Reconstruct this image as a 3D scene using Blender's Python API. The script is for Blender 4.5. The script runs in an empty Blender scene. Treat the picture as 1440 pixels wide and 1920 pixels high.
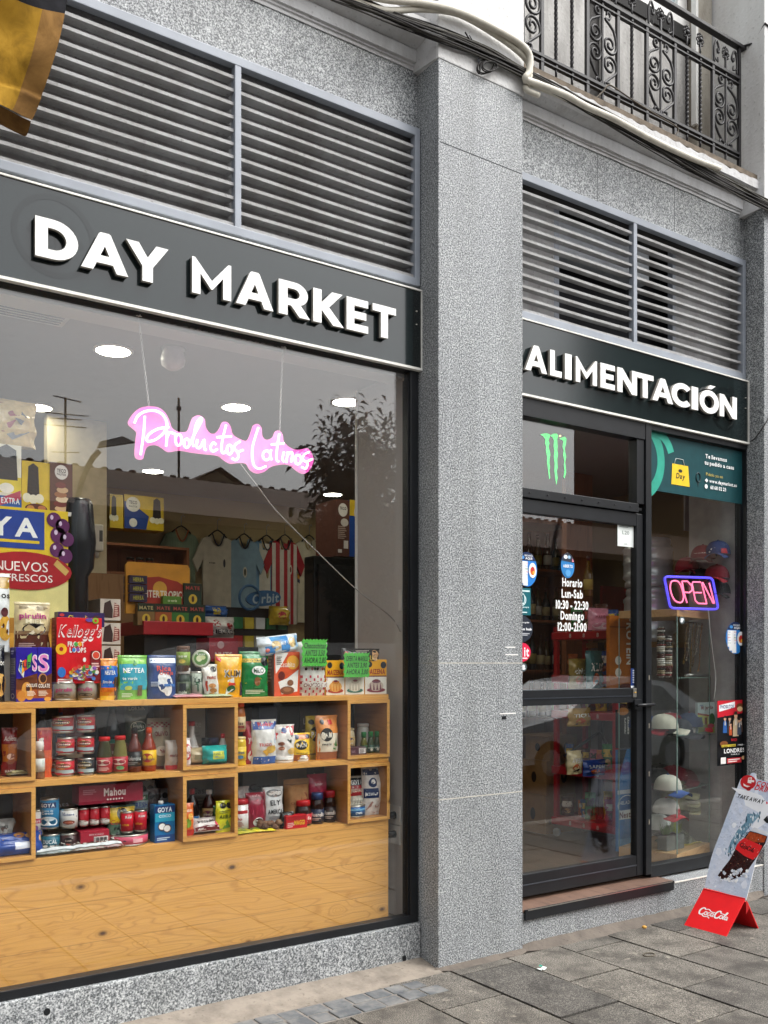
import bpy, bmesh, math, random
from mathutils import Vector, Matrix, noise
from mathutils.geometry import tessellate_polygon
random.seed(7)
rad = math.radians
SC = bpy.context.scene
COL = SC.collection

# ---------------------------------------------------------------- camera
CAM_POS = Vector((0.0, -3.80, 1.55))
YAW = 34.512
cam_d = bpy.data.cameras.new("camera"); cam = bpy.data.objects.new("camera", cam_d); COL.objects.link(cam)
cam.location = CAM_POS; cam.rotation_euler = (rad(90), 0, rad(-YAW))
cam_d.sensor_fit = 'HORIZONTAL'; cam_d.sensor_width = 36; cam_d.lens = 1774 / 1440 * 36
cam_d.shift_y = 285 / 1440; cam_d.clip_start = 0.05; cam_d.clip_end = 400
SC.camera = cam
# ---------------------------------------------------------------- sky, sun, exposure
SUN_EL, SUN_ROT = 55, 138
w = bpy.data.worlds.new("World"); SC.world = w; w.use_nodes = True
nt = w.node_tree; bg = nt.nodes["Background"]
sky = nt.nodes.new("ShaderNodeTexSky"); sky.sky_type = 'NISHITA'; sky.sun_disc = False
sky.sun_elevation = rad(SUN_EL); sky.sun_rotation = rad(SUN_ROT)
sky.air_density = 1.0; sky.dust_density = 5.0; sky.ozone_density = 1.0
hs = nt.nodes.new("ShaderNodeHueSaturation"); hs.inputs['Saturation'].default_value = 0.12
nt.links.new(sky.outputs[0], hs.inputs['Color']); nt.links.new(hs.outputs[0], bg.inputs[0])
bg.inputs[1].default_value = 0.15
sun_d = bpy.data.lights.new("sun", 'SUN'); sun_d.energy = 0.9; sun_d.angle = rad(50); sun_d.color = (1, .97, .93)
sun = bpy.data.objects.new("sun", sun_d); COL.objects.link(sun); sun.location = (14, -16, 30)
sun.rotation_euler = (rad(90 - SUN_EL), 0, rad(180 - SUN_ROT))
SC.view_settings.view_transform = 'Standard'; SC.view_settings.look = 'None'
SC.view_settings.gamma = 1; SC.view_settings.use_curve_mapping = False
SC.view_settings.exposure = 1.12
SC.render.engine = 'CYCLES'
cy = SC.cycles
cy.use_denoising = True
try:
    cy.denoiser = 'OPENIMAGEDENOISE'; cy.denoising_input_passes = 'RGB_ALBEDO_NORMAL'; cy.denoising_prefilter = 'ACCURATE'
except Exception: pass
cy.max_bounces = 8; cy.diffuse_bounces = 3; cy.glossy_bounces = 4; cy.transparent_max_bounces = 24; cy.transmission_bounces = 6
cy.sample_clamp_indirect = 4

# ---------------------------------------------------------------- geometry of the view, for measuring the place
_t = rad(YAW); RX, RY, FX, FY = math.cos(_t), -math.sin(_t), math.sin(_t), math.cos(_t)
def _ray(px, py):
    a = (px - 720) / 1774; b = (1245 - py) / 1774
    return Vector((FX + a * RX, FY + a * RY, b))
def onY(px, py, Y):
    d = _ray(px, py); return CAM_POS + d * ((Y - CAM_POS.y) / d.y)
def onZ(px, py, Z):
    d = _ray(px, py); return CAM_POS + d * ((Z - CAM_POS.z) / d.z)
def onP(px, py, p0, n):
    d = _ray(px, py); return CAM_POS + d * ((p0 - CAM_POS).dot(n) / d.dot(n))

# ---------------------------------------------------------------- materials
def lin(c): return c / 12.92 if c <= .04045 else ((c + .055) / 1.055) ** 2.4
def hexc(h):
    h = h.lstrip('#'); return tuple(lin(int(h[i:i + 2], 16) / 255) for i in (0, 2, 4)) + (1,)
_mats = {}
def new_mat(name):
    m = bpy.data.materials.new(name); m.use_nodes = True
    return m, m.node_tree, m.node_tree.nodes["Principled BSDF"]
def N(nt, t, **kw):
    n = nt.nodes.new(t)
    for k, v in kw.items():
        if k in n.inputs: n.inputs[k].default_value = v
        else: setattr(n, k, v)
    return n
def L(nt, a, b): nt.links.new(a, b)
def ramp(nt, fac, stops, interp='LINEAR'):
    r = nt.nodes.new("ShaderNodeValToRGB"); r.color_ramp.interpolation = interp
    e = r.color_ramp.elements
    while len(e) < len(stops): e.new(.5)
    for i, (p, c) in enumerate(stops):
        e[i].position = p; e[i].color = c if len(c) == 4 else tuple(c) + (1,)
    L(nt, fac, r.inputs[0]); return r.outputs[0]
def mixc(nt, f, a, b, blend='MIX'):
    m = nt.nodes.new("ShaderNodeMix"); m.data_type = 'RGBA'; m.blend_type = blend
    for v, s in ((f, m.inputs[0]), (a, m.inputs[6]), (b, m.inputs[7])):
        if hasattr(v, 'links'): L(nt, v, s)
        elif isinstance(v, (int, float)): s.default_value = v
        else: s.default_value = v if len(v) == 4 else tuple(v) + (1,)
    return m.outputs[2]
def mat(h, rough=.45, metal=0, var=.12, scale=14, bump=0.0, spec=.4):
    """plain painted / printed surface with a little mottling"""
    k = (h, rough, metal, var, scale, bump, spec)
    if k in _mats: return _mats[k]
    m, t, b = new_mat("paint_" + h); c = hexc(h)
    tc = N(t, "ShaderNodeTexCoord"); nz = N(t, "ShaderNodeTexNoise", Scale=scale, Detail=4)
    L(t, tc.outputs['Object'], nz.inputs['Vector'])
    lo = tuple(x * (1 - var) for x in c[:3]); hi = tuple(min(1, x * (1 + var)) for x in c[:3])
    L(t, ramp(t, nz.outputs[0], [(.3, lo), (.7, hi)]), b.inputs['Base Color'])
    b.inputs['Roughness'].default_value = rough; b.inputs['Metallic'].default_value = metal
    b.inputs['Specular IOR Level'].default_value = spec
    if bump:
        bp = N(t, "ShaderNodeBump", Strength=bump, Distance=.004); L(t, nz.outputs[0], bp.inputs['Height']); L(t, bp.outputs[0], b.inputs['Normal'])
    _mats[k] = m; return m
def emit(h, s, base=None):
    k = ('e', h, s)
    if k in _mats: return _mats[k]
    m, t, b = new_mat("glow_" + h)
    b.inputs['Base Color'].default_value = hexc(base or h); b.inputs['Emission Color'].default_value = hexc(h)
    b.inputs['Emission Strength'].default_value = s; _mats[k] = m; return m
def glassy(name, tint, fac0, rough=0.0):
    m = bpy.data.materials.new(name); m.use_nodes = True; t = m.node_tree
    t.nodes.clear(); o = N(t, "ShaderNodeOutputMaterial")
    tr = N(t, "ShaderNodeBsdfTransparent", Color=tuple(tint) + (1,)); gl = N(t, "ShaderNodeBsdfGlossy", Roughness=rough)
    gl.inputs['Color'].default_value = (1, 1, 1, 1)
    ge = N(t, "ShaderNodeNewGeometry"); dt = N(t, "ShaderNodeVectorMath", operation='DOT_PRODUCT'); L(t, ge.outputs['Normal'], dt.inputs[0]); L(t, ge.outputs['Incoming'], dt.inputs[1])
    ab = N(t, "ShaderNodeMath", operation='ABSOLUTE'); L(t, dt.outputs['Value'], ab.inputs[0])
    om = N(t, "ShaderNodeMath", operation='SUBTRACT'); om.inputs[0].default_value = 1; L(t, ab.outputs[0], om.inputs[1])
    pw = N(t, "ShaderNodeMath", operation='POWER'); pw.inputs[1].default_value = 5; L(t, om.outputs[0], pw.inputs[0])
    ad = N(t, "ShaderNodeMath", operation='MULTIPLY_ADD'); ad.inputs[1].default_value = 1 - fac0; ad.inputs[2].default_value = fac0; L(t, pw.outputs[0], ad.inputs[0])
    mx = N(t, "ShaderNodeMixShader"); L(t, ad.outputs[0], mx.inputs[0]); L(t, tr.outputs[0], mx.inputs[1]); L(t, gl.outputs[0], mx.inputs[2])
    L(t, mx.outputs[0], o.inputs[0]); return m
GLASS = glassy("shop_glass", (.965, .975, .97), .060)
CLEAR = glassy("display_glass", (.97, .985, .98), .025)

def granite():
    m, t, b = new_mat("granite")
    g = N(t, "ShaderNodeNewGeometry")
    n1 = N(t, "ShaderNodeTexNoise", Scale=135, Detail=2.5, Roughness=.6); L(t, g.outputs['Position'], n1.inputs['Vector'])
    v = N(t, "ShaderNodeTexVoronoi", Scale=190); L(t, g.outputs['Position'], v.inputs['Vector'])
    n2 = N(t, "ShaderNodeTexNoise", Scale=1.1, Detail=4); L(t, g.outputs['Position'], n2.inputs['Vector'])
    n3 = N(t, "ShaderNodeTexNoise", Scale=24, Detail=3); L(t, g.outputs['Position'], n3.inputs['Vector'])
    base = ramp(t, n1.outputs[0], [(.36, (.07, .076, .08)), (.45, (.20, .212, .22)), (.53, (.34, .355, .36)), (.64, (.62, .635, .635))])
    vr = ramp(t, v.outputs['Color'], [(0.0, (.45, .46, .48)), (.55, (1, 1, 1)), (1, (1.25, 1.25, 1.23))])
    c = mixc(t, .6, base, vr, 'MULTIPLY')
    c = mixc(t, 1, c, ramp(t, n2.outputs[0], [(.3, (.84, .84, .85)), (.65, (1.05, 1.05, 1.04))]), 'MULTIPLY')
    c = mixc(t, .5, c, ramp(t, n3.outputs[0], [(.35, (.8, .8, .82)), (.65, (1.1, 1.1, 1.1))]), 'MULTIPLY')
    dm = N(t, "ShaderNodeMapping"); dm.inputs['Scale'].default_value = (5, 5, .35); L(t, g.outputs['Position'], dm.inputs[0]); dn = N(t, "ShaderNodeTexNoise", Scale=1, Detail=5, Roughness=.6); L(t, dm.outputs[0], dn.inputs['Vector'])
    c = mixc(t, 1, c, ramp(t, dn.outputs[0], [(.32, (.80, .80, .79)), (.55, (1, 1, 1))]), 'MULTIPLY')
    L(t, c, b.inputs['Base Color']); b.inputs['Roughness'].default_value = .42; b.inputs['Specular IOR Level'].default_value = .35
    return m
GRANITE = granite()
def plaster(name, c, grime):
    m, t, b = new_mat(name); g = N(t, "ShaderNodeNewGeometry")
    mp = N(t, "ShaderNodeMapping"); mp.inputs['Scale'].default_value = (1, 1, .25); L(t, g.outputs['Position'], mp.inputs[0])
    n1 = N(t, "ShaderNodeTexNoise", Scale=7, Detail=8, Roughness=.65); L(t, mp.outputs[0], n1.inputs['Vector'])
    n2 = N(t, "ShaderNodeTexNoise", Scale=45, Detail=5); L(t, g.outputs['Position'], n2.inputs['Vector'])
    cc = mixc(t, ramp(t, n1.outputs[0], [(.42, (0, 0, 0)), (.75, (1, 1, 1))]), c, grime)
    cc = mixc(t, ramp(t, n2.outputs[0], [(.62, (0, 0, 0)), (.72, (.6, .6, .6))]), cc, tuple(x * .6 for x in grime))
    L(t, cc, b.inputs['Base Color']); b.inputs['Roughness'].default_value = .85
    bp = N(t, "ShaderNodeBump", Strength=.35, Distance=.01); L(t, n2.outputs[0], bp.inputs['Height']); L(t, bp.outputs[0], b.inputs['Normal'])
    return m
PLASTER = plaster("plaster", (.60, .60, .60), (.44, .43, .42))
PLASTER_W = plaster("white_plaster", (.70, .70, .69), (.58, .57, .55))
GREYWOOD = plaster("weathered_grey_panel", (.50, .49, .47), (.24, .23, .215))
CONCRETE = plaster("cement_fillet", (.25, .215, .175), (.11, .092, .075)); CONCRETE_D = plaster("dark_cement_fillet", (.13, .108, .088), (.07, .058, .048))

def wood(name, c1, c2, c3, axis='X', knots=True, scale=1.0, rough=.5):
    m, t, b = new_mat(name); tc = N(t, "ShaderNodeNewGeometry")
    sep = N(t, "ShaderNodeMapping")
    s = {'X': (.55, 6, 6), 'Z': (6, 6, .55), 'Y': (6, .55, 6)}[axis]; sep.inputs['Scale'].default_value = tuple(x * scale for x in s)
    L(t, tc.outputs['Position'], sep.inputs[0])
    n0 = N(t, "ShaderNodeTexNoise", Scale=1.3, Detail=3, Distortion=.6); L(t, sep.outputs[0], n0.inputs['Vector'])
    wv = N(t, "ShaderNodeMath", operation='MULTIPLY'); wv.inputs[1].default_value = 34; L(t, n0.outputs[0], wv.inputs[0])
    sn = N(t, "ShaderNodeMath", operation='SINE'); L(t, wv.outputs[0], sn.inputs[0])
    fin = N(t, "ShaderNodeTexNoise", Scale=26, Detail=3); L(t, sep.outputs[0], fin.inputs['Vector'])
    c = ramp(t, sn.outputs[0], [(.0, c1), (.75, c1), (1, c2)])
    c = mixc(t, .35, c, ramp(t, fin.outputs[0], [(.3, c2), (.7, c1)]))
    big = N(t, "ShaderNodeTexNoise", Scale=.8, Detail=2); L(t, sep.outputs[0], big.inputs['Vector'])
    c = mixc(t, ramp(t, big.outputs[0], [(.35, (0, 0, 0)), (.7, (.45, .45, .45))]), c, c2)
    if knots:
        mp = N(t, "ShaderNodeMapping"); mp.inputs['Scale'].default_value = tuple(x * scale for x in {'X': (3.2, 3.2, 7), 'Z': (7, 3, 3), 'Y': (3, 3, 3)}[axis])
        mp.inputs['Location'].default_value = (.37, .2, .71); L(t, tc.outputs['Position'], mp.inputs[0])
        v = N(t, "ShaderNodeTexVoronoi", Scale=1.0); L(t, mp.outputs[0], v.inputs['Vector'])
        c = mixc(t, ramp(t, v.outputs['Distance'], [(.045, (1, 1, 1)), (.14, (.32, .32, .32)), (.3, (0, 0, 0))]), c, c3)
    L(t, c, b.inputs['Base Color']); b.inputs['Roughness'].default_value = rough
    bp = N(t, "ShaderNodeBump", Strength=.12, Distance=.003); L(t, fin.outputs[0], bp.inputs['Height']); L(t, bp.outputs[0], b.inputs['Normal'])
    return m
def pine_planks():
    m, t, b = new_mat("pine_planks"); g = N(t, "ShaderNodeNewGeometry"); sp = N(t, "ShaderNodeSeparateXYZ"); L(t, g.outputs['Position'], sp.inputs[0])
    def M(op, a, b_=None, c_=None):
        n = N(t, "ShaderNodeMath", operation=op)
        for i, q in enumerate((a, b_, c_)):
            if q is None: continue
            if hasattr(q, 'links'): L(t, q, n.inputs[i])
            else: n.inputs[i].default_value = q
        return n.outputs[0]
    zz = M('DIVIDE', sp.outputs['Z'], .178); pk = M('FLOOR', zz); fr = M('FRACT', zz)
    cv = N(t, "ShaderNodeCombineXYZ"); L(t, M('MULTIPLY_ADD', pk, 3.7, M('MULTIPLY', sp.outputs['X'], .9)), cv.inputs[0]); L(t, M('MULTIPLY_ADD', pk, 1.31, M('MULTIPLY', sp.outputs['Z'], 7.0)), cv.inputs[1]); L(t, M('MULTIPLY', sp.outputs['Y'], 3), cv.inputs[2])
    kv = N(t, "ShaderNodeCombineXYZ"); L(t, M('MULTIPLY_ADD', pk, .77, M('MULTIPLY', sp.outputs['X'], 2.4)), kv.inputs[0]); L(t, M('MULTIPLY', sp.outputs['Z'], 4.2), kv.inputs[1])
    vo = N(t, "ShaderNodeTexVoronoi", Scale=2.1); L(t, kv.outputs[0], vo.inputs['Vector'])
    kn = ramp(t, vo.outputs['Distance'], [(0, (1, 1, 1)), (.22, (.25, .25, .25)), (.5, (0, 0, 0))])
    n0 = N(t, "ShaderNodeTexNoise", Scale=.75, Detail=2, Distortion=.35); L(t, cv.outputs[0], n0.inputs['Vector'])
    sm = M('MULTIPLY_ADD', kn, .16, n0.outputs[0]); sn = M('SINE', M('MULTIPLY', sm, 150))
    fv = N(t, "ShaderNodeMapping"); fv.inputs['Scale'].default_value = (2.5, 60, 140); L(t, g.outputs['Position'], fv.inputs[0])
    fin = N(t, "ShaderNodeTexNoise", Scale=1, Detail=4); L(t, fv.outputs[0], fin.inputs['Vector'])
    big = N(t, "ShaderNodeTexNoise", Scale=.9, Detail=3); L(t, cv.outputs[0], big.inputs['Vector'])
    A, B, K = (.74, .385, .095), (.48, .215, .045), (.085, .032, .012)
    c = mixc(t, ramp(t, sn, [(.2, (0, 0, 0)), (.8, (.2, .2, .2)), (1, (.62, .62, .62))]), A, B)
    c = mixc(t, ramp(t, fin.outputs[0], [(.4, (0, 0, 0)), (.7, (.4, .4, .4))]), c, B)
    c = mixc(t, ramp(t, big.outputs[0], [(.35, (0, 0, 0)), (.75, (.5, .5, .5))]), c, (.62, .30, .07))
    cs = N(t, "ShaderNodeSeparateColor"); L(t, vo.outputs['Color'], cs.inputs[0]); pick = M('GREATER_THAN', cs.outputs[0], .52)
    c = mixc(t, M('MULTIPLY', pick, ramp(t, vo.outputs['Distance'], [(.05, (1, 1, 1)), (.085, (.6, .6, .6)), (.13, (.16, .16, .16)), (.24, (0, 0, 0))])), c, K)
    c = mixc(t, ramp(t, fr, [(.0, (.55, .55, .55)), (.012, (0, 0, 0)), (.988, (0, 0, 0)), (1, (.55, .55, .55))]), c, K)
    L(t, c, b.inputs['Base Color']); b.inputs['Roughness'].default_value = .45
    bp = N(t, "ShaderNodeBump", Strength=.15, Distance=.002); L(t, fin.outputs[0], bp.inputs['Height']); L(t, bp.outputs[0], b.inputs['Normal']); return m
PINE = pine_planks()
PINE_IN = wood("pine_inside", (.50, .24, .075), (.36, .15, .045), (.12, .05, .02), axis='Y', knots=False)
LAMINATE = wood("laminate_floor", (.125, .085, .056), (.065, .043, .028), (.05, .03, .02), axis='Y', knots=False, scale=1.6, rough=.32)
STEPWOOD = wood("step_boards", (.185, .11, .078), (.085, .05, .036), (.05, .03, .02), axis='Y', knots=False, scale=2.4)
REDWOOD = wood("reddish_shelf_wood", (.34, .12, .045), (.22, .07, .028), (.05, .02, .01), axis='Z', knots=False)

def slab_mat():
    m, t, b = new_mat("pavement_slab"); g = N(t, "ShaderNodeNewGeometry")
    n1 = N(t, "ShaderNodeTexNoise", Scale=210, Detail=2); L(t, g.outputs['Position'], n1.inputs['Vector'])
    n2 = N(t, "ShaderNodeTexNoise", Scale=5, Detail=7, Roughness=.68); L(t, g.outputs['Position'], n2.inputs['Vector'])
    n3 = N(t, "ShaderNodeTexNoise", Scale=26, Detail=4, Roughness=.6); L(t, g.outputs['Position'], n3.inputs['Vector'])
    v = N(t, "ShaderNodeTexVoronoi", Scale=7); v.inputs['Randomness'].default_value = 1
    wrp = N(t, "ShaderNodeTexNoise", Scale=30, Detail=2); L(t, g.outputs['Position'], wrp.inputs['Vector'])
    vm = N(t, "ShaderNodeVectorMath", operation='MULTIPLY_ADD'); vm.inputs[1].default_value = (.09, .09, .09)
    L(t, wrp.outputs['Color'], vm.inputs[0]); L(t, g.outputs['Position'], vm.inputs[2]); L(t, vm.outputs[0], v.inputs['Vector'])
    c = ramp(t, n1.outputs[0], [(.38, (.05, .046, .040)), (.5, (.15, .137, .118)), (.62, (.36, .335, .29))])
    c = mixc(t, ramp(t, n2.outputs[0], [(.45, (0, 0, 0)), (.64, (.8, .8, .8))]), c, (.045, .039, .033))
    c = mixc(t, ramp(t, n3.outputs[0], [(.60, (0, 0, 0)), (.74, (.5, .5, .5))]), c, (.33, .30, .25))
    c = mixc(t, ramp(t, v.outputs['Distance'], [(.07, (.75, .75, .75)), (.13, (0, 0, 0))]), c, (.38, .35, .29))
    rnd = ramp(t, g.outputs['Random Per Island'], [(0, (.48, .48, .485)), (1, (.86, .845, .82))])
    c = mixc(t, 1, c, rnd, 'MULTIPLY')
    L(t, c, b.inputs['Base Color']); b.inputs['Roughness'].default_value = .7
    bp = N(t, "ShaderNodeBump", Strength=.5, Distance=.004); L(t, n1.outputs[0], bp.inputs['Height']); L(t, bp.outputs[0], b.inputs['Normal'])
    return m
SLAB = slab_mat()
COBBLE = plaster("blue_grey_tile", (.085, .092, .10), (.24, .235, .22))
MORTAR = mat('36302a', .9, var=.3, scale=30)
ASPHALT = mat('3c3c3d', .85, var=.25, scale=60)
BLACKM = mat('17191c', .38, var=.25, scale=9)
ZINC = mat('8d939c', .42, metal=.0, var=.1, scale=6, spec=.5)
SLATM = plaster("grey_slat_paint", (.38, .38, .38), (.24, .23, .22))
IRON = mat('222022', .5, var=.3, scale=30)
WALLIN = mat('b9b4b1', .7, var=.05, scale=3)
BEIGE = mat('a08a63', .6, var=.1, scale=2)
STEEL = mat('b4b7ba', .28, metal=1, var=.12, scale=8)
TIN = mat('c9c6bd', .3, metal=1, var=.1)
WHITE = mat('ecebe7', .45, var=.03)
SIGNBLK = mat('1a2425', .12, var=.2, scale=2, spec=.66)

# ---------------------------------------------------------------- mesh builder
class MB:
    def __init__(s): s.v = []; s.f = []; s.mi = []; s.mats = []; s.sm = []
    def _m(s, m):
        if m not in s.mats: s.mats.append(m)
        return s.mats.index(m)
    def add(s, vs, fs, m, smooth=False):
        o = len(s.v); s.v += [Vector(p) for p in vs]; i = s._m(m)
        for f in fs:
            s.f.append([o + a for a in f]); s.mi.append(i); s.sm.append(smooth)
        return s
    def box(s, x0, x1, y0, y1, z0, z1, m, bev=0, skip=''):
        if bev:
            b = bmesh.new(); bmesh.ops.create_cube(b, size=1)
            for q in b.verts: q.co = Vector(((x0 + x1) / 2 + q.co.x * (x1 - x0), (y0 + y1) / 2 + q.co.y * (y1 - y0), (z0 + z1) / 2 + q.co.z * (z1 - z0)))
            bmesh.ops.bevel(b, geom=list(b.edges), offset=bev, segments=2, affect='EDGES', profile=.6)
            b.verts.index_update(); s.add([q.co.copy() for q in b.verts], [[q.index for q in f.verts] for f in b.faces], m); b.free(); return s
        p = [(x0, y0, z0), (x1, y0, z0), (x1, y1, z0), (x0, y1, z0), (x0, y0, z1), (x1, y0, z1), (x1, y1, z1), (x0, y1, z1)]
        fs = {'b': (3, 2, 1, 0), 't': (4, 5, 6, 7), 'f': (0, 1, 5, 4), 'r': (1, 2, 6, 5), 'k': (2, 3, 7, 6), 'l': (3, 0, 4, 7)}
        return s.add(p, [f for k, f in fs.items() if k not in skip], m)
    def lathe(s, prof, m, n=20, c=(0, 0, 0), smooth=True, squash=1):
        vs = []; fs = []
        for r, z in prof:
            for k in range(n):
                a = 2 * math.pi * k / n; vs.append((c[0] + r * math.cos(a), c[1] + r * math.sin(a) * squash, c[2] + z))
        for i in range(len(prof) - 1):
            for k in range(n):
                k2 = (k + 1) % n; fs.append((i * n + k, i * n + k2, (i + 1) * n + k2, (i + 1) * n + k))
        fs.append(tuple(range(n - 1, -1, -1))); fs.append(tuple((len(prof) - 1) * n + k for k in range(n)))
        return s.add(vs, fs, m, smooth)
    def tube(s, pts, r, m, n=6, closed=False, flat=1):
        pts = [Vector(p) for p in pts]; vs = []; fs = []; up = Vector((0, 0, 1)); nrm = None; L_ = len(pts)
        for i, p in enumerate(pts):
            a = pts[(i - 1) % L_] if (closed or i) else p; b = pts[(i + 1) % L_] if (closed or i < L_ - 1) else p
            d = (b - a).normalized() if (b - a).length > 1e-9 else Vector((0, 0, 1))
            if nrm is None:
                nrm = d.cross(up if abs(d.z) < .9 else Vector((0, 1, 0))).normalized()
            else:
                nrm = nrm - d * nrm.dot(d); nrm = nrm.normalized() if nrm.length > 1e-6 else d.orthogonal().normalized()
            bi = d.cross(nrm); rr = r[i] if isinstance(r, (list, tuple)) else r
            for k in range(n):
                q = 2 * math.pi * k / n; vs.append(p + nrm * math.cos(q) * rr + bi * math.sin(q) * rr * flat)
        for i in range(L_ - (0 if closed else 1)):
            j = (i + 1) % L_
            for k in range(n):
                k2 = (k + 1) % n; fs.append((i * n + k, i * n + k2, j * n + k2, j * n + k))
        if not closed: fs.append(tuple(range(n - 1, -1, -1))); fs.append(tuple((L_ - 1) * n + k for k in range(n)))
        return s.add(vs, fs, m, True)
    def prism(s, poly, fr, l0, l1, m, mside=None):
        """outline in (u,v) between lifts l0 (back) and l1 (front) of a frame"""
        n = len(poly); tri = tessellate_polygon([[Vector((p[0], p[1], 0)) for p in poly]])
        ar = sum(poly[i][0] * poly[(i + 1) % n][1] - poly[(i + 1) % n][0] * poly[i][1] for i in range(n))
        fr_ = [fr(p[0], p[1], l1) for p in poly]; bk = [fr(p[0], p[1], l0) for p in poly]
        s.add(fr_, [tuple(t) for t in tri], m); s.add(bk, [tuple(reversed(t)) for t in tri], mside or m)
        q = [(i, (i + 1) % n, n + (i + 1) % n, n + i) for i in range(n)]
        if ar > 0: q = [tuple(reversed(a)) for a in q]
        return s.add(fr_ + bk, q, mside or m)
    def grid(s, fn, nu, nv, m, smooth=True):
        vs = [fn(i / nu, j / nv) for j in range(nv + 1) for i in range(nu + 1)]
        fs = [(j * (nu + 1) + i, j * (nu + 1) + i + 1, (j + 1) * (nu + 1) + i + 1, (j + 1) * (nu + 1) + i) for j in range(nv) for i in range(nu)]
        return s.add(vs, fs, m, smooth)
    def build(s, name, parent=None, loc=(0, 0, 0), rz=0):
        me = bpy.data.meshes.new(name); me.from_pydata([tuple(p) for p in s.v], [], s.f)
        for m in s.mats: me.materials.append(m)
        me.polygons.foreach_set('material_index', s.mi); me.polygons.foreach_set('use_smooth', s.sm); me.update()
        o = bpy.data.objects.new(name, me); COL.objects.link(o); o.location = loc; o.rotation_euler = (0, 0, rz)
        if parent: o.parent = parent
        return o
def tag(o, label=None, cat=None, group=None, kind=None):
    for k, v in (('label', label), ('category', cat), ('group', group), ('kind', kind)):
        if v: o[k] = v
    return o
def thing(name, label, cat, loc=(0, 0, 0), rz=0, group=None):
    o = bpy.data.objects.new(name, None); COL.objects.link(o); o.location = loc; o.rotation_euler = (0, 0, rz); o.empty_display_size = .1
    return tag(o, label, cat, group)
def copy_thing(o, loc, rz=0, label=None):
    c = o.copy(); COL.objects.link(c); c.location = loc; c.rotation_euler = (0, 0, rz)
    if label: c['label'] = label
    for ch in [x for x in bpy.data.objects if x.parent == o]:
        d = ch.copy(); COL.objects.link(d); d.parent = c
        for g in [x for x in bpy.data.objects if x.parent == ch]:
            e = g.copy(); COL.objects.link(e); e.parent = d
    return c

# ---------------------------------------------------------------- lettering
_gl = {}
def _glyphs():
    chars = "ABCDEFGHIJKLMNOPQRSTUVWXYZabcdefghijklmnopqrstuvwxyz0123456789.,:-'&!%ÓÑ+/€*"
    tmp = []
    for st, off in (('R', 0.0), ('B', .028)):
        for ch in chars:
            c = bpy.data.curves.new('glyph', 'FONT'); c.body = ch; c.size = 1; c.offset = off; c.resolution_u = 3; c.fill_mode = 'BOTH'
            o = bpy.data.objects.new('glyph', c); COL.objects.link(o); tmp.append((st, ch, o))
    bpy.context.view_layer.update(); dg = bpy.context.evaluated_depsgraph_get()
    for st, ch, o in tmp:
        e = o.evaluated_get(dg); me = e.to_mesh()
        vs = [(v.co.x, v.co.y) for v in me.vertices]; fs = [tuple(p.vertices) for p in me.polygons]
        e.to_mesh_clear()
        if vs:
            x0 = min(v[0] for v in vs); x1 = max(v[0] for v in vs); _gl[st, ch] = ([(v[0] - x0, v[1]) for v in vs], fs, x1 - x0)
    for st, ch, o in tmp:
        c = o.data; bpy.data.objects.remove(o); bpy.data.curves.remove(c)
_glyphs()
def layout(txt, st='B', gap=.085):
    vs = []; fs = []; x = 0
    for ch in txt:
        if ch == ' ': x += .26; continue
        g = _gl.get((st, ch))
        if not g: continue
        o = len(vs); vs += [(a + x, b) for a, b in g[0]]; fs += [tuple(o + i for i in f) for f in g[1]]; x += g[2] + gap
    return vs, fs, max(x - gap, .01)
def flat(o, u, v):
    """frame: point o, unit vectors u (right) and v (up); lift goes along u x v towards the viewer"""
    o = Vector(o); u = Vector(u).normalized(); v = Vector(v).normalized(); n = u.cross(v)
    return lambda a, b, l=0: o + u * a + v * b + n * l
def put_text(mb, fr, s, cx, cy, w, h, m, l, st='B', shear=0, arc=0):
    vs, fs, tw = layout(s, st); ch = .73
    sy = h / ch; sx = w / tw if w else sy
    out = []
    for a, b in vs:
        x = cx - tw * sx / 2 + a * sx + (b * sy) * shear; y = cy - h / 2 + b * sy + arc * ((a / tw - .5) ** 2)
        out.append(fr(x, y, l))
    mb.add(out, fs, m)
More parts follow.
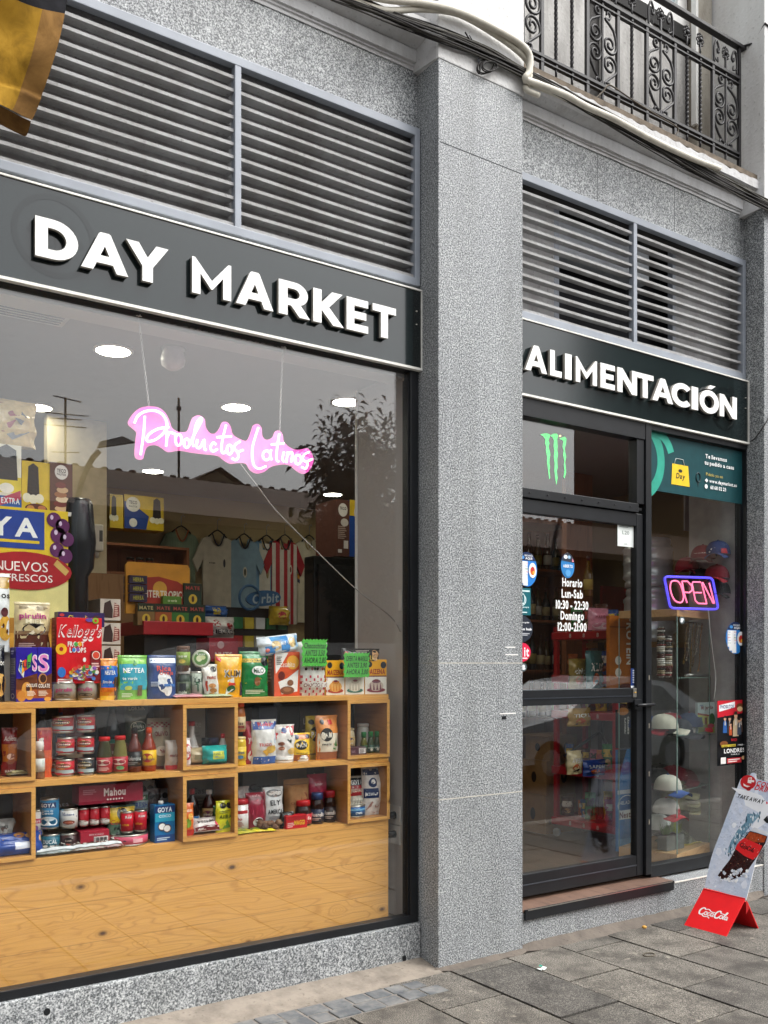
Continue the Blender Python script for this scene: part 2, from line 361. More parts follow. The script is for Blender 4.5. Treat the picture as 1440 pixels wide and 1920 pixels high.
def art(mb, fr, W, H, items, l0=.0006):
    """flat printing on a face, every item a hair above the one before"""
    for i, it in enumerate(items):
        l = l0 + .00035 * i; k = it[0]
        if k == 'r':
            _, x0, y0, x1, y1, c = it; m = mat(c) if isinstance(c, str) else c
            nx = max(1, int(10 * abs(x1 - x0) + .99)); ny = max(1, int(8 * abs(y1 - y0) + .99))
            mb.grid(lambda a, b: fr((x0 + (x1 - x0) * a) * W, (y0 + (y1 - y0) * b) * H, l), nx, ny, m)
        elif k == 't':
            m = mat(it[6]) if isinstance(it[6], str) else it[6]
            put_text(mb, fr, it[1], it[2] * W, it[3] * H, it[4] * W if it[4] else None, it[5] * H, m, l, *(it[7:]))
        elif k == 'd':
            _, cx, cy_, rx, ry, c = it; m = mat(c) if isinstance(c, str) else c; n = 18
            pts = [fr(cx * W, cy_ * H, l)] + [fr((cx + rx * math.cos(q * 2 * math.pi / n)) * W, (cy_ + ry * math.sin(q * 2 * math.pi / n)) * H, l) for q in range(n)]
            mb.add(pts, [(0, 1 + q, 1 + (q + 1) % n) for q in range(n)], m)
        elif k == 'p':
            _, poly, c = it; m = mat(c) if isinstance(c, str) else c
            tri = tessellate_polygon([[Vector((p[0], p[1], 0)) for p in poly]])
            mb.add([fr(p[0] * W, p[1] * H, l) for p in poly], [tuple(t) for t in tri], m)
        elif k == 'b':   # barcode-like fine lines of text
            _, x0, y0, x1, y1, n, c = it; m = mat(c)
            for q in range(n):
                yy = y0 + (y1 - y0) * (q + .5) / n; hh = (y1 - y0) / n * .28; xe = x0 + (x1 - x0) * (.7 + .3 * ((q * 37 % 10) / 10))
                mb.grid(lambda a, b: fr((x0 + (xe - x0) * a) * W, (yy - hh + 2 * hh * b) * H, l), 3, 1, m)
def spline(pts, n=6):
    """smooth curve through points"""
    P = [Vector(p) for p in pts]; out = []
    for i in range(len(P) - 1):
        p0 = P[i - 1] if i else P[i] * 2 - P[i + 1]; p1 = P[i]; p2 = P[i + 1]; p3 = P[i + 2] if i + 2 < len(P) else P[i + 1] * 2 - P[i]
        for k in range(n):
            t = k / n; out.append(.5 * ((2 * p1) + (p2 - p0) * t + (2 * p0 - 5 * p1 + 4 * p2 - p3) * t * t + (3 * p1 - p0 - 3 * p2 + p3) * t ** 3))
    out.append(P[-1]); return out
# ================================================================ GROUND
def S(o, name=None): o['kind'] = 'structure'; return o
g = MB(); g.box(-70, 90, -90, 40, -.5, -.14, ASPHALT); S(g.build('road'))
g = MB(); g.box(-12, 20, -2.55, 0.15, -.135, -.012, MORTAR)
g.box(-12, 20, -2.73, -2.555, -.135, .0, mat('8f8c86', .8, var=.2, scale=40), bev=.012)
XJ, WJ = 2.605, .3765
for k in range(-36, 44):
    xa = XJ + k * WJ; off = -.455 - .027 * k if -6 < k < 10 else -.455
    if k % 2: off += -.345
    off = off - .70 * math.floor((off + .13) / .70) - .0 if False else off
    ys = [off + .69 * q for q in range(-5, 3)]
    for a, b_ in zip(ys, ys[1:]):
        a2 = max(a, -2.545); b2 = min(b_, -.02 if xa < 2.6 else (-.055 if xa > 2.9 else -.045))
        if b2 - a2 < .05: continue
        if xa < 2.58: b2 = min(b2, -.285)
        if b2 - a2 < .05: continue
        h = random.uniform(-.0025, .0025)
        g.box(xa + .0065, xa + WJ - .0065, a2 + .0055, b2 - .0055, -.1, h, SLAB, skip='b')
S(g.build('pavement'))
g = MB(); random.seed(3)
for r in range(2):
    x = -3.0
    while x < 2.79:
        wd = random.uniform(.10, .135); h = random.uniform(-.002, .004); j = random.uniform(-.006, .006)
        y0 = -.072 - r * .105
        if x + wd < 2.86 - r * .05: g.box(x + .005, x + wd - .006, y0 - .095 + j, y0 + j, -.05, h, COBBLE, bev=.006)
        x += wd
g.box(-3, 2.82, -.285, -.062, -.05, -.004, mat('75706a', .9, var=.3, scale=30))
S(g.build('tiled_pavement_strip'))
def fillet(x0, x1, yin, yout, h, seed, mm=None):
    m = MB()
    def fn(u, v):
        x = x0 + (x1 - x0) * u; nz = noise.noise(Vector((x * 4, seed, 0))) * .035 + noise.noise(Vector((x * 17, seed, 3))) * .012
        y = yin + (yout + nz - yin) * v * (1 if x0 < 0 else min(1, .15 + 6 * min(u, 1 - u)))
        return Vector((x, y, h * (1 - v) ** 1.4 + .005 - .012 * v + noise.noise(Vector((x * 14, y * 14, seed))) * .004 * (1 - v)))
    m.grid(fn, 150, 6, mm or CONCRETE); return m
S(fillet(-3, 2.948, .147, -.06, .02, 1).build('cement_fillet')); S(fillet(2.93, 3.56, .004, -.05, .006, 7, CONCRETE_D).build('cement_fillet')); S(fillet(3.5, 5.72, .012, -.09, .03, 4, CONCRETE_D).build('cement_fillet'))
# litter
t = MB(); t.lathe([(.004, 0), (.013, .003), (.014, .012), (.007, .017)], mat('b98a3a', .6), 8)
tag(t.build('pebble', loc=onZ(1208, 1741, .03)), 'small tan pebble on the cement fillet below the door step', 'pebble')
t = MB(); t.grid(lambda u, v: Vector((u * .05, v * .022 + .01 * math.sin(u * 5), .006 + .006 * math.sin(u * 7 + v))), 6, 2, mat('dfe9e4', .4)); t.grid(lambda u, v: Vector((.03 + u * .02, .012 + v * .016, .014 + .004 * math.sin(u * 7 + v))), 3, 2, mat('3f9c86', .4))
tag(t.build('paper_scrap', loc=onZ(1016, 1822, .002), rz=.5), 'crumpled white and green paper scrap lying on the pavement slab', 'litter')
t = MB(); ring = [(.036 * math.cos(a * .35), .026 * math.sin(a * .35), 0) for a in range(18)]
t.tube(ring, .004, mat('5d564b', .9), 5, closed=True)
tag(t.build('ring_stain', loc=onZ(1217, 1790, .002)), 'flattened grey ring pressed on the pavement slab', 'litter')

# ================================================================ SHOP BUILDING
bld = thing('shop_building', 'granite-clad shop building with pilasters, grey louvre vents and a balcony above', 'building')
def part(mb, name, parent=bld, **k): return tag(mb.build(name, parent), **k)
PX0, PX1, QX0, QX1 = 2.948, 3.525, 5.721, 6.32
def joint(m, x0, x1, z, y=0):   # pale mortar line, 1.5 mm proud
    m.box(x0, x1, y - .0012, y + .01, z - .0025, z + .0025, mat('bdb9ae', .8))
m = MB(); m.box(PX0, PX1, 0, .20, -.05, 4.627, GRANITE, bev=.004)
for z in (.86, 1.555): joint(m, PX0 + .006, PX1 - .004, z)
m.box(PX0 + .01, PX1 - .01, -.0012, .01, 4.203, 4.206, mat('3c3e40', .9))
m.box(PX0 - .0012, PX0 + .01, .0, .16, .858, .861, mat('9d988d', .8)); m.box(PX0 - .0012, PX0 + .01, .0, .16, 1.553, 1.556, mat('9d988d', .8))
for z, x0, x1 in ((1.64, 3.40, 3.47), (1.285, 3.36, 3.475), (1.60, 3.40, 3.49)): m.box(x0, x1, -.0016, .01, z - .003, z + .003, WHITE)
m.box(3.375, 3.405, -.002, .01, 1.255, 1.272, BLACKM)
part(m, 'pilaster')
m = MB(); m.box(PX0 - .0005, PX0 + .035, -.0025, .02, 0.0, 4.6, mat('6f6a64', .8, var=.2), bev=.002); 
m = MB(); m.box(QX0, QX1, 0, .20, -.05, 4.627, GRANITE, bev=.004); part(m, 'pilaster')
m = MB(); m.box(-1.5, -.9, 0, .20, -.05, 4.627, GRANITE, bev=.004); part(m, 'pilaster')
m = MB(); m.box(-9, -1.5, .16, .5, -.05, 4.64, GRANITE); part(m, 'granite_wall'); m = MB(); m.box(QX1, 14, .16, .5, -.05, 4.64, GRANITE); part(m, 'granite_wall')
m = MB(); m.box(-.9, PX0, .18, .52, 4.335, 4.66, GRANITE); part(m, 'granite_band'); m = MB(); m.box(PX1, QX0, .16, .52, 4.318, 4.66, GRANITE)
for x in (): m.box(x, x + .0025, .1788, .2, 4.34, 4.64, mat('6b6d70', .9))
for x in (4.28, 4.99): m.box(x, x + .0025, .1588, .2, 4.33, 4.64, mat('6b6d70', .9))
m.box(QX0 - .03, QX0, .155, .18, 4.33, 4.62, GRANITE)
part(m, 'granite_band')
m = MB(); m.box(-.9, PX0 - .004, .145, .30, -.05, .205, GRANITE, bev=.004)
for px, py in ((88, 1897), (758, 1797)):
    p = onY(px, py, .145); m.add([(p.x + .014 * math.cos(a * .785), .1438, p.z + .016 * math.sin(a * .785)) for a in range(8)], [tuple(range(8))], BLACKM)
part(m, 'plinth')
m = MB(); m.box(PX1 + .001, QX0 - .002, .008, .30, -.05, .20, GRANITE, bev=.003); m.box(4.80, QX0 - .003, .004, .011, .193, .2005, mat('d9d5cc', .7)); part(m, 'plinth')
# plaster above the pilasters and the window wall of the flat above
for a, b_ in ((PX0 - .004, PX1 + .006), (QX0 - .004, QX1), (-1.5, -.9)): m = MB(); m.box(a, b_, -.004, .5, 4.627, 9, PLASTER_W, bev=.006); part(m, 'plaster_pilaster')
for a, b_ in ((-9, -1.5), (QX1, 14)): m = MB(); m.box(a, b_, .16, .5, 4.64, 9, PLASTER); part(m, 'plaster_wall')
def cornice(x0, x1, yw, z0, ragged):
    m = MB()
    pr = [(yw + .01, z0 - .004), (yw - .006, z0 - .004), (yw - .006, z0 + .012), (yw - .014, z0 + .016), (yw - .014, z0 + .026), (yw - .026, z0 + .030), (yw - .028, z0 + .088), (yw - .020, z0 + .090), (yw - .020, z0 + .100),
          (yw - .05, z0 + .105), (yw - .085, z0 + .118), (yw - .100, z0 + .135), (yw - .125, z0 + .137), (yw - .127, z0 + .195), (yw + .3, z0 + .20)]
    nx = 60; vs = []; fs = []
    for i in range(nx + 1):
        x = x0 + (x1 - x0) * i / nx
        for j, (y, z) in enumerate(pr):
            n_ = noise.noise(Vector((x * 6, j * .3, 1.7))) * .004 * ragged
            if j >= 13: n_ -= ragged * abs(noise.noise(Vector((x * 9, 2, 0)))) * .022
            vs.append((x, y, z + n_))
    k = len(pr)
    for i in range(nx):
        for j in range(k - 1): fs.append((i * k + j, (i + 1) * k + j, (i + 1) * k + j + 1, i * k + j + 1))
    m.add(vs, fs, PLASTER, False); return m
part(cornice(-.9, PX0, .18, 4.645, .4), 'cornice'); part(cornice(PX1, QX0, .16, 4.625, 1.3), 'cornice')
# plaster haunches where the cornices die against the pilasters
m = MB()
m.add([(PX0 - .002, .0, 4.63), (PX0 - .002, .19, 4.63), (PX0 - .002, .19, 4.95), (PX0 - .002, .0, 4.95), (PX0 - .03, .19, 4.63), (PX0 - .03, .19, 4.95)], [(0, 1, 4), (1, 2, 5, 4), (0, 4, 5, 3), (0, 3, 2, 1)], PLASTER)
part(m, 'plaster_haunch'); m = MB(); m.add([(QX0 - .002, .0, 4.63), (QX0 - .002, .17, 4.60), (QX0 - .002, .17, 4.8), (QX0 - .002, .0, 4.8), (QX0 - .05, .17, 4.60), (QX0 - .05, .17, 4.8)], [(0, 1, 4), (1, 2, 5, 4), (0, 4, 5, 3)], PLASTER)
part(m, 'plaster_haunch')
m = MB(); m.box(-.9, PX0, .30, .52, 4.84, 9, PLASTER); m.box(-.9, PX0 - .02, .1, .3, 4.848, 4.868, mat('2b2a29', .9)); part(m, 'upper_wall')
# balcony recess: slab, grey door panels, white window
m = MB(); m.box(PX1 + .006, QX0 - .004, .05, .62, 4.828, 4.862, mat('6a5f52', .9, var=.35, scale=20, bump=.6)); part(m, 'balcony_slab')
m = MB()
x = PX1 + .01
m.box(PX1 + .007, QX0 - .006, .50, .56, 4.862, 5.96, mat('3a3836', .8)); m.box(PX1 + .007, QX0 - .006, .455, .49, 5.905, 6.004, mat('1d1c1b', .8))  # second box: dark strip standing in for the shaded gap above the panels
for x0, x1 in ((3.60, 4.50), (4.66, 5.58)):
    m.box(x0, x1, .47, .50, 4.87, 5.904, GREYWOOD, bev=.004); m.box(x0 + .42, x0 + .48, .457, .47, 4.87, 5.903, GREYWOOD, bev=.003)
part(m, 'door_panel')
m = MB()
m.box(PX1 + .007, QX0 - .006, .462, .54, 6.006, 6.075, WHITE, bev=.004)
for x0, x1 in ((3.6, 3.7), (4.52, 4.6), (4.64, 4.72), (5.42, 5.52)): m.box(x0, x1, .47, .54, 6.062, 8.6, WHITE, bev=.004)
m.box(5.535, 5.70, .40, .52, 4.87, 8.6, plaster('flaking_jamb', (.42, .39, .33), (.16, .13, .10)))
m.box(5.50, 5.525, .38, .42, 5.3, 8.6, WHITE)
wf = part(m, 'window_frame')
m = MB(); m.box(3.7, 5.42, .50, .51, 6.062, 8.6, mat('aebfc4', .12, var=.12, scale=1.2, spec=.9)); tag(m.build('pane', wf))

# ---------------------------------------------------------------- louvre vents
def vent(name, x0, x1, z0, z1, y, mull, n, open_, dp):
    m = MB(); t = .032
    m.box(x0, x1, y - .012, y + .03, z0, z0 + t + .008, ZINC, bev=.003); m.box(x0, x1, y - .012, y + .03, z1 - t - .01, z1, ZINC, bev=.003)
    m.box(x1 - t, x1, y - .0145, y + .03, z0 + .001, z1 - .001, ZINC, bev=.003); m.box(x0, x0 + t, y - .0145, y + .03, z0 + .001, z1 - .001, ZINC, bev=.003)
    for a in mull: m.box(a - .015, a + .017, y - .010, y + .03, z0 + t, z1 - t, ZINC, bev=.003)
    v = part(m, 'louvre_vent')
    s = MB(); p = (z1 - z0 - 2 * t - .02) / n
    cuts = [x0 + t] + [q for a in mull for q in (a - .015, a + .017)] + [x1 - t]
    for k in range(n):
        z = z0 + t + .012 + p * k
        for a, b_ in zip(cuts[::2], cuts[1::2]):
            nx = 14; vs = []; fs = []
            prof = [(y + .002, z), (y + .002, z + .015), (y + .0045, z + .015), (y + .0045, z + .003), (y + dp * .4, z + p * open_ * .62 + .003), (y + dp, z + p * open_ + .003), (y + dp, z + p * open_), (y + dp * .4, z + p * open_ * .62)]
            for i in range(nx + 1):
                xx = a + (b_ - a) * i / nx; sag = noise.noise(Vector((xx * 1.3, z * 9, 5))) * .006
                vs += [(xx, q[0], q[1] + sag) for q in prof]
            K = len(prof)
            for i in range(nx):
                for j in range(K): fs.append((i * K + j, (i + 1) * K + j, (i + 1) * K + (j + 1) % K, i * K + (j + 1) % K))
            s.add(vs, fs, SLATM)
    tag(s.build('slats', v)); b = MB()
    if name == 'l': b.box(x0, x1, y + .063, y + .075, z0, z1, SLATM)  # grey plate added behind the left slats so the gaps stay light
    b.box(x0, x1, y + .30, y + .33, z0, z1, mat('15161a', .8)); b.box(x0, x1, y + .04, y + .30, z0 - .005, z0, mat('3a3937', .9)); b.box(x0, x1, y + .04, y + .30, z1 - .02, z1 - .01, mat('3a3937', .9))
    tag(b.build('duct_back', v))
    return v
vent('l', -.9, 2.944, 3.513, 4.335, .163, (.62, 1.906), 12, .06, .060)
v2 = vent('r', PX1, QX0 - .003, 3.497, 4.318, .152, (4.598,), 11, .05, .048)
b = MB(); b.box(4.02, 4.06, .26, .30, 3.53, 4.28, ZINC); b.box(5.10, 5.13, .26, .30, 3.53, 4.28, ZINC); b.box(5.13, 5.72, .262, .28, 3.53, 4.28, SLATM); b.box(3.53, 4.02, .262, .28, 3.53, 4.28, SLATM)
b.box(4.07, 4.9, .29, .40, 4.02, 4.25, mat('9ea3a8', .4)); tag(b.build('duct_casing', v2))

# ---------------------------------------------------------------- shop signs
LET = {}
def arc(cx, cy_, rx, ry, a0, a1, n=14): return [(cx + rx * math.cos(rad(a0 + (a1 - a0) * i / n)), cy_ + ry * math.sin(rad(a0 + (a1 - a0) * i / n))) for i in range(n + 1)]
LET['D'] = (.87, [[(0, 0)] + arc(.36, .5, .5, .5, -90, 90) + [(0, 1)], [(.25, .23)] + arc(.36, .5, .26, .27, -90, 90) + [(.25, .77)]])
LET['A'] = (1.04, [[(0, 0), (.26, 0), (.34, .2), (.70, .2), (.78, 0), (1.04, 0), (.65, .97), (.61, 1), (.43, 1), (.39, .97)], [(.42, .4), (.62, .4), (.52, .66)]])
LET['Y'] = (.96, [[(0, 1), (.28, 1), (.48, .64), (.68, 1), (.96, 1), (.60, .4), (.60, 0), (.36, 0), (.36, .4)]])
LET['M'] = (1.10, [[(0, 0), (.23, 0), (.23, .58), (.53, .2), (.57, .2), (.87, .58), (.87, 0), (1.1, 0), (1.1, 1), (1.02, 1), (.55, .44), (.08, 1), (0, 1)]])
LET['R'] = (.86, [[(0, 0), (.24, 0), (.24, .3), (.34, .3), (.57, 0), (.86, 0), (.60, .36)] + arc(.44, .66, .36, .34, -50, 90) + [(0, 1)], [(.24, .51)] + arc(.42, .655, .15, .145, -90, 90) + [(.24, .80)]])
LET['K'] = (.90, [[(0, 0), (.24, 0), (.24, .4), (.58, 0), (.9, 0), (.46, .52), (.86, 1), (.55, 1), (.24, .62), (.24, 1), (0, 1)]])
LET['E'] = (.68, [[(0, 0), (.68, 0), (.68, .22), (.24, .22), (.24, .39), (.62, .39), (.62, .61), (.24, .61), (.24, .78), (.68, .78), (.68, 1), (0, 1)]])
LET['T'] = (.80, [[(.28, 0), (.52, 0), (.52, .78), (.80, .78), (.80, 1), (0, 1), (0, .78), (.28, .78)]])
LET['L'] = (.60, [[(0, 0), (.6, 0), (.6, .23), (.24, .23), (.24, 1), (0, 1)]])
LET['I'] = (.25, [[(0, 0), (.25, 0), (.25, 1), (0, 1)]])
LET['N'] = (.92, [[(0, 0), (.24, 0), (.24, .58), (.68, 0), (.92, 0), (.92, 1), (.68, 1), (.68, .42), (.24, 1), (0, 1)]])
LET['C'] = (.92, [arc(.51, .5, .52, .52, 42, 318, 26) + arc(.51, .5, .27, .28, 318, 42, 22)])
LET['O'] = (1.04, [arc(.52, .5, .52, .52, 0, 349, 30), arc(.52, .5, .27, .28, 0, 349, 30)])
LFACE = mat('f4f4f1', .4, var=.02); LSIDE = mat('a9a49b', .5); LDARK = mat('16181a', .5)
def loops_prism(mb, loops, fr, l0, l1, mf, ms):
    flatp = [p for lp in loops for p in lp]; tri = tessellate_polygon([[Vector((p[0], p[1], 0)) for p in lp] for lp in loops])
    mb.add([fr(p[0], p[1], l1) for p in flatp], [tuple(t) for t in tri], mf); mb.add([fr(p[0], p[1], l0) for p in flatp], [tuple(t) for t in tri], ms)
    for lp in loops:
        n = len(lp); mb.add([fr(p[0], p[1], l1) for p in lp] + [fr(p[0], p[1], l0) for p in lp], [(i, (i + 1) % n, n + (i + 1) % n, n + i) for i in range(n)], ms)
def grow(lp, d):
    cx = sum(p[0] for p in lp) / len(lp); out = []; n = len(lp)
    for i in range(n):
        a, b, c = lp[i - 1], lp[i], lp[(i + 1) % n]
        n1 = Vector((b[1] - a[1], a[0] - b[0])); n2 = Vector((c[1] - b[1], b[0] - c[0]))
        nn = (n1.normalized() if n1.length else n1) + (n2.normalized() if n2.length else n2)
        nn = nn.normalized() if nn.length else nn; out.append((b[0] + nn.x * d, b[1] + nn.y * d))
    return out
def sign(label, x0, x1, z0, z1, y, word, z_lo, z_hi, logo, mirror_strip):
    t = thing('shop_sign', label, 'shop sign', (x0, y, z0)); W = x1 - x0; H = z1 - z0
    m = MB(); m.box(0, W, 0, .05, 0, H, SIGNBLK); fr = flat((0, 0, 0), (1, 0, 0), (0, 0, 1))
    gl = mat('151d1e', .13, spec=.62)
    for cx, cy_, R_ in logo:
        loops_prism(m, [arc(cx, cy_, R_, R_, 0, 350, 30), arc(cx, cy_, R_ * .86, R_ * .86, 0, 350, 30)], fr, 0, .0008, gl, gl)
        loops_prism(m, [arc(cx + R_ * .55, cy_ + R_ * .9, R_ * .22, R_ * .22, 0, 340, 16)], fr, 0, .0007, gl, gl) if R_ < .16 else None
        for k in range(5):
            a = rad(20 + k * 32); m.prism([(cx, cy_ - R_ * .5), (cx + R_ * .72 * math.cos(a + .12), cy_ - R_ * .3 + R_ * .8 * math.sin(a + .12)), (cx + R_ * .72 * math.cos(a - .12), cy_ - R_ * .3 + R_ * .8 * math.sin(a - .12))], fr, 0, .0007, gl)
    m.box(W - .05 if mirror_strip > 0 else 0, W, -.0012, .0, .004, H - .004, mat('0b1212', .06, spec=.8)) if mirror_strip else None  # dark reflection of the pilaster side painted as an end strip
    for a, b_ in ((W - .03, H * .55), (W - .03, H * .72)): m.lathe([(.006, 0), (.006, .004)], TIN, 8, (a, -.004, b_))
    tag(m.build('panel', t))
    m = MB(); tr = mat('e6e4dc', .35)
    m.box(-.004, W + .008, -.010, .03, -.012, 0, tr); m.box(-.004, W + .008, -.008, .03, H, H + .008, tr); m.box(W, W + .008, -.0085, .03, 0, H, tr); tag(m.build('trim', t))
    for ch, a, b_ in word:
        base = 'O' if ch == 'Ó' else ch; wd, lp = LET[base]
        zh = z_hi; sx = (b_ - a) / wd; sz = zh - z_lo
        q = [[(a - x0 + p[0] * sx, z_lo - z0 + p[1] * sz) for p in l_] for l_ in lp]
        if ch == 'Ó': acc = [(a - x0 + .40 * sx, z_lo - z0 + 1.08 * sz), (a - x0 + .62 * sx, z_lo - z0 + 1.08 * sz), (a - x0 + .86 * sx, z_lo - z0 + 1.26 * sz), (a - x0 + .56 * sx, z_lo - z0 + 1.26 * sz)]
        m = MB(); loops_prism(m, q, fr, .016, .034, LFACE, LSIDE); loops_prism(m, [grow(l_, -.0015) for l_ in q], fr, .0, .0158, LDARK, LDARK)
        if ch == 'Ó': loops_prism(m, [acc], fr, .016, .034, LFACE, LSIDE); loops_prism(m, [acc], fr, 0, .0158, LDARK, LDARK)
        tag(m.build('letter', t))
    return t
sign('long black fascia sign with raised white letters over the big left window', -.9, 2.944, 3.085, 3.485, .145,
     [('D', .995, 1.168), ('A', 1.178, 1.376), ('Y', 1.368, 1.555), ('M', 1.664, 1.852), ('A', 1.876, 2.066), ('R', 2.094, 2.262), ('K', 2.280, 2.452), ('E', 2.468, 2.594), ('T', 2.621, 2.763)], 3.187, 3.347, [(1.98, .21, .17)], 1)
sign('black fascia sign with raised white letters ALIMENTACIÓN over the shop door', PX1 + .002, QX0 - .012, 3.062, 3.475, .118,
     [('A', 3.622, 3.790), ('L', 3.813, 3.905), ('I', 3.931, 3.985), ('M', 4.018, 4.195), ('E', 4.224, 4.348), ('N', 4.37, 4.545), ('T', 4.543, 4.697), ('A', 4.686, 4.884), ('C', 4.87, 5.062), ('I', 5.066, 5.132), ('Ó', 5.146, 5.348), ('N', 5.355, 5.54)], 3.187, 3.333, [(1.92, .19, .145)], 0)

# ---------------------------------------------------------------- big left window
wl = thing('shop_window', 'large black-framed display window left of the granite pilaster', 'window', (0, 0, 0))
m = MB(); y0, y1 = .165, .225
m.box(-.9, PX0 - .006, y0, y1, .207, .245, BLACKM, bev=.003); m.box(2.893, PX0 - .007, y0 - .002, y1, .2455, 3.067, BLACKM, bev=.003); m.box(-.9, PX0 - .006, y0, y1, 3.068, 3.083, BLACKM)
m.box(2.885, 2.893, y0 + .012, y1, .246, 3.03, BLACKM); m.box(-.9, -.85, y0, y1, .246, 3.03, BLACKM)
tag(m.build('frame', wl)); m = MB(); m.box(-.85, 2.889, .188, .196, .24, 3.075, GLASS); tag(m.build('pane', wl))
# ---------------------------------------------------------------- door and right window
DY = .14
dr = thing('shop_door', 'black metal glazed shop door with a mid rail and pull handle', 'door', (0, 0, 0))
m = MB(); d0, d1 = DY + .006, DY + .055
m.box(3.54, 4.672, d0, d1, .236, .362, BLACKM, bev=.004); m.box(3.54, 4.672, d0, d1, 1.312, 1.402, BLACKM, bev=.004); m.box(3.54, 4.672, d0, d1, 2.404, 2.484, BLACKM, bev=.004)
m.box(4.612, 4.672, d0 - .003, d1, .238, 2.482, BLACKM, bev=.004); m.box(3.54, 3.60, d0 - .003, d1, .238, 2.482, BLACKM, bev=.004)
m.box(3.6, 4.612, d0 - .004, d0, 1.35, 1.356, mat('2c3036', .35)); m.box(3.6, 4.612, d0 - .004, d0, .30, .306, mat('3a3e44', .35))
tag(m.build('leaf_frame', dr))
m = MB(); m.box(3.59, 4.62, DY + .026, DY + .034, .36, 1.315, GLASS); m.box(3.59, 4.62, DY + .026, DY + .034, 1.40, 2.41, GLASS); tag(m.build('glass', dr))
m = MB(); m.tube([(4.58, DY - .03, 1.295), (4.735, DY - .03, 1.298)], .009, BLACKM, 8); m.tube([(4.60, DY + .01, 1.295), (4.60, DY - .03, 1.295)], .008, BLACKM, 8); m.box(4.585, 4.65, DY - .004, DY + .006, 1.27, 1.33, BLACKM, bev=.003); tag(m.build('handle', dr))
m = MB(); m.box(4.575, 4.605, DY - .002, DY + .008, 1.345, 1.40, TIN, bev=.002); m.lathe([(.009, 0), (.009, .006)], mat('c9a24a', .3, 1), 10, (4.59, DY - .003, 1.37)); tag(m.build('lock_plate', dr))
m = MB()
for y_, s_ in ((1.45, 1), (.9, -1)): pass
ww = thing('side_window', 'black-framed side window right of the door with a transom light', 'window')
m = MB(); f0, f1 = DY - .012, DY + .065
m.box(3.53, 4.675, f0, f1, 2.944, 3.048, BLACKM, bev=.003); m.box(4.729, QX0 - .004, f0, f1, 3.014, 3.048, BLACKM, bev=.003); m.box(3.53, 4.618, f0 + .004, f1, 2.488, 2.542, BLACKM, bev=.003); m.box(3.53, 4.66, f0 + .016, f1, 2.505, 2.52, BLACKM)
m.box(4.676, 4.728, f0 - .004, f1, .236, 3.048, BLACKM, bev=.003); m.box(4.606, 4.675, f0 + .008, f1, 2.543, 2.944, BLACKM, bev=.003)
m.box(4.728, QX0 - .004, f0, f1, .214, .286, BLACKM, bev=.003); m.box(5.688, QX0 - .005, DY + .022, f1, .287, 3.013, BLACKM, bev=.002); m.box(5.708, QX0 - .005, f0 + .002, DY + .0215, .287, 3.013, BLACKM)
for k in range(7): m.lathe([(.006, 0), (.005, .004)], IRON, 6, (3.7 + k * .14, f0 + .002, 2.514))
for z in (.55, .85, 1.15, 1.45): m.box(4.70, 4.706, f0 - .0062, f0, z, z + .03, mat('8a8275', .7))
tag(m.build('frame', ww)); m = MB(); m.box(4.72, 5.695, DY + .026, DY + .034, .28, 3.03, GLASS); m.box(3.53, 4.61, DY + .026, DY + .034, 2.54, 2.95, GLASS); tag(m.build('pane', ww))
st = thing('door_step', 'brown wood-board door step with a black metal nosing', 'step', (0, 0, .2))
m = MB(); m.box(PX1 + .001, 4.79, .001, DY + .06, .001, .012, STEPWOOD); tag(m.build('boards', st))
m = MB(); m.box(PX1 + .012, 4.775, -.010, .0005, -.042, .015, BLACKM, bev=.002); m.box(PX1 + .03, 4.76, -.0115, -.0095, .009, .0135, TIN); tag(m.build('nosing', st))

# ================================================================ SHOP ROOM
m = MB(); m.box(-2.5, 9.5, .22, 9, .10, .215, LAMINATE); S(m.build('shop_floor'))
m = MB(); m.box(-2.5, 9.5, .22, 9, 3.10, 3.16, mat('9c9696', .85, var=.03)); S(m.build('shop_ceiling'))
m = MB(); m.box(-2.5, 9.5, 4.42, 4.55, .2, 3.1, mat('b59f74', .7, var=.06, scale=2)); S(m.build('shop_back_wall'))
m = MB(); m.box(6.75, 6.9, .62, 9, .2, 3.1, BEIGE); S(m.build('shop_side_wall'))
m = MB(); m.box(2.90, 3.58, .228, .69, .2, 3.09, WALLIN); m.box(2.893, 2.90, .68, .697, .2, 3.09, WHITE); S(m.build('shop_column_wall'))
m = MB(); m.box(5.735, 6.9, .222, .62, .2, 3.1, mat('b1ada9', .7)); S(m.build('shop_return_wall'))
m = MB(); m.box(-2.5, 2.895, .23, .36, 3.05, 3.099, WALLIN); S(m.build('shop_lintel'))
m = MB(); m.box(-9, 14, .53, 9, 3.17, 9, mat('8d8b88', .9)); part(m, 'upper_storey'); m = MB(); m.box(-9, -2.5, .52, 9, .0, 3.165, mat('8d8b88', .9)); part(m, 'side_block'); m = MB(); m.box(6.91, 14, .52, 9, 0, 3.165, mat('8d8b88', .9)); part(m, 'side_block'); m = MB(); m.box(-2.5, 6.9, 4.56, 9, 0, 3.165, mat('8d8b88', .9)); part(m, 'rear_block')
for a, b_ in ((PX0 + .003, PX1 - .004),): m = MB(); m.box(a, b_, .205, .525, 3.17, 4.62, mat('8d8b88', .9)); part(m, 'pier_core')
m = MB(); m.box(QX0 + .002, QX1, .205, .52, 3.1, 4.62, mat('8d8b88', .9)); part(m, 'pier_core')
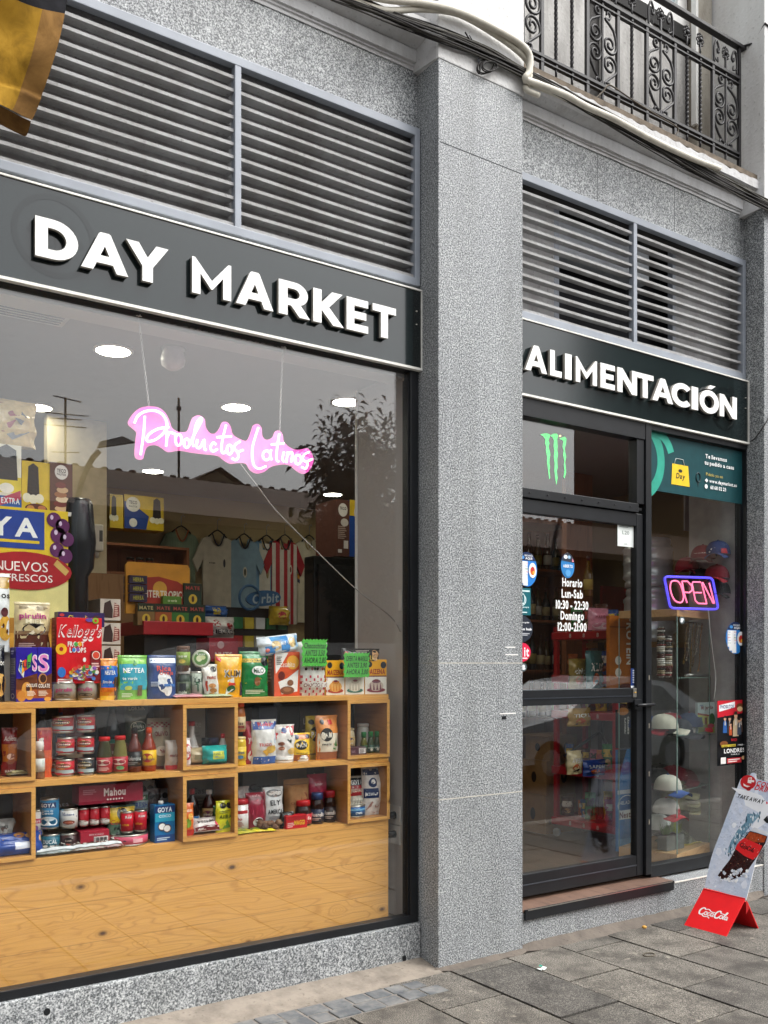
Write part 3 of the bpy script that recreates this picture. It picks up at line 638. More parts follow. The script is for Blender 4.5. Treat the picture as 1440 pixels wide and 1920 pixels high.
# ================================================================ THE OTHER SIDE OF THE STREET (seen mirrored in the glass)
def tile_mat():
    m, t, b = new_mat("roof_tiles"); g = N(t, "ShaderNodeNewGeometry")
    wv = N(t, "ShaderNodeTexWave", Scale=2.2, Distortion=.6); wv.bands_direction = 'X'; L(t, g.outputs['Position'], wv.inputs['Vector'])
    w2 = N(t, "ShaderNodeTexWave", Scale=1.1, Distortion=.4); w2.bands_direction = 'Y'; L(t, g.outputs['Position'], w2.inputs['Vector'])
    nz = N(t, "ShaderNodeTexNoise", Scale=2, Detail=5); L(t, g.outputs['Position'], nz.inputs['Vector'])
    c = mixc(t, .5, ramp(t, wv.outputs[0], [(.1, (.05, .028, .018)), (.8, (.17, .085, .05))]), ramp(t, w2.outputs[0], [(.1, (.05, .028, .018)), (.6, (.17, .09, .055))]))
    c = mixc(t, ramp(t, nz.outputs[0], [(.4, (0, 0, 0)), (.7, (.6, .6, .6))]), c, (.07, .055, .045))
    L(t, c, b.inputs['Base Color']); b.inputs['Roughness'].default_value = .85; return m
TILE = tile_mat(); DKWALL = mat('5b4a3c', .8, var=.2, scale=3)
oh = thing('tiled_roof_house', 'long low house with a brown tiled roof across the street, mirrored in the display window', 'house', (0, -12, 0))
m = MB(); m.box(-30, 28.6, -9, 0, -.2, 4.1, DKWALL); tag(m.build('wall', oh))
m = MB(); m.add([(-30.4, .5, 4.2), (28.8, .5, 4.2), (28.8, -4, 5.75), (-30.4, -4, 5.75), (-30.4, -8.6, 4.2), (28.8, -8.6, 4.2), (-30.4, .5, 4.05), (28.8, .5, 4.05)], [(0, 1, 2, 3), (3, 2, 5, 4), (6, 7, 1, 0)], TILE)
for k in range(190): m.lathe([(.07, 0), (.08, .06), (.05, .08)], TILE, 6, (-30 + k * .31, -4, 5.71))
rf = tag(m.build('roof', oh)); m = MB(); m.box(2, 2.7, -5.2, -4.6, 5.3, 6.1, DKWALL); tag(m.build('chimney', rf))
for k in range(9):
    x = -14 + k * 3.4; m = MB(); m.box(x, x + 1.2, .0, .06, 1.0, 2.6, mat('2b2622', .3)); m.box(x - .08, x + 1.28, .0, .04, .92, 1.0, mat('8b8378', .8)); tag(m.build('window', oh))
tb = thing('apartment_block', 'tall dark brick apartment block across the street beyond the low house', 'building', (29, -12, 0))
m = MB(); m.box(0, 26, -12, 0, -.2, 17, mat('4a382e', .85, var=.25, scale=5)); tag(m.build('wall', tb))
for r in range(5):
    for k in range(7):
        m = MB(); m.box(1.2 + k * 3.4, 2.7 + k * 3.4, 0, .05, 1.2 + r * 3.1, 3.0 + r * 3.1, mat('2a2c2e', .2)); m.box(1.1 + k * 3.4, 2.8 + k * 3.4, 0, .08, 1.08 + r * 3.1, 1.2 + r * 3.1, mat('8b8378', .8)); tag(m.build('window', tb))
gh = thing('gabled_house', 'pale gabled house rising behind the low tiled roof across the street', 'house', (13.3, -25, 0))
m = MB(); m.add([(-3, 0, 0), (3, 0, 0), (3, 0, 6.4), (0, 0, 8), (-3, 0, 6.4), (-3, -6, 0), (3, -6, 0), (3, -6, 6.4), (0, -6, 8), (-3, -6, 6.4)], [(0, 1, 2, 3, 4), (1, 6, 7, 2), (0, 4, 9, 5)], mat('b5a68d', .8)); tag(m.build('wall', gh))
m = MB(); m.add([(-3.3, .3, 6.25), (0, .3, 8.08), (0, -6.3, 8.08), (-3.3, -6.3, 6.25), (3.3, .3, 6.25), (3.3, -6.3, 6.25)], [(0, 1, 2, 3), (1, 4, 5, 2)], TILE); tag(m.build('roof', gh))
ant = thing('television_antenna', 'thin television antenna with crossed rods standing on the low tiled roof', 'antenna', (5.75, -16, 5.8)); am = mat('3b3a3a', .6)
m = MB(); m.tube([(0, 0, -.2), (0, 0, 1.35)], .025, am); tag(m.build('mast', ant)); m = MB(); m.tube([(-.25, 0, 1.35), (.3, .1, 1.28)], .015, am)
for z, w_ in ((1.0, .5), (.9, .35), (.75, .45), (.2, .3)): m.tube([(-w_, .05, z - .04), (w_, -.05, z + .04)], .012, am)
tag(m.build('rods', ant))
ant2 = thing('radio_mast', 'plain radio mast with a small knob on top rising behind the low tiled roof', 'antenna', (8.35, -16.2, 5.7)); m = MB(); m.tube([(0, 0, -.3), (0, 0, 1.9)], .03, am); m.lathe([(.02, 0), (.06, .03), (.06, .1), (.02, .12)], am, 8, (0, 0, 1.6)); tag(m.build('mast', ant2))
def lamp(loc, label):
    t = thing('street_lamp', label, 'street lamp', loc, 0, 'street lamps across the road'); gm = mat('4a4b4b', .5)
    m = MB(); m.tube([(0, 0, 0), (0, 0, 3.6)] + [(.62 * (1 - math.cos(a)), .0, 3.6 + 1.62 * math.sin(a)) for a in [rad(q) for q in range(10, 76, 10)]], [.06] * 2 + [.045] * 7, gm, 8); tag(m.build('pole', t))
    m = MB(); m.add([(.4, -.09, 5.18), (.95, -.10, 5.33), (1.02, 0, 5.34), (.95, .10, 5.33), (.4, .09, 5.18), (.42, 0, 5.28), (.8, 0, 5.42)], [(0, 1, 2, 3, 4), (0, 5, 6, 1), (1, 6, 2), (2, 6, 3), (3, 6, 5, 4), (4, 5, 0)], gm); tag(m.build('lamp_head', t)); return t
l1 = lamp((4.45, -11, -.14), 'curved-arm street lamp across the road, mirrored left of the pink neon sign'); copy_thing(l1, (14.9, -11, -.14), 0, 'curved-arm street lamp across the road, mirrored in the door glass')
# tree: trunk, limbs and a crown of long drooping leaves
tr = thing('street_tree', 'dark broad-leaved street tree mirrored at the right end of the display window', 'tree', (7.9, -8.0, -.14)); random.seed(11)
m = MB(); bark = mat('3a2f27', .9); m.tube(spline([(0, 0, 0), (.05, .02, 1.4), (-.05, .05, 2.6), (.05, 0, 3.6), (0, 0, 4.9)]), [.13 - .0045 * i for i in range(25)], bark, 8)
limbs = []
for k in range(15):
    a = k * 2.4; z = 2.2 + k * .17; r = .75 * (1 - .25 * abs(k - 5) / 8); e = Vector((r * math.cos(a), r * math.sin(a), z + .55)); limbs.append((Vector((0, 0, z)), e)); m.tube(spline([(0, 0, z), (e.x * .5, e.y * .5, z + .18), e], 4), [.05, .045, .04, .036, .03, .027, .022, .018, .012], bark, 5)
tag(m.build('trunk', tr)); m = MB(); lm = [mat(c, .5, var=.3) for c in ('1c2415', '25261a', '161d11')]
for k in range(5600):
    a_, e = random.choice(limbs); t_ = random.uniform(.25, 1.15); p = a_.lerp(e, t_) + Vector((random.gauss(0, .15), random.gauss(0, .15), random.gauss(0, .16)))
    d = Vector((random.gauss(0, 1), random.gauss(0, 1), -.5 + random.gauss(0, .5))).normalized(); sd = d.cross(Vector((random.random(), random.random(), 1))).normalized(); ln = random.uniform(.12, .22); wd = ln * .2
    q = p + d * ln * .5; m.add([p, q + sd * wd + Vector((0, 0, .012)), p + d * ln + Vector((0, 0, -.03)), q - sd * wd + Vector((0, 0, .012))], [(0, 1, 2, 3)], random.choice(lm))
for k in range(34):
    a = k * 2.4; b0 = Vector((.35 * math.cos(a), .35 * math.sin(a), 4.7 + (k % 5) * .14)); d = Vector((math.cos(a) * .4, math.sin(a) * .4, .5)); 
    for q in range(9):
        p = b0 + d * q * .1; sd = Vector((math.cos(a + q * 2.1), math.sin(a + q * 2.1), -.5)) * .15; nn = sd.cross(Vector((0, 0, 1))).normalized() * .026
        m.add([p, p + sd * .5 + nn + Vector((0, 0, .03)), p + sd, p + sd * .5 - nn + Vector((0, 0, .03))], [(0, 1, 2, 3)], random.choice(lm))
tag(m.build('crown', tr))
def car(name, label, loc, prof, win, L_, W_, col, wheels, rz=0):
    t = thing(name, label, 'van' if 'van' in name else 'car', loc, rz); pm = mat(col, .18, var=.02, spec=.7); fr = lambda a, b, l: Vector((a, -l, b))
    m = MB(); n = len(prof); vs = []; cx = L_ / 2
    for s_, ins in ((-1, .0), (1, .0)):
        for a, b in prof: k = max(0, b - .95) * .30; vs.append((a, s_ * (W_ / 2 - k), b))
    tri = tessellate_polygon([[Vector((a, b, 0)) for a, b in prof]])
    m.add(vs, [tuple(q) for q in tri] + [tuple(n + i for i in reversed(q)) for q in tri] + [(i, (i + 1) % n, n + (i + 1) % n, n + i) for i in range(n)], pm); tag(m.build('body', t))
    gm = mat('15181b', .08, spec=.9)
    for s_ in (-1, 1):
        for wn in win:
            m = MB(); m.add([(a, s_ * (W_ / 2 - max(0, b - .95) * .30 + .006), b) for a, b in wn], [tuple(range(len(wn)))], gm); tag(m.build('window', t))
    for a in wheels:
        for s_ in (-1, 1):
            m = MB(); y = s_ * (W_ / 2 - .09); ring = [(a + .31 * math.cos(q * .314), .31 + .31 * math.sin(q * .314)) for q in range(20)]
            m.add([(p[0], y - .1, p[1]) for p in ring] + [(p[0], y + .1, p[1]) for p in ring], [tuple(range(20)), tuple(range(39, 19, -1))] + [(i, (i + 1) % 20, 20 + (i + 1) % 20, 20 + i) for i in range(20)], mat('17171a', .8)); wh = tag(m.build('wheel', t))
            m = MB(); yy = y + s_ * .104; m.add([(a + .19 * math.cos(q * .628), yy, .31 + .19 * math.sin(q * .628)) for q in range(10)], [tuple(range(10))], STEEL); tag(m.build('rim', wh))
    for s_ in (-1, 1):
        m = MB(); m.box(-.01, .06, s_ * (W_ / 2 - .2) - .12, s_ * (W_ / 2 - .2) + .12, .62, .76, mat('d8dadb', .15)); tag(m.build('headlight', t))
    return t
car('parked_van', 'pale parked van mirrored along the lower part of the display window', (2.6, -6.3, -.14), [(0, .3), (0, .75), (.35, 1.02), (.95, 1.12), (1.65, 1.85), (2.1, 1.95), (4.5, 1.95), (4.75, 1.6), (4.8, .3)], [[(1.25, 1.2), (1.8, 1.75), (2.5, 1.8), (2.5, 1.2)], [(2.6, 1.2), (2.6, 1.8), (3.5, 1.8), (3.5, 1.2)]], 4.8, 1.85, 'a9a9a8', (.9, 3.8))
car('silver_car', 'silver parked car mirrored in the lower glass of the shop door', (8.6, -6.3, -.14), [(0, .3), (0, .62), (.2, .8), (1.1, .95), (1.9, 1.42), (2.6, 1.5), (3.5, 1.4), (4.2, 1.0), (4.3, .3)], [[(1.45, .98), (2.0, 1.36), (2.6, 1.42), (2.6, .98)], [(2.7, .98), (2.7, 1.42), (3.3, 1.34), (3.7, .98)]], 4.3, 1.75, 'c3c6c9', (.8, 3.4))

# ================================================================ BALCONY RAILING
rl = thing('balcony_railing', 'black wrought-iron balcony railing with spirals and twisted bars', 'railing', (0, .15, 0))
m = MB(); m.box(3.535, 5.712, -.022, .022, 5.752, 5.775, IRON, bev=.003); tag(m.build('handrail', rl))
m = MB(); m.box(3.535, 5.66, -.014, .014, 5.535, 5.552, IRON); m.box(3.535, 5.66, -.012, .012, 5.50, 5.508, IRON); tag(m.build('middle_rail', rl))
m = MB(); m.box(3.535, 5.66, -.014, .014, 5.018, 5.034, IRON); m.box(3.535, 5.66, -.012, .012, 4.992, 4.999, IRON); tag(m.build('bottom_rail', rl))
for x, zt in ((3.81, 5.54), (4.18, 5.54), (4.445, 5.54), (4.71, 5.54), (4.98, 5.54), (5.37, 5.54), (5.657, 5.752), (3.545, 5.752)):
    m = MB(); m.box(x - .011, x + .011, -.010, .010, 4.862, zt, IRON); tag(m.build('post', rl))
def twisted(x):
    m = MB(); vs = []; fs = []; nz_ = 70; r = .0115
    for i in range(nz_ + 1):
        z = 4.99 + .56 * i / nz_; a = i * .42 if 6 < i < 66 else 0
        for k in range(4): vs.append((x + r * math.cos(a + k * math.pi / 2 + .78), r * math.sin(a + k * math.pi / 2 + .78), z))
    for i in range(nz_):
        for k in range(4): fs.append((i * 4 + k, i * 4 + (k + 1) % 4, (i + 1) * 4 + (k + 1) % 4, (i + 1) * 4 + k))
    m.add(vs, fs, IRON); m.tube([(x, 0, 5.0), (x, 0, 4.95)], .007, IRON); m.tube([(x, 0, 5.55), (x, 0, 5.63)], .006, IRON); tag(m.build('twisted_bar', rl))
def knob(x, z, r):
    m = MB(); vs = []; fs = []
    prof = [(r * math.sin(math.pi * i / 8), -r * 1.15 * math.cos(math.pi * i / 8)) for i in range(1, 8)]
    for j, (q, zz) in enumerate(prof):
        for k in range(14): a = 2 * math.pi * k / 14; bump = 1 + (.16 if (k + j) % 2 else -.1); vs.append((x + q * bump * math.cos(a), q * bump * .8 * math.sin(a), z + zz))
    for j in range(6):
        for k in range(14): fs.append((j * 14 + k, j * 14 + (k + 1) % 14, (j + 1) * 14 + (k + 1) % 14, (j + 1) * 14 + k))
    fs += [tuple(range(14)), tuple(84 + k for k in range(13, -1, -1))]
    m.add(vs, fs, IRON); tag(m.build('leaf_knob', rl))
def rosette(x, z):
    m = MB()
    for k in range(8): a = k * .785; m.tube([(x + .026 * math.cos(a) + .011 * math.cos(b), .004 * math.sin(b * 2), z + .034 * math.sin(a) + .011 * math.sin(b)) for b in [q * 1.05 for q in range(6)]], .0045, IRON, 4, closed=True)
    m.lathe([(.012, -.012), (.016, 0), (.012, .012)], IRON, 8, (x, 0, z)); tag(m.build('rosette', rl))
for x in (3.925, 4.055, 4.575, 5.105, 5.24): twisted(x); knob(x, 4.915, .026); rosette(x, 5.655)
def spiral(cx, cz, r, a0, turns, sgn, n=26): return [(cx + r * (1 - .80 * i / n) * math.cos(a0 + sgn * turns * 2 * math.pi * i / n), cz + r * (1 - .80 * i / n) * math.sin(a0 + sgn * turns * 2 * math.pi * i / n)) for i in range(n + 1)]
def scrolls(xc, hw, sides=(-1, 1)):
    m = MB(); m.box(xc - .006, xc + .006, -.006, .006, 4.95, 5.64, IRON); tag(m.build('centre_bar', rl)); knob(xc, 4.92, .024); rosette(xc, 5.665)
    for s_ in sides:
        m = MB(); dz = -.035 if s_ > 0 else 0
        A = lambda q: [(xc + s_ * x, 0, z) for x, z in q]
        up = spiral(hw * .5, 5.335 + dz, hw * .47, 0, 1.6, -1)     # upper scroll: little curl, sweep outward, big spiral
        m.tube(spline(A(list(reversed(spiral(hw * .36, 5.475, hw * .24, rad(-120), .9, 1, 10))) + [(hw * .22, 5.44), (hw * .75, 5.40), (hw * .96, 5.36 + dz)] + up[1:]), 2), .0085, IRON, 5)
        lo = spiral(hw * .5, 5.21 + dz, hw * .47, 0, 1.6, 1)
        m.tube(spline(A(list(reversed(lo)) + [(hw * .95, 5.18 + dz), (hw * .55, 5.10), (hw * .14, 5.055)] + spiral(hw * .34, 5.055, hw * .24, rad(180), .9, 1, 10)), 2), .0085, IRON, 5)
        c = [(hw * .9, 5.555), (hw * .92, 5.66), (hw * .72, 5.715), (hw * .5, 5.66), (hw * .62, 5.64), (hw * .66, 5.665)]
        m.tube(spline(A(c), 5), .008, IRON, 5); m.tube(spline(A([(hw * .9, 5.60), (hw * .6, 5.58), (hw * .62, 5.61)]), 5), .005, IRON, 5)
        tag(m.build('scroll', rl))
scrolls(4.3125, .125); scrolls(4.845, .128); scrolls(5.51, .135); scrolls(3.67, .13)
m = MB(); m.tube([(5.68, 0, 5.77), (5.725, -.06, 5.78), (5.72, -.156, 5.86), (5.9, -.16, 5.84)], .008, IRON); tag(m.build('fixing_arm', rl))

# ================================================================ CABLES
CW = mat('cdc8ba', .6, var=.12, scale=20, bump=.2); CB = mat('24211f', .7, var=.3)
def run(pts, y, r, n=5): return spline([onY(px, py, yy) for (px, py), yy in zip(pts, y if isinstance(y, list) else [y] * len(pts))], n)
CW0 = [(640, -22), (720, -2), (790, 5), (860, 22), (930, 55), (975, 82), (993, 105), (992, 135), (985, 148), (1010, 158), (1060, 178), (1100, 200), (1150, 222), (1210, 255), (1260, 280), (1310, 302), (1349, 316)]
cwl = ['fat white conduit looping over the pilaster and along the cornice', 'white conduit lying under the fat one across the pilaster', 'thin white conduit pressed along the balcony edge']
for i, (dy, yv, r, a, b) in enumerate(((0, -.055, .018, 0, 17), (13, -.03, .015, 0, 10), (7, -.02, .012, 7, 16))):
    m = MB(); P = [(x, y + dy + (i == 1) * 8 * math.sin(x * .02)) for x, y in CW0[a:b]]
    m.tube(run(P, yv, r), r, CW, 10); tag(m.build('white_conduit'), cwl[i], 'conduit')
random.seed(5)
cbk = thing('cable_bundle', 'sagging bundle of thin black cables under the white conduit', 'cable bundle')
for i in range(19):
    o = random.uniform(-4, 20); P = []
    for x in range(620, 1480, 60):
        yb = 20 + (x - 720) * .36 if x < 900 else 86 + (x - 900) * (.56 if x < 1000 else .535)
        if x >= 1000: yb = 142 + (x - 1000) * .54
        P.append((x, yb - 2 + o + 5 * math.sin(x * .013 + i * 1.9) + random.uniform(-2, 2)))
    m = MB(); m.tube(run(P, -.012 - .028 * random.random(), .004), random.choice((.003, .004, .0055)), random.choice((CB, CB, mat('3d3a35', .7), mat('4c4a3c', .7))), 5); tag(m.build('cable', cbk))
m = MB()
for k in range(4): m.tube([onY(915 + (20 - k * 2) * math.cos(a) * (1 if k % 2 else .8) + 3 * k - 5, 124 + (14 - k) * math.sin(a + k * .2) - math.cos(a) * 6, -.02 - .006 * k) for a in [q * .3 for q in range(21)]], .0035, CB, 5, closed=True)
m.tube(run([(872, 60), (885, 82), (896, 105), (900, 130), (897, 138)], -.02, .004), .004, CB, 5); m.tube(run([(880, 66), (893, 90), (898, 118)], -.025, .004), .003, mat('54585e', .5), 5)
tag(m.build('cable_coil'), 'tangled coil of black cable hanging on the pilaster top', 'cable')
m = MB(); m.tube(run([(1092, 205), (1105, 195), (1130, 172), (1140, 160), (1152, 164), (1190, 190), (1230, 215), (1265, 235), (1272, 245), (1262, 258), (1270, 268)], .11, .004), .0045, mat('5a5247', .8), 5); tag(m.build('tie_wire'), 'grey tie wire knotted round the balcony bottom rail', 'wire')
m = MB(); m.tube(run([(1450, 770), (1430, 802), (1415, 822), (1406, 828)], [-.02, .0, .06, .1], .004), .004, CB, 5); tag(m.build('sign_cable'), 'single black cable running up from the corner of the door sign', 'cable')
m = MB(); m.tube([(1.4 + .05 * k, .145 + .004 * k, 4.862 + .001 * k) for k in range(24)], .018, CB, 6); tag(m.build('drain_pipe'), 'short black pipe lying on the left cornice', 'pipe')

# ================================================================ BANNER
def satin(name, c0, c1, c2):
    m, t, b = new_mat(name); g = N(t, "ShaderNodeTexCoord"); n1 = N(t, "ShaderNodeTexNoise", Scale=9, Detail=7, Roughness=.6, Distortion=.5); L(t, g.outputs['Object'], n1.inputs['Vector'])
    L(t, ramp(t, n1.outputs[0], [(.3, c0), (.52, c1), (.75, c2)]), b.inputs['Base Color']); b.inputs['Roughness'].default_value = .85; b.inputs['Specular IOR Level'].default_value = .12
    bp = N(t, "ShaderNodeBump", Strength=.5, Distance=.006); L(t, n1.outputs[0], bp.inputs['Height']); L(t, bp.outputs[0], b.inputs['Normal']); return m
GOLD = satin('gold_satin', (.13, .068, .006), (.30, .165, .016), (.42, .24, .03)); GBR = satin('brown_satin_hem', (.10, .05, .015), (.20, .105, .03), (.30, .16, .05)); BLKC = satin('black_satin', (.006, .006, .008), (.01, .01, .012), (.02, .02, .024))
bn = thing('banner', 'gold satin banner with a black top band hanging in front of the left louvres', 'banner', (0, -.4, 3.4))
def bfn(u, v):
    z = .058 + v * .80; zz = min(1, v / .62); xr = .862 + (.985 - .862) * zz ** .8 + .12 * max(0, v - .62)
    x = xr - (1 - u) * 1.3; fold = .022 * math.sin(x * 9 + z * 6) + .014 * math.sin(x * 23 - z * 15 + 1) + .02 * abs(math.sin((x * .8 - z * .9) * 7)) + noise.noise(Vector((x * 6, z * 6, 2))) * .02
    return Vector((x, fold - (.02 * (1 - v) if v < .1 else 0), z))
m = MB(); m.grid(lambda u, v: bfn(u * .945, v * .48), 90, 40, GOLD); tag(m.build('gold_field', bn)); m = MB(); m.grid(lambda u, v: bfn(.945 + u * .055, v * .48), 6, 40, GBR); m.grid(lambda u, v: bfn(u, .0) + Vector((0, .01 + .09 * v, -.022 * math.sin(v * 2.6) * (.4 + .6 * u))), 60, 5, GBR); tag(m.build('hem', bn)); m = MB(); m.grid(lambda u, v: bfn(u, .48 + v * .52), 60, 20, BLKC); tag(m.build('black_band', bn))
m = MB(); m.tube([(-.5, -.02, .87), (1.06, -.02, .87)], .014, mat('6b5a3c', .6), 8); tag(m.build('pole', bn)); m = MB(); m.tube([(.05, -.02, .87), (.05, .56, .80)], .012, IRON, 8); tag(m.build('bracket', bn))
# ================================================================ NEON SIGN "Productos Latinos"
def C(px, py): return (200 + px / 3.4286, 560 + py / 3.4286)      # measured on an enlarged crop of the sign
NY = .25
def npt(p, y=NY): q = C(*p); return onY(q[0], q[1], y)
ns = thing('neon_sign', 'pink script neon sign on a cloud-shaped panel hanging inside the display window', 'neon sign')
OUT = [(265, 690), (330, 695), (380, 730), (410, 790), (425, 830), (470, 855), (520, 850), (540, 800), (560, 760), (600, 748), (635, 775), (640, 820), (665, 860), (700, 865), (730, 830), (745, 795), (775, 790), (800, 820), (815, 870), (860, 900), (905, 910), (930, 860), (945, 815), (975, 803), (1000, 830), (1005, 880), (1030, 905), (1070, 890), (1085, 855), (1110, 845), (1135, 870), (1145, 920), (1190, 960), (1240, 970), (1290, 960), (1315, 980), (1335, 1030), (1325, 1070), (1300, 1110), (1265, 1125), (1225, 1105), (1180, 1070), (1130, 1065), (1060, 1080), (1020, 1110), (970, 1123), (925, 1100), (900, 1060), (850, 1055), (800, 1060), (760, 1040), (720, 1010), (650, 1000), (560, 990), (470, 975), (400, 985), (360, 960), (320, 940), (265, 950), (245, 1000), (235, 1030), (200, 1030), (183, 1000), (190, 900), (195, 860), (180, 840), (145, 810), (145, 780), (180, 730), (220, 700)]
o2 = spline([Vector((a, b, 0)) for a, b in OUT + OUT[:1]], 3)[:-1]
q = [npt((p.x, p.y)) for p in o2]; fr0 = lambda a, b, l: Vector((a, NY + .012 - l, b))
def pinkpanel():
    m, t, b = new_mat("pink_acrylic"); tc = N(t, "ShaderNodeNewGeometry"); nz = N(t, "ShaderNodeTexNoise", Scale=7, Detail=2); L(t, tc.outputs['Position'], nz.inputs['Vector'])
    c = ramp(t, nz.outputs[0], [(.35, (.80, .10, .48)), (.65, (.86, .26, .56))]); L(t, c, b.inputs['Base Color']); L(t, c, b.inputs['Emission Color']); b.inputs['Emission Strength'].default_value = .14; b.inputs['Roughness'].default_value = .3; return m
m = MB(); m.prism([(p.x, p.z) for p in q], fr0, 0, .006, pinkpanel(), emit('ff9fd6', .25)); tag(m.build('acrylic_panel', ns))
TUBE = emit('fff0fb', .7)
def oval(cx, cy_, rx, ry, a0=-60, a1=300): return [(cx + rx * math.cos(rad(a0 + (a1 - a0) * i / 10)), cy_ - ry * math.sin(rad(a0 + (a1 - a0) * i / 10))) for i in range(11)]
STR = [[(245, 755), (238, 860), (218, 1005)], [(178, 800), (200, 755), (250, 725), (310, 720), (360, 745), (385, 790), (385, 830), (360, 870), (315, 905), (270, 918), (256, 902), (275, 870), (330, 838), (400, 825)],
       [(388, 850), (387, 900), (382, 950)], [(387, 895), (405, 862), (440, 870)], oval(462, 908, 20, 36), oval(515, 930, 18, 28), [(532, 940), (560, 880), (592, 820), (612, 778), (600, 770), (575, 810), (560, 880), (552, 920), (560, 952)],
       [(583, 905), (579, 951), (600, 958), (627, 908), (629, 966), (642, 972)], [(703, 938), (685, 927), (667, 955), (682, 982), (712, 968)], [(768, 811), (745, 905), (738, 970), (750, 994), (768, 980)], [(707, 891), (803, 885)],
       oval(790, 971, 17, 30), [(858, 918), (830, 936), (818, 962), (842, 988), (846, 1018), (828, 1038), (806, 1026)], [(842, 988), (878, 972)], [(975, 828), (955, 890), (937, 960), (937, 1030), (952, 1078), (985, 1093), (1025, 1078)],
       oval(1028, 1008, 24, 30), [(1058, 970), (1052, 1005), (1062, 1038)], [(1110, 868), (1096, 960), (1092, 1030), (1108, 1050)], [(1058, 938), (1140, 930)], [(1140, 985), (1130, 1030), (1142, 1050)], [(1165, 985), (1155, 1055)], [(1158, 1012), (1184, 988), (1194, 1002), (1186, 1052)],
       oval(1230, 1035, 20, 30), [(1300, 985), (1268, 1005), (1262, 1035), (1290, 1058), (1280, 1092), (1252, 1082)], [(1288, 1048), (1322, 1032)]]
m = MB()
for s_ in STR: m.tube(spline([npt(p, NY - .006) for p in s_], 5), .0055, TUBE, 7)
tag(m.build('neon_tube', ns))
def chain(a, b, sag=0, n=22):
    m = MB(); a = Vector(a); b = Vector(b)
    for i in range(n):
        t0 = (i - .12) / n; t1 = (i + 1.12) / n; p = a.lerp(b, t0); e = a.lerp(b, t1); d = (e - p); md = (p + e) / 2 + Vector((0, 0, -sag * 4 * (i + .5) / n * (1 - (i + .5) / n))); sd = (Vector((0, 1, 0)) if i % 2 else d.normalized().cross(Vector((0, 1, 0)))) * .0042
        m.tube([md - d / 2, md - d * .25 + sd, md + d * .25 + sd, md + d / 2, md + d * .25 - sd, md - d * .25 - sd], .0011, mat('d9d6d4', .3, .6), 4, closed=True)
    return m
h1 = onY(259, 588, .215); h2 = onY(530, 650, .215)
tag(chain(h1, npt((272, 692)), n=30).build('chain', ns)); tag(chain(h2, npt((1112, 850)), n=26).build('chain', ns)); tag(chain(h1, h2, .012, 44).build('chain', ns))
for h in (h1, h2):
    m = MB(); m.box(-.014, .014, -.002, .006, -.016, .026, mat('e8e7e5', .35), bev=.004); m.tube([(0, -.004, 0), (0, -.014, -.012), (0, -.006, -.018)], .003, WHITE, 6); tag(m.build('adhesive_hook', ns, h - Vector((0, .012, 0))))
m = MB(); m.tube(spline([npt((860, 1062)), npt((910, 1130)), npt((965, 1200)), onY(520, 960, .27), onY(600, 1040, .28), onY(668, 1105, .30), Vector((2.885, .33, 1.80)), Vector((2.888, .25, 1.72))], 6), .0028, mat('8f8a86', .5), 6); tag(m.build('power_cord', ns))
m = MB(); m.box(0, .012, 0, .03, 0, .11, mat('c9c7c3', .4), bev=.003); tag(m.build('wall_sensor', loc=(2.886, .235, 1.83)), 'small pale box fixed to the white side wall inside the window', 'sensor')

# ================================================================ OPEN SIGN
os_ = thing('open_sign', 'blue and pink neon sign reading OPEN in the side window', 'neon sign'); OY = .26
def opt(px, py): return onY(1190 + px / 5.76, 1060 + py / 5.76, OY)
def rrect(c, r):
    out = []; n = len(c)
    for i in range(n):
        a, b, d = Vector(c[i - 1]), Vector(c[i]), Vector(c[(i + 1) % n]); p0 = b + (a - b).normalized() * r; p1 = b + (d - b).normalized() * r
        for k in range(6): t_ = k / 5; out.append((p0 * (1 - t_) ** 2 + b * 2 * t_ * (1 - t_) + p1 * t_ ** 2))
    return out
OC = [(318, 120), (840, 135), (905, 475), (385, 462)]
rr = [opt(*p) for p in rrect([Vector((a, b)) for a, b in OC], 45)]; m = MB(); m.tube(rr, .0075, emit('5a50ff', .75, '4038d0'), 8, closed=True); tag(m.build('blue_border', os_))
rr2 = [opt(*p) for p in rrect([Vector((a, b)) for a, b in [(305, 108), (848, 122), (918, 488), (372, 475)]], 50)]
m = MB(); m.prism([(p.x, p.z) for p in rr2], lambda a, b, l: Vector((a, OY + .014 - l, b)), 0, .004, CLEAR); tag(m.build('clear_panel', os_))
m = MB(); pk = emit('ff7aa0', .75, 'ff6a92')
OS = [[(440, 165), (395, 180), (385, 260), (420, 360), (470, 400), (510, 395), (528, 340), (510, 250), (480, 185), (440, 165)], [(510, 172), (530, 290), (565, 405)], [(510, 172), (570, 172), (615, 220), (620, 270), (590, 295), (535, 290)], [(712, 182), (630, 180), (620, 200), (655, 380), (690, 412), (778, 415)], [(640, 295), (722, 295)], [(778, 410), (722, 185), (735, 185), (850, 410), (862, 410), (805, 190)]]
for s_ in OS: m.tube(spline([opt(*p) for p in s_], 4) if len(s_) > 8 else [opt(*p) for p in s_], .0052, pk, 7)
tag(m.build('letter_tube', os_)); m = MB(); m.tube(spline([opt(795, 485), opt(815, 700), opt(850, 1000), opt(875, 1200), opt(870, 1330), opt(855, 1450)], 5), .0022, mat('d8d6d0', .5), 5); tag(m.build('power_cord', os_))

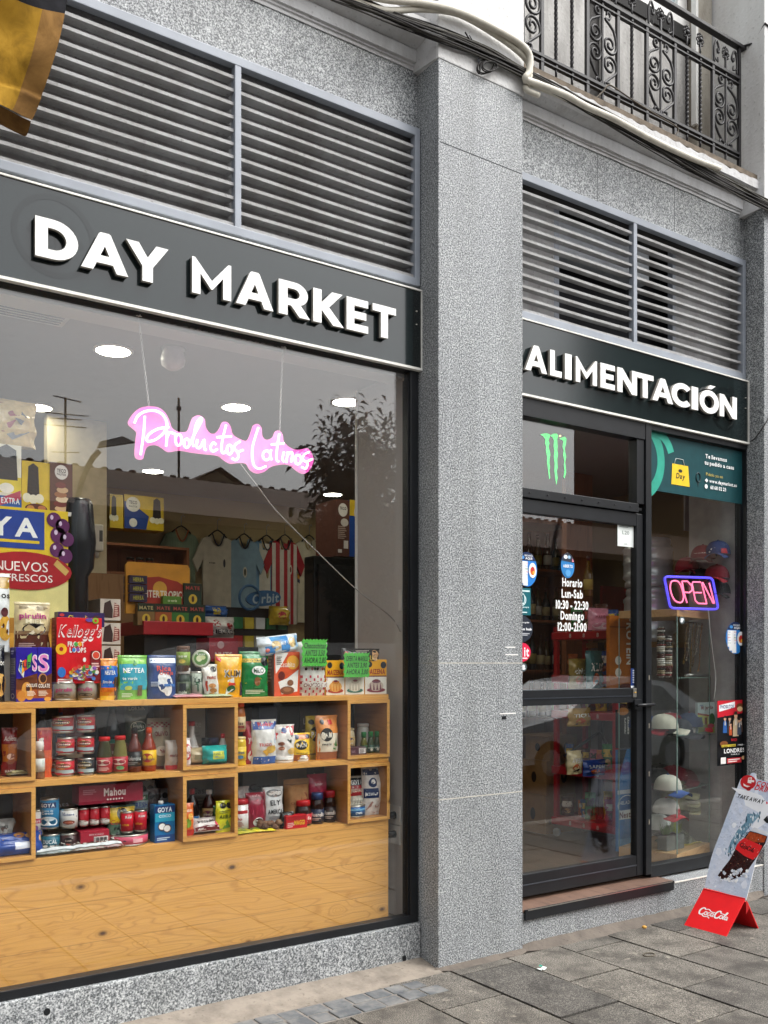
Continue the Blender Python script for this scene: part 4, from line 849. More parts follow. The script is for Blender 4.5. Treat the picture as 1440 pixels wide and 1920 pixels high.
# ================================================================ PAVEMENT SIGN
ad = thing('pavement_sign', 'red and white folding pavement sign with a cola bottle in front of the side window', 'pavement sign')
RED = mat('e01a20', .3, var=.05, spec=.5); WH = mat('f3f1ee', .35); bx, tx, kx = 4.645, 4.826, 4.955; ya, yb = -.185, -.472; zt = .192
pn = (Vector((tx, 0, zt)) - Vector((bx, 0, 0))).normalized()
m = MB(); frf = flat((bx, ya, .001), (0, -1, 0), pn); FW = ya - yb; FH = math.hypot(tx - bx, zt)
m.prism([(0, 0), (FW, 0), (FW, FH), (0, FH)], frf, -.006, 0, RED)
COKE = [  # script strokes in a 100 x 34 box
    [(20, 26), (15, 30), (7, 27), (3, 18), (6, 9), (14, 8), (20, 13)], [(25, 9), (21, 13), (23, 19), (28, 19), (30, 13), (27, 9), (25, 9)], [(40, 18), (35, 19), (32, 13), (35, 9), (41, 12)], [(50, 19), (46, 20), (43, 14), (45, 9), (50, 13), (52, 19), (50, 9), (54, 11)],
    [(74, 26), (68, 32), (60, 27), (57, 17), (61, 8), (69, 9), (74, 15)], [(56, 12), (58, 14)], [(78, 9), (74, 13), (76, 19), (81, 19), (83, 13), (80, 9), (78, 9)], [(86, 10), (89, 20), (94, 31), (91, 32), (87, 20), (86, 10), (90, 10)], [(99, 18), (95, 19), (92, 13), (94, 9), (98, 12), (100, 18), (99, 9), (102, 11)],
    [(20, 26), (30, 29), (42, 23), (54, 24)], [(74, 26), (84, 25), (92, 24)], [(14, 8), (24, 3), (36, 5), (44, 1)]]
def coke(mb, fr, x, y, w, m_, r, l, sh=.0):
    k = w / 104
    for i, s_ in enumerate(COKE):
        pts = spline([(a, b, 0) for a, b in s_], 4); n = len(pts); big = 1.5 if i in (0, 4) else 1
        for a, b in zip(pts, pts[1:]):
            d = (b - a); d = d.normalized() if d.length else Vector((1, 0, 0)); nn = Vector((-d.y, d.x, 0)) * r * big * (1.15 + .5 * abs(d.y)) / k * .5; a2 = a - d * .35; b2 = b + d * .35
            mb.add([fr(x + (p.x + sh * p.y) * k, y + p.y * k, l) for p in (a2 + nn, b2 + nn, b2 - nn, a2 - nn)], [(0, 1, 2, 3)], m_)
coke(m, frf, .045, .082, .205, WH, .0042, .0008); tag(m.build('front_panel', ad))
m = MB(); kn = (Vector((tx + .008, 0, zt)) - Vector((kx, 0, 0))).normalized(); frk = flat((kx, yb, .001), (0, 1, 0), kn); m.prism([(0, 0), (FW, 0), (FW, .20), (0, .20)], frk, -.006, 0, RED); m.box(tx - .004, tx + .014, yb, ya, zt - .006, zt + .003, RED, bev=.002)
m.add([(tx + .006, yb - .001, zt - .004), (tx + .035, yb - .001, .13), (tx + .008, yb - .001, .10)], [(0, 1, 2)], mat('b01218', .4)); tag(m.build('back_panel', ad))
p0 = Vector((tx, ya, zt)); ln = Vector((.40, 0, .95)).normalized(); wdir = Vector((0, -1, 0)); nrm = wdir.cross(ln)
def bp_(px, py):
    p = onP(px, py, p0, nrm); d = p - p0; return (d.dot(wdir), d.dot(ln))
ED = [(1321, 1663), (1330, 1622), (1338, 1594), (1352, 1558), (1371, 1507), (1386, 1467), (1391, 1459), (1404, 1456), (1409, 1449), (1418, 1451), (1418, 1460), (1440, 1466), (1468, 1475), (1474, 1486), (1462, 1530), (1446, 1565), (1436, 1582), (1424, 1598), (1417, 1615), (1411, 1640), (1399, 1687)]
bo = [bp_(*p) for p in spline([Vector((a, b, 0)) for a, b in ED], 2) for p in [(p.x, p.y)]]
frb = flat(p0, wdir, ln); m = MB(); iceb = plaster('ice_print', (.66, .70, .80), (.42, .52, .68)); m.prism(bo, frb, -.003, 0, iceb, WH)
def bq(pts): return [bp_(1240 + a / 5.33, 1420 + b / 5.33) for a, b in pts]
def inside(p):
    r = False; n = len(bo)
    for i in range(n):
        a, b = bo[i], bo[i - 1]
        if (a[1] > p[1]) != (b[1] > p[1]) and p[0] < (b[0] - a[0]) * (p[1] - a[1]) / (b[1] - a[1]) + a[0]: r = not r
    return r
def pz(pts, c, l):
    q_ = bq(pts)
    if l < .0017 and len(pts) in (5, 6) and not all(inside((p[0] + dx, p[1])) for p in q_ for dx in (-.006, .006)): return
    m.prism(q_, frb, 0, l, mat(c, .35) if isinstance(c, str) else c)
pz([(860, 560), (990, 575), (930, 640), (880, 700), (800, 800), (720, 930), (660, 960), (690, 850), (760, 730), (840, 650)], plaster('water_splash_print', (.12, .26, .36), (.5, .62, .7)), .0006)
pz([(700, 300), (850, 330), (1000, 380), (1066, 470), (1066, 640), (950, 720), (900, 700), (990, 560), (840, 480), (820, 400)], mat('eef0f4', .35, var=.05), .0004)
cola = mat('2e0e0b', .2, var=.5, scale=50); pz([(830, 800), (885, 735), (960, 755), (1062, 790), (1040, 860), (960, 990), (870, 1120), (800, 1190), (700, 1225), (600, 1215), (565, 1180), (600, 1130), (680, 1030), (760, 880)], cola, .0009)
pz([(845, 800), (885, 745), (960, 762), (1050, 792), (1030, 850), (930, 850), (850, 820)], mat('a5431c', .25, var=.4, scale=60), .0012)
pz([(790, 835), (830, 805), (930, 850), (1010, 885), (960, 990), (915, 1025), (830, 985), (740, 915), (760, 870)], RED, .0014)
pz([(1020, 625), (1062, 580), (1075, 660), (1050, 655)], mat('151515', .3), .001)
pz([(1060, 780), (890, 732), (930, 700), (1062, 745)], mat('d9dbe0', .2), .001)
random.seed(4)
for k in range(120):
    q_ = random.random(); a, b = 930 - 250 * q_ + random.gauss(0, 34), 560 + 420 * q_ + random.gauss(0, 22); r = random.uniform(3, 14); pz([(a + r * .6 * math.cos(q * 1.05) * random.uniform(.6, 1.4), b + r * 1.6 * math.sin(q * 1.05) * random.uniform(.6, 1.4)) for q in range(6)], random.choice(('e8edf2', '3f6a80', '6a93a8', 'c9d8e4', '2a4f64')), .0008)
for k in range(70):
    a, b = random.uniform(500, 1000), random.uniform(300, 1300); r = random.uniform(8, 40); pz([(a + r * math.cos(q * 1.05) * random.uniform(.5, 1.3), b + r * 1.4 * math.sin(q * 1.05) * random.uniform(.5, 1.3)) for q in range(6)], random.choice(('dfe4ef', 'd4dbea', 'e9edf4', 'c9d3e6')), .0003)
for k in range(46):
    a, b = random.uniform(570, 860), random.uniform(1120, 1240); r = random.uniform(5, 20); pz([(a + r * math.cos(q * 1.2) * random.uniform(.6, 1.3), b + r * math.sin(q * 1.2)) for q in range(5)], random.choice(('f6f7fa', 'dfe5ee', 'c7cfdc')), .0016)
for k in range(26): a, b = random.uniform(640, 1000), random.uniform(760, 1150); pz([(a + 4 * math.cos(q * 1.6), b + 4 * math.sin(q * 1.6)) for q in range(4)], random.choice(('c98a60', 'e6d9cf')), .0017)
ca = [bp_(1240 + (868 + 78 * math.cos(q * .3)) / 5.33, 1420 + (250 + 72 * math.sin(q * .3)) / 5.33) for q in range(21)]; m.prism(ca, frb, 0, .0009, mat('c81d25', .4))
pz([(845, 300), (900, 300), (890, 330), (866, 335), (850, 325)], 'c81d25', .0009); pz([(870, 205), (905, 200), (900, 262), (862, 255)], 'f3e9e6', .0012); pz([(880, 225), (930, 230), (928, 250), (876, 245)], 'f3e9e6', .0013); pz([(820, 260), (850, 280), (890, 290), (860, 300), (825, 285)], 'f3e9e6', .0013); pz([(876, 212), (898, 212), (896, 224), (874, 224)], 'c81d25', .0016)
u0 = bq([(945, 275), (1240, 345)]); dv = Vector((u0[1][0] - u0[0][0], u0[1][1] - u0[0][1])).normalized(); up_ = Vector((-dv.y, dv.x))
def fr_t(px, py):
    o = bq([(px, py)])[0]; return lambda a, b, l=0: frb(o[0] + dv.x * a + up_.x * b, o[1] + dv.y * a + up_.y * b, l)
def line(txt, px, py, w_, h_, c, shear=.18): put_text(m, fr_t(px, py), txt, w_ / 2, h_ / 2, w_, h_, mat(c, .4), .0011, 'B', shear)
line('COLD', 945, 275, .115, .030, 'd0202a'); line('DRINKS', 928, 320, .165, .030, 'd0202a'); line('TAKE AWAY', 755, 400, .185, .025, '1d1d20')
pz([(1048, 440), (1066, 455), (1050, 470)], 'd0202a', .0012)
o = bq([(770, 880)])[0]; dv = Vector((bq([(975, 985)])[0][0] - o[0], bq([(975, 985)])[0][1] - o[1])).normalized(); up_ = Vector((-dv.y, dv.x)); coke(m, fr_t(775, 895), 0, .0, .105, mat('16100f', .4), .0022, .0019); line('ZERO SUGAR', 830, 930, .05, .009, '16100f'); line('ZERO AZUCAR', 800, 942, .06, .006, 'd9b0a8')
tag(m.build('bottle_board', ad))
# ================================================================ PINE SHELF UNIT IN THE LEFT WINDOW
SY = .255
su = thing('shelf_unit', 'honey pine shelf unit with cubby boxes standing in the display window', 'shelf unit', (0, 0, 0))
Z1, Z2, Z3 = .742, 1.066, 1.392        # top faces: bottom shelf, middle shelf, top board
m = MB(); m.box(.3, 2.815, SY, SY + .022, .215, Z1 - .001, PINE); 
tag(m.build('front_panel', su))
for z in (Z1, Z2, Z3):
    m = MB(); m.box(.3, 2.815, SY + (.024 if z == Z1 else -.004), SY + .33, z - (.022 if z == Z1 else .026), z, PINE, bev=.002); tag(m.build('shelf_board', su))
for x0, x1 in ((.66, 1.030), (1.676, 1.948), (2.556, 2.815)):
    for zb, zt in ((Z1 + .001, Z2 - .0265), (Z2 + .001, Z3 - .0265)):
        m = MB(); t_ = .017; ya_, yb_ = SY - .012, SY + .30
        m.box(x0, x0 + t_, ya_, yb_, zb, zt, PINE_IN); m.box(x1 - t_, x1, ya_, yb_, zb, zt, PINE_IN); m.box(x0 + t_, x1 - t_, ya_, yb_, zb, zb + t_, PINE_IN); m.box(x0 + t_, x1 - t_, ya_, yb_, zt - t_, zt, PINE_IN)
        m.box(x0 - .0, x1, ya_ - .0015, ya_, zb, zb + t_, PINE); m.box(x0, x1, ya_ - .0015, ya_, zt - t_, zt, PINE); m.box(x0, x0 + t_, ya_ - .0018, ya_, zb + t_, zt - t_, PINE); m.box(x1 - t_, x1, ya_ - .0018, ya_, zb + t_, zt - t_, PINE)
        tag(m.build('cubby_box', su))
m = MB(); m.box(.3, 2.80, SY + .335, SY + .345, Z1, Z3 - .03, mat('3a2a1c', .8)); tag(m.build('back_board', su))
m = MB(); m.box(2.79, 2.812, SY + .03, SY + .33, .215, Z1 - .025, PINE_IN); tag(m.build('side_panel', su))

def depth_at(p): return (p - CAM_POS).x * FX + (p - CAM_POS).y * FY
def meas(px, Y):
    x0, y0, x1, y1 = px; c = (x0 + x1) / 2; a = onY(x0, y1, Y); b = onY(x1, y1, Y); top = onY(c, y0, Y); bot = onY(c, y1, Y)
    return (a.x + b.x) / 2, b.x - a.x, top.z - bot.z, bot.z, (x1 - x0) / 1774 * depth_at(bot)
def fin(t, name, label, cat, x, y, z, rz, group): return thing(name, label, cat, (x, y, z), rz, group)
def box_p(name, label, cat, px, Y, d, base, items, zb=None, rz=0, group=None, side=None, rough=.38):
    x, W, H, z, _ = meas(px, Y); z = z if zb is None else zb
    t = thing(name, label, cat, (x, Y, z + .0006), rz, group); m = MB(); m.box(-W / 2, W / 2, 0, d, 0, H, mat(base, rough), bev=.0015)
    art(m, flat((-W / 2, 0, 0), (1, 0, 0), (0, 0, 1)), W, H, items)
    if side: art(m, flat((-W / 2, d, 0), (0, -1, 0), (0, 0, 1)), d, H, side)
    tag(m.build('carton', t)); return t
def cyl_frame(r, z0, a0=0):
    return lambda u, v, l=0: Vector(((r + l) * math.sin(u / r + a0), -(r + l) * math.cos(u / r + a0), z0 + v))
VIEW = rad(-33)       # labels turned towards the pavement
def can_p(name, label, cat, px, Y, base, items, zb=None, group=None, lid=TIN, rim=True, turn=VIEW, wrap=2.6):
    x, _, H, z, D = meas(px, Y); z = z if zb is None else zb; r = D / 2
    t = thing(name, label, cat, (x, Y + r, z + .0006), 0, group)
    m = MB(); m.lathe([(r * .94, 0), (r, .003), (r, .006), (r * .985, .008), (r * .985, H - .008), (r, H - .006), (r, H - .002), (r * .93, H - .0012), (r * .9, H - .004)], lid, 26); tag(m.build('tin', t))
    m = MB(); rr = r * .985 + .0006; m.lathe([(rr, .009), (rr, H - .009)], mat(base, .35), 26); W = wrap * rr
    art(m, cyl_frame(rr, .009, turn - wrap / 2), W, H - .018, items); tag(m.build('paper_label', t)); return t
def bottle_p(name, label, cat, px, Y, prof, body, cap, capfrac, lab=None, items=(), zb=None, group=None, rough=.12, squash=1, turn=VIEW, capr=.5):
    """prof: (radius fraction, height fraction) ; lab: (z0, z1, colour)"""
    x, _, H, z, D = meas(px, Y); z = z if zb is None else zb; r = D / 2
    t = thing(name, label, cat, (x, Y + r, z + .0006), 0, group); hc = H * (1 - capfrac)
    m = MB(); m.lathe([(a * r, b * hc) for a, b in prof], body if not isinstance(body, str) else mat(body, rough, spec=.6), 22, squash=squash); tag(m.build('bottle' if capfrac > .0 else 'body', t))
    m = MB(); cr = r * capr; m.lathe([(cr, hc - .002), (cr, H - .003), (cr * .9, H)], mat(cap, .35), 18); tag(m.build('cap', t))
    if lab:
        k = max(a for a, b in prof if lab[0] - .12 <= b <= lab[1] + .12); rr = r * k + .0009; m = MB(); W = 2.5 * rr; h = (lab[1] - lab[0]) * hc
        m.lathe([(rr, lab[0] * hc), (rr, lab[1] * hc)], mat(lab[2], .4), 22, squash=squash); art(m, cyl_frame(rr, lab[0] * hc, turn - 1.25), W, h, items); tag(m.build('paper_label', t))
    return t
JAR = [(.9, 0), (1, .03), (1, .72), (.93, .86), (.80, .94), (.80, 1)]
SAUCE = [(.92, 0), (1, .03), (1, .56), (.9, .68), (.55, .84), (.42, .92), (.42, 1)]
SODA = [(.9, 0), (1, .05), (.94, .3), (1, .5), (1, .62), (.8, .8), (.4, .95), (.4, 1)]
SQZ = [(.85, 0), (.95, .06), (1, .4), (.9, .75), (.5, .96), (.5, 1)]
def bag_p(name, label, cat, px, Y, T, base, items, zb=None, group=None, rz=0, doy=True, rough=.25, wr=.0035, seed=0, tilt=0, seal=None):
    x, W, H, z, _ = meas(px, Y); z = z if zb is None else zb; return bag_at(name, label, cat, (x, Y + T / 2, z), W, H, T, base, items, group, rz, doy, rough, wr, seed, tilt, seal)
def bag_at(name, label, cat, loc, W, H, T, base, items, group=None, rz=0, doy=True, rough=.25, wr=.0035, seed=0, tilt=0, seal=None, rx=0):
    t = thing(name, label, cat, (loc[0], loc[1], loc[2] + .0006), rz, group); t.rotation_euler = (rx, 0, rz)
    def pr(u, v):
        a = abs(2 * u - 1); e = max(0, 1 - a ** 3) ** .6; top = 1 - max(0, (v - .55) / .45) ** 2; bt = (.55 + .45 * min(1, v / .3)) if doy else max(0, 1 - max(0, (.25 - v) / .25) ** 2.5)
        return e * max(top, 0) * bt
    def fr(u, v, l=0):
        uu, vv = u / W, v / H; k = pr(uu, vv); n = noise.noise(Vector((uu * 5 + seed * 3.3, vv * 6, seed))) * wr * (1 if k > .02 else .4) + noise.noise(Vector((uu * 13, vv * 14 + seed, 7))) * wr * .4
        nar = 1 - .05 * math.sin(vv * math.pi) * (1 if not doy else .6); sk = noise.noise(Vector((vv * 4, seed + (uu > .5) * 3, 2))) * wr * 1.1 * abs(2 * uu - 1)
        return Vector(((u - W / 2) * nar + sk + tilt * v, -T / 2 * k - n - l - .0012, v))
    def bk(u, v):
        k = pr(u, v); p = fr(u * W, v * H); return Vector((p.x, T / 2 * k + .0012, p.z))
    T *= 1.35; wr *= 1.5; m = MB(); mm = mat(base, rough, 0, .16, 34, 1.0, .6); m.grid(lambda a, b: fr(a * W, b * H), 14, 16, mm); m.grid(lambda a, b: bk(1 - a, b), 8, 10, mm)
    e = [fr(W * (i / 8), H) for i in range(9)]
    FM = lambda c: mat(c, rough, 0, .16, 34, 1.0, .6) if isinstance(c, str) else c
    def foil(it): return it[:5] + (FM(it[5]),) if it[0] in 'rd' else (it[:2] + (FM(it[2]),) if it[0] == 'p' else it)
    art(m, fr, W, H, [foil(i_) for i_ in list(items) + [('r', 0.01, .955, .99, .995, seal or base)]], .0014); tag(m.build('packet', t)); return t

# ---------------------------------------------------------------- top board
A, B_ = .30, .36
def stack_on(px): return None
bag_p('cookie_bag', 'white cookie bag with a gold top at the far left of the top shelf', 'snack bag', (-34, 1058, 22, 1207), .36, .07, 'dfe1e2', [('r', 0, .8, 1, 1, 'b08a3a'), ('t', 'os', .8, .72, .35, .08, '2a2422'), ('d', .78, .30, .25, .16, 'd9a53e'), ('d', .7, .33, .04, .03, '5a2f1a'), ('d', .85, .26, .04, .03, '5a2f1a'), ('d', .75, .5, .14, .06, '5a2a30')], zb=1.60, seed=1)
bag_p('cookie_bag', 'black cookie bag standing at the far left end of the top shelf', 'snack bag', (-30, 1203, 12, 1310), .33, .06, '15161c', [('d', .75, .3, .3, .2, 'd6a861'), ('d', .7, .3, .05, .03, '4a2a18'), ('d', .84, .24, .04, .03, '4a2a18'), ('t', 'choc', .7, .7, .5, .1, 'e9e4da')], zb=Z3, seed=2)
box_p('carton_riser', 'white carton hidden behind the blue cereal boxes', 'box', (-20, 1208, 90, 1308), .42, .12, 'd9d4cc', [], zb=Z3)
BL = '2a1699'
FL = lambda a, b: [('r', 0, .0, 1, .42, '6a3413'), ('p', [(0, .42), (1, .42), (1, .52), (.0, .40)], '6a3413'), ('r', 0, .06, 1, .22, 'a3501d'), ('r', 0, 0, 1, .06, BL)]
fk = box_p('cereal_box', 'royal blue cereal box with rainbow block letters beside a matching one', 'cereal box', (30, 1206, 70, 1308), .31, .10, BL, FL(0, 1) + [('d', .5, .22, .24, .14, 'd99a42'), ('d', .25, .10, .22, .10, 'c98433'), ('d', .62, .12, .2, .09, 'd99a42'), ('d', .55, .24, .10, .06, '4c2412'),
      ('p', [(.10, .58), (.34, .44), (.42, .66), (.2, .78)], 'f4f1ea'), ('p', [(.13, .6), (.25, .5), (.30, .7), (.2, .74)], '5aa2e0'), ('p', [(.25, .5), (.42, .58), (.36, .76), (.28, .74)], 'f0b22e'), ('p', [(.36, .56), (.54, .60), (.46, .78), (.36, .76)], 'd8402a'), ('p', [(.50, .60), (.66, .64), (.74, .90), (.52, .84)], '58ad38'), ('t', 'FLIP', .42, .68, .5, .10, '1d1a4a'), ('t', 'S', .86, .72, .24, .30, 'f2f0ea'), ('t', 'S', .86, .72, .19, .27, 'e88ac8'), ('t', 'CHOCOLATE', .72, .30, .5, .06, 'f2ede4'), ('b', .5, .1, .95, .2, 4, 'e9d3bd')], zb=Z3,
      side=[('r', .1, .5, .9, .8, 'aaa9b8'), ('b', .14, .52, .86, .78, 8, '6b6a80'), ('b', .1, .2, .9, .46, 6, '7a70c0'), ('d', .5, .1, .3, .05, 'd8d6e4'), ('d', .5, .1, .2, .033, BL), ('b', .2, .86, .8, .95, 2, 'b9b2e0')])
box_p('cereal_box', 'royal blue cereal box with a big pink S and a chocolate cookie', 'cereal box', (70.5, 1207, 97, 1308), .31, .10, BL, FL(0, 1) + [('d', .35, .42, .3, .10, 'c98a52'), ('d', .38, .42, .22, .075, '4a2616'), ('t', 'S', .42, .72, .78, .34, 'f2f0ea'), ('t', 'S', .42, .72, .64, .31, 'e88ac8'), ('t', 'COLATE', .45, .29, .8, .07, 'f2ede4'), ('b', .05, .1, .8, .2, 4, 'e9d3bd'), ('d', .7, .04, .25, .04, 'd99a42')], zb=Z3)
bag_p('wafer_pouch', 'tan to brown stand-up pouch of wafer sticks on top of the blue boxes', 'snack bag', (28, 1111, 96, 1207), .345, .045, 'd5c193', [('r', 0.01, .0, .99, .36, '5f3326'), ('r', 0.02, .36, .98, .43, '8a6a4c'), ('d', .52, .46, .34, .12, '1d1714'), ('p', [(.25, .5), (.36, .56), (.7, .42), (.62, .37)], 'c9b38a'), ('p', [(.35, .38), (.46, .36), (.8, .52), (.72, .56)], 'e3d6b6'), ('t', 'pirulin', .48, .73, .74, .11, 'b02a7a'), ('t', 'MIEL', .52, .62, .5, .08, 'efe3c2'), ('t', 'CHOCOLATE Y AVELLANA', .5, .555, .6, .025, '3b2a20'), ('b', .1, .1, .6, .2, 3, 'c7a592'), ('b', .1, .86, .4, .93, 3, '6b5636'), ('b', .6, .84, .95, .92, 3, '6b5636')], zb=1.393 + .203, seed=3)
PT = [('r', .12, .08, .32, .92, 'd8d6cf'), ('b', .14, .1, .3, .9, 8, '77736b'), ('t', 'pirulin', .66, .62, .5, .26, 'b32b6c'), ('t', 'pirulin', .02, .62, .3, .26, 'b32b6c'), ('d', .62, .24, .2, .1, '5a4632')]
c1 = can_p('wafer_tin', 'squat grey wafer tin under the red cereal box, nearer the blue boxes', 'tin', (101, 1272, 148, 1308), .29, '8d877b', PT, zb=Z3); c2 = can_p('wafer_tin', 'squat grey wafer tin under the red cereal box, nearer the orange drink pouch', 'tin', (149, 1272, 188, 1308), .30, '8d877b', [('t', 'pirulin', .5, .62, .6, .26, 'b32b6c'), ('d', .55, .24, .26, .1, '3d3226')], zb=Z3)
z_fl = Z3 + .075
random.seed(8)
loops = [('d', .52 + random.gauss(0, .19) * (1 - abs(q - 30) / 70), .07 + q * .0032, .045, .03, random.choice(('f4efe2', 'd64a3a', '5ea24a', '4a7fc4', 'e8b43a', 'e9e3d8', '8a56a8', 'f4efe2'))) for q in range(60)]
box_p('cereal_box', 'tall red cereal box with white script lettering standing on two tins', 'cereal box', (106, 1151, 191, 1274), .305, .075, 'd2121f', [('t', "Kellogg's", .50, .80, .93, .19, 'f3eeea', 'B', .22), ('t', "Kellogg's", .50, .805, .90, .165, 'b80f1c', 'R', .22), ('d', .1, .52, .12, .085, 'f2b51e'), ('d', .1, .52, .045, .032, 'a8101a'), ('t', 'FROOT', .42, .60, .36, .075, 'f6f1e8'), ('d', .42, .595, .045, .035, '4ea64a'), ('d', .505, .60, .045, .035, 'e9a52a'), ('t', 'LOOPS', .46, .51, .36, .075, 'f6f1e8'), ('d', .37, .51, .04, .033, '3f7fc0'), ('d', .46, .515, .04, .033, '8a4aa0'),
      ('d', .72, .97, .09, .03, '6a4aa0'), ('d', .85, .96, .07, .045, '8ab82e'), ('d', .85, .96, .03, .02, 'd2121f'), ('r', .74, .04, .97, .5, '7d0d18'), ('d', .86, .43, .09, .065, 'f3e6d8'), ('d', .86, .43, .075, .054, 'e0492f'), ('b', .76, .2, .95, .32, 3, 'e7b9b0'), ('r', .02, .0, .34, .07, 'efe9e4'), ('b', .03, .01, .32, .06, 2, 'b03038'), ('d', .10, .17, .09, .08, '2a6fc0'), ('d', .60, .36, .035, .035, 'f3eee8')] + loops, zb=Z3 + .074, side=[('r', 0, 0, 1, 1, '7e0c16'), ('b', .2, .1, .8, .9, 14, 'a8424a')])
box_p('biscuit_packet', 'dark purple biscuit packet lying on top of the tall red cereal box', 'biscuit packet', (109, 1125, 196, 1152), .315, .06, '2c1a55', [('r', 0, 0, .6, .25, 'b9b4c4'), ('t', 'Chocolinas', .5, .56, .58, .5, 'd8c23a', 'R'), ('d', .82, .5, .09, .3, '4a2a22'), ('d', .08, .78, .05, .1, 'd03a3a')], zb=Z3 + .074 + .245)
bag_p('drink_pouch', 'small orange and blue drink powder pouch beside the red cereal box', 'drink pouch', (189, 1231, 222, 1309), .29, .03, 'e08a1d', [('r', .02, .3, .98, .82, '1f62b8'), ('r', .02, .2, .98, .3, 'e0731d'), ('r', .02, 0, .98, .1, 'f0c23c'), ('r', .75, .0, .98, .55, '4b3526'), ('t', 'NESTEA', .5, .66, .6, .10, 'f2f4f6'), ('p', [(.45, .76), (.55, .86), (.62, .76)], '3f9a3c'), ('t', 'limon', .35, .44, .5, .07, 'e9eef6')], zb=Z3, seed=4)
bag_p('drink_pouch', 'green and turquoise iced tea pouch on the top shelf', 'drink pouch', (223, 1226, 278, 1309), .295, .035, '7cc04a', [('r', .03, .22, .97, .8, '2f9fb4'), ('p', [(.03, .22), (.97, .22), (.97, .35), (.5, .3), (.03, .45)], '5fb23a'), ('p', [(.1, .75), (.9, .84), (.9, .9), (.1, .86)], '9fd45a'), ('t', 'NESTEA', .5, .66, .74, .11, 'f6f8f8'), ('p', [(.46, .76), (.52, .9), (.62, .78)], '2d8a3a'), ('d', .3, .26, .12, .05, 'c8dc5a'), ('r', .62, .08, .78, .32, '6b5a3a'), ('t', 'te verde', .35, .48, .5, .07, 'e9f6f4'), ('b', .1, .05, .5, .15, 3, 'd8ecc4')], zb=Z3, seed=5)
bag_p('milk_pouch', 'navy blue milk powder pouch with a white sheep shape on the top shelf', 'food pouch', (279, 1226, 333, 1308), .295, .04, '1c3f7c', [('r', .05, .82, .95, .93, 'c9d4e4'), ('d', .55, .36, .26, .22, 'eff1f2'), ('d', .42, .50, .14, .1, 'eff1f2'), ('d', .66, .2, .14, .14, 'f4f4f4'), ('t', 'Rica', .5, .70, .5, .12, 'd0453a'), ('t', 'Oveja', .58, .60, .5, .10, 'd0453a'), ('b', .08, .28, .4, .4, 3, 'b9c8e0'), ('r', .5, .28, .9, .34, '3f74b8')], zb=Z3, seed=6)
jz = bottle_p('food_jar', 'small jar with a white lid carrying a brown jar on the top shelf', 'jar', (337, 1245, 362, 1303), .30, JAR, '39463a', 'f0efeb', .2, (.08, .66, '48553f'), [('r', .3, .3, .7, .9, '22282c'), ('t', 'mole', .5, .3, .5, .2, 'cfd6c0')], zb=Z3, capr=.95)
bottle_p('food_jar', 'brown jar with a lime green label stacked on a white-lidded jar', 'jar', (336, 1199, 361, 1247), .30, [(.95, 0), (1, .05), (1, .95), (.96, 1)], '4b2e1c', '6b4a38', .12, (.28, .88, '7d9a34'), [('t', 'jeow', .5, .7, .6, .2, 'f0f0da'), ('d', .5, .3, .2, .15, 'd8c040')], zb=Z3 + .122, capr=.98)
can_p('drink_can', 'pale green can with palm print under a tilted round tin', 'tin', (361, 1253, 387, 1303), .30, 'aab3a4', [('t', 'Tai', .62, .72, .5, .22, '2f3a33'), ('p', [(.6, .2), (.68, .2), (.66, .5), (.9, .42), (.7, .58), (.85, .66), (.62, .62), (.4, .66), (.56, .56), (.38, .46), (.6, .5)], '2c5a40'), ('r', .1, .1, .3, .9, '75807a')], zb=Z3)
rt = thing('round_tin', 'round tin tilted to show its green topped lid', 'tin', onY(377, 1235, .31) + Vector((0, 0, 0)), 0); rt.rotation_euler = (rad(78), 0, rad(-30)); m = MB(); m.lathe([(.039, -.03), (.042, -.026), (.042, -.004), (.0435, 0), (.040, .003)], TIN, 24); tag(m.build('tin', rt)); m = MB(); m.lathe([(.039, .0032), (.038, .0036)], mat('c9ccb8', .3), 24); art(m, flat((-.038, -.038, .004), (1, 0, 0), (0, 1, 0)), .076, .076, [('d', .5, .5, .42, .42, '55803a'), ('d', .4, .5, .18, .2, 'dfe0b8'), ('d', .62, .56, .16, .14, 'cfd59a'), ('t', 'kaya', .5, .78, .5, .12, 'f4f4ea')]); tag(m.build('printed_lid', rt))
bag_p('nut_sachet', 'slim white nut sachet leaning beside the yellow milk pouch', 'snack bag', (385, 1239, 414, 1302), .29, .025, 'e4e0d6', [('d', .7, .85, .2, .08, '23221f'), ('t', 'nuez', .5, .62, .6, .12, 'b5462a'), ('d', .5, .36, .24, .07, 'c9905a'), ('d', .55, .22, .24, .07, 'b97f48'), ('d', .45, .1, .24, .06, 'c9905a'), ('r', .1, .2, .2, .5, 'c24a34')], zb=Z3, seed=7, tilt=-.1)
bag_p('milk_pouch', 'bright yellow milk powder pouch beside the tall green pouch', 'food pouch', (407, 1223, 457, 1304), .285, .045, 'e9a81c', [('p', [(.0, .98), (.3, 1), (.15, .82), (.02, .86)], 'd0342a'), ('t', 'KLIM', .56, .56, .62, .17, 'f6f1e6'), ('t', 'KLIM', .56, .56, .58, .14, '4a3f36'), ('p', [(.3, .05), (.62, .2), (.6, .46), (.36, .4)], 'f1ede4'), ('d', .5, .2, .16, .08, '2f6a3a'), ('r', .38, .28, .66, .34, 'c83a2a'), ('r', .86, .04, .98, .35, '3b2a4a')], zb=Z3, seed=8)
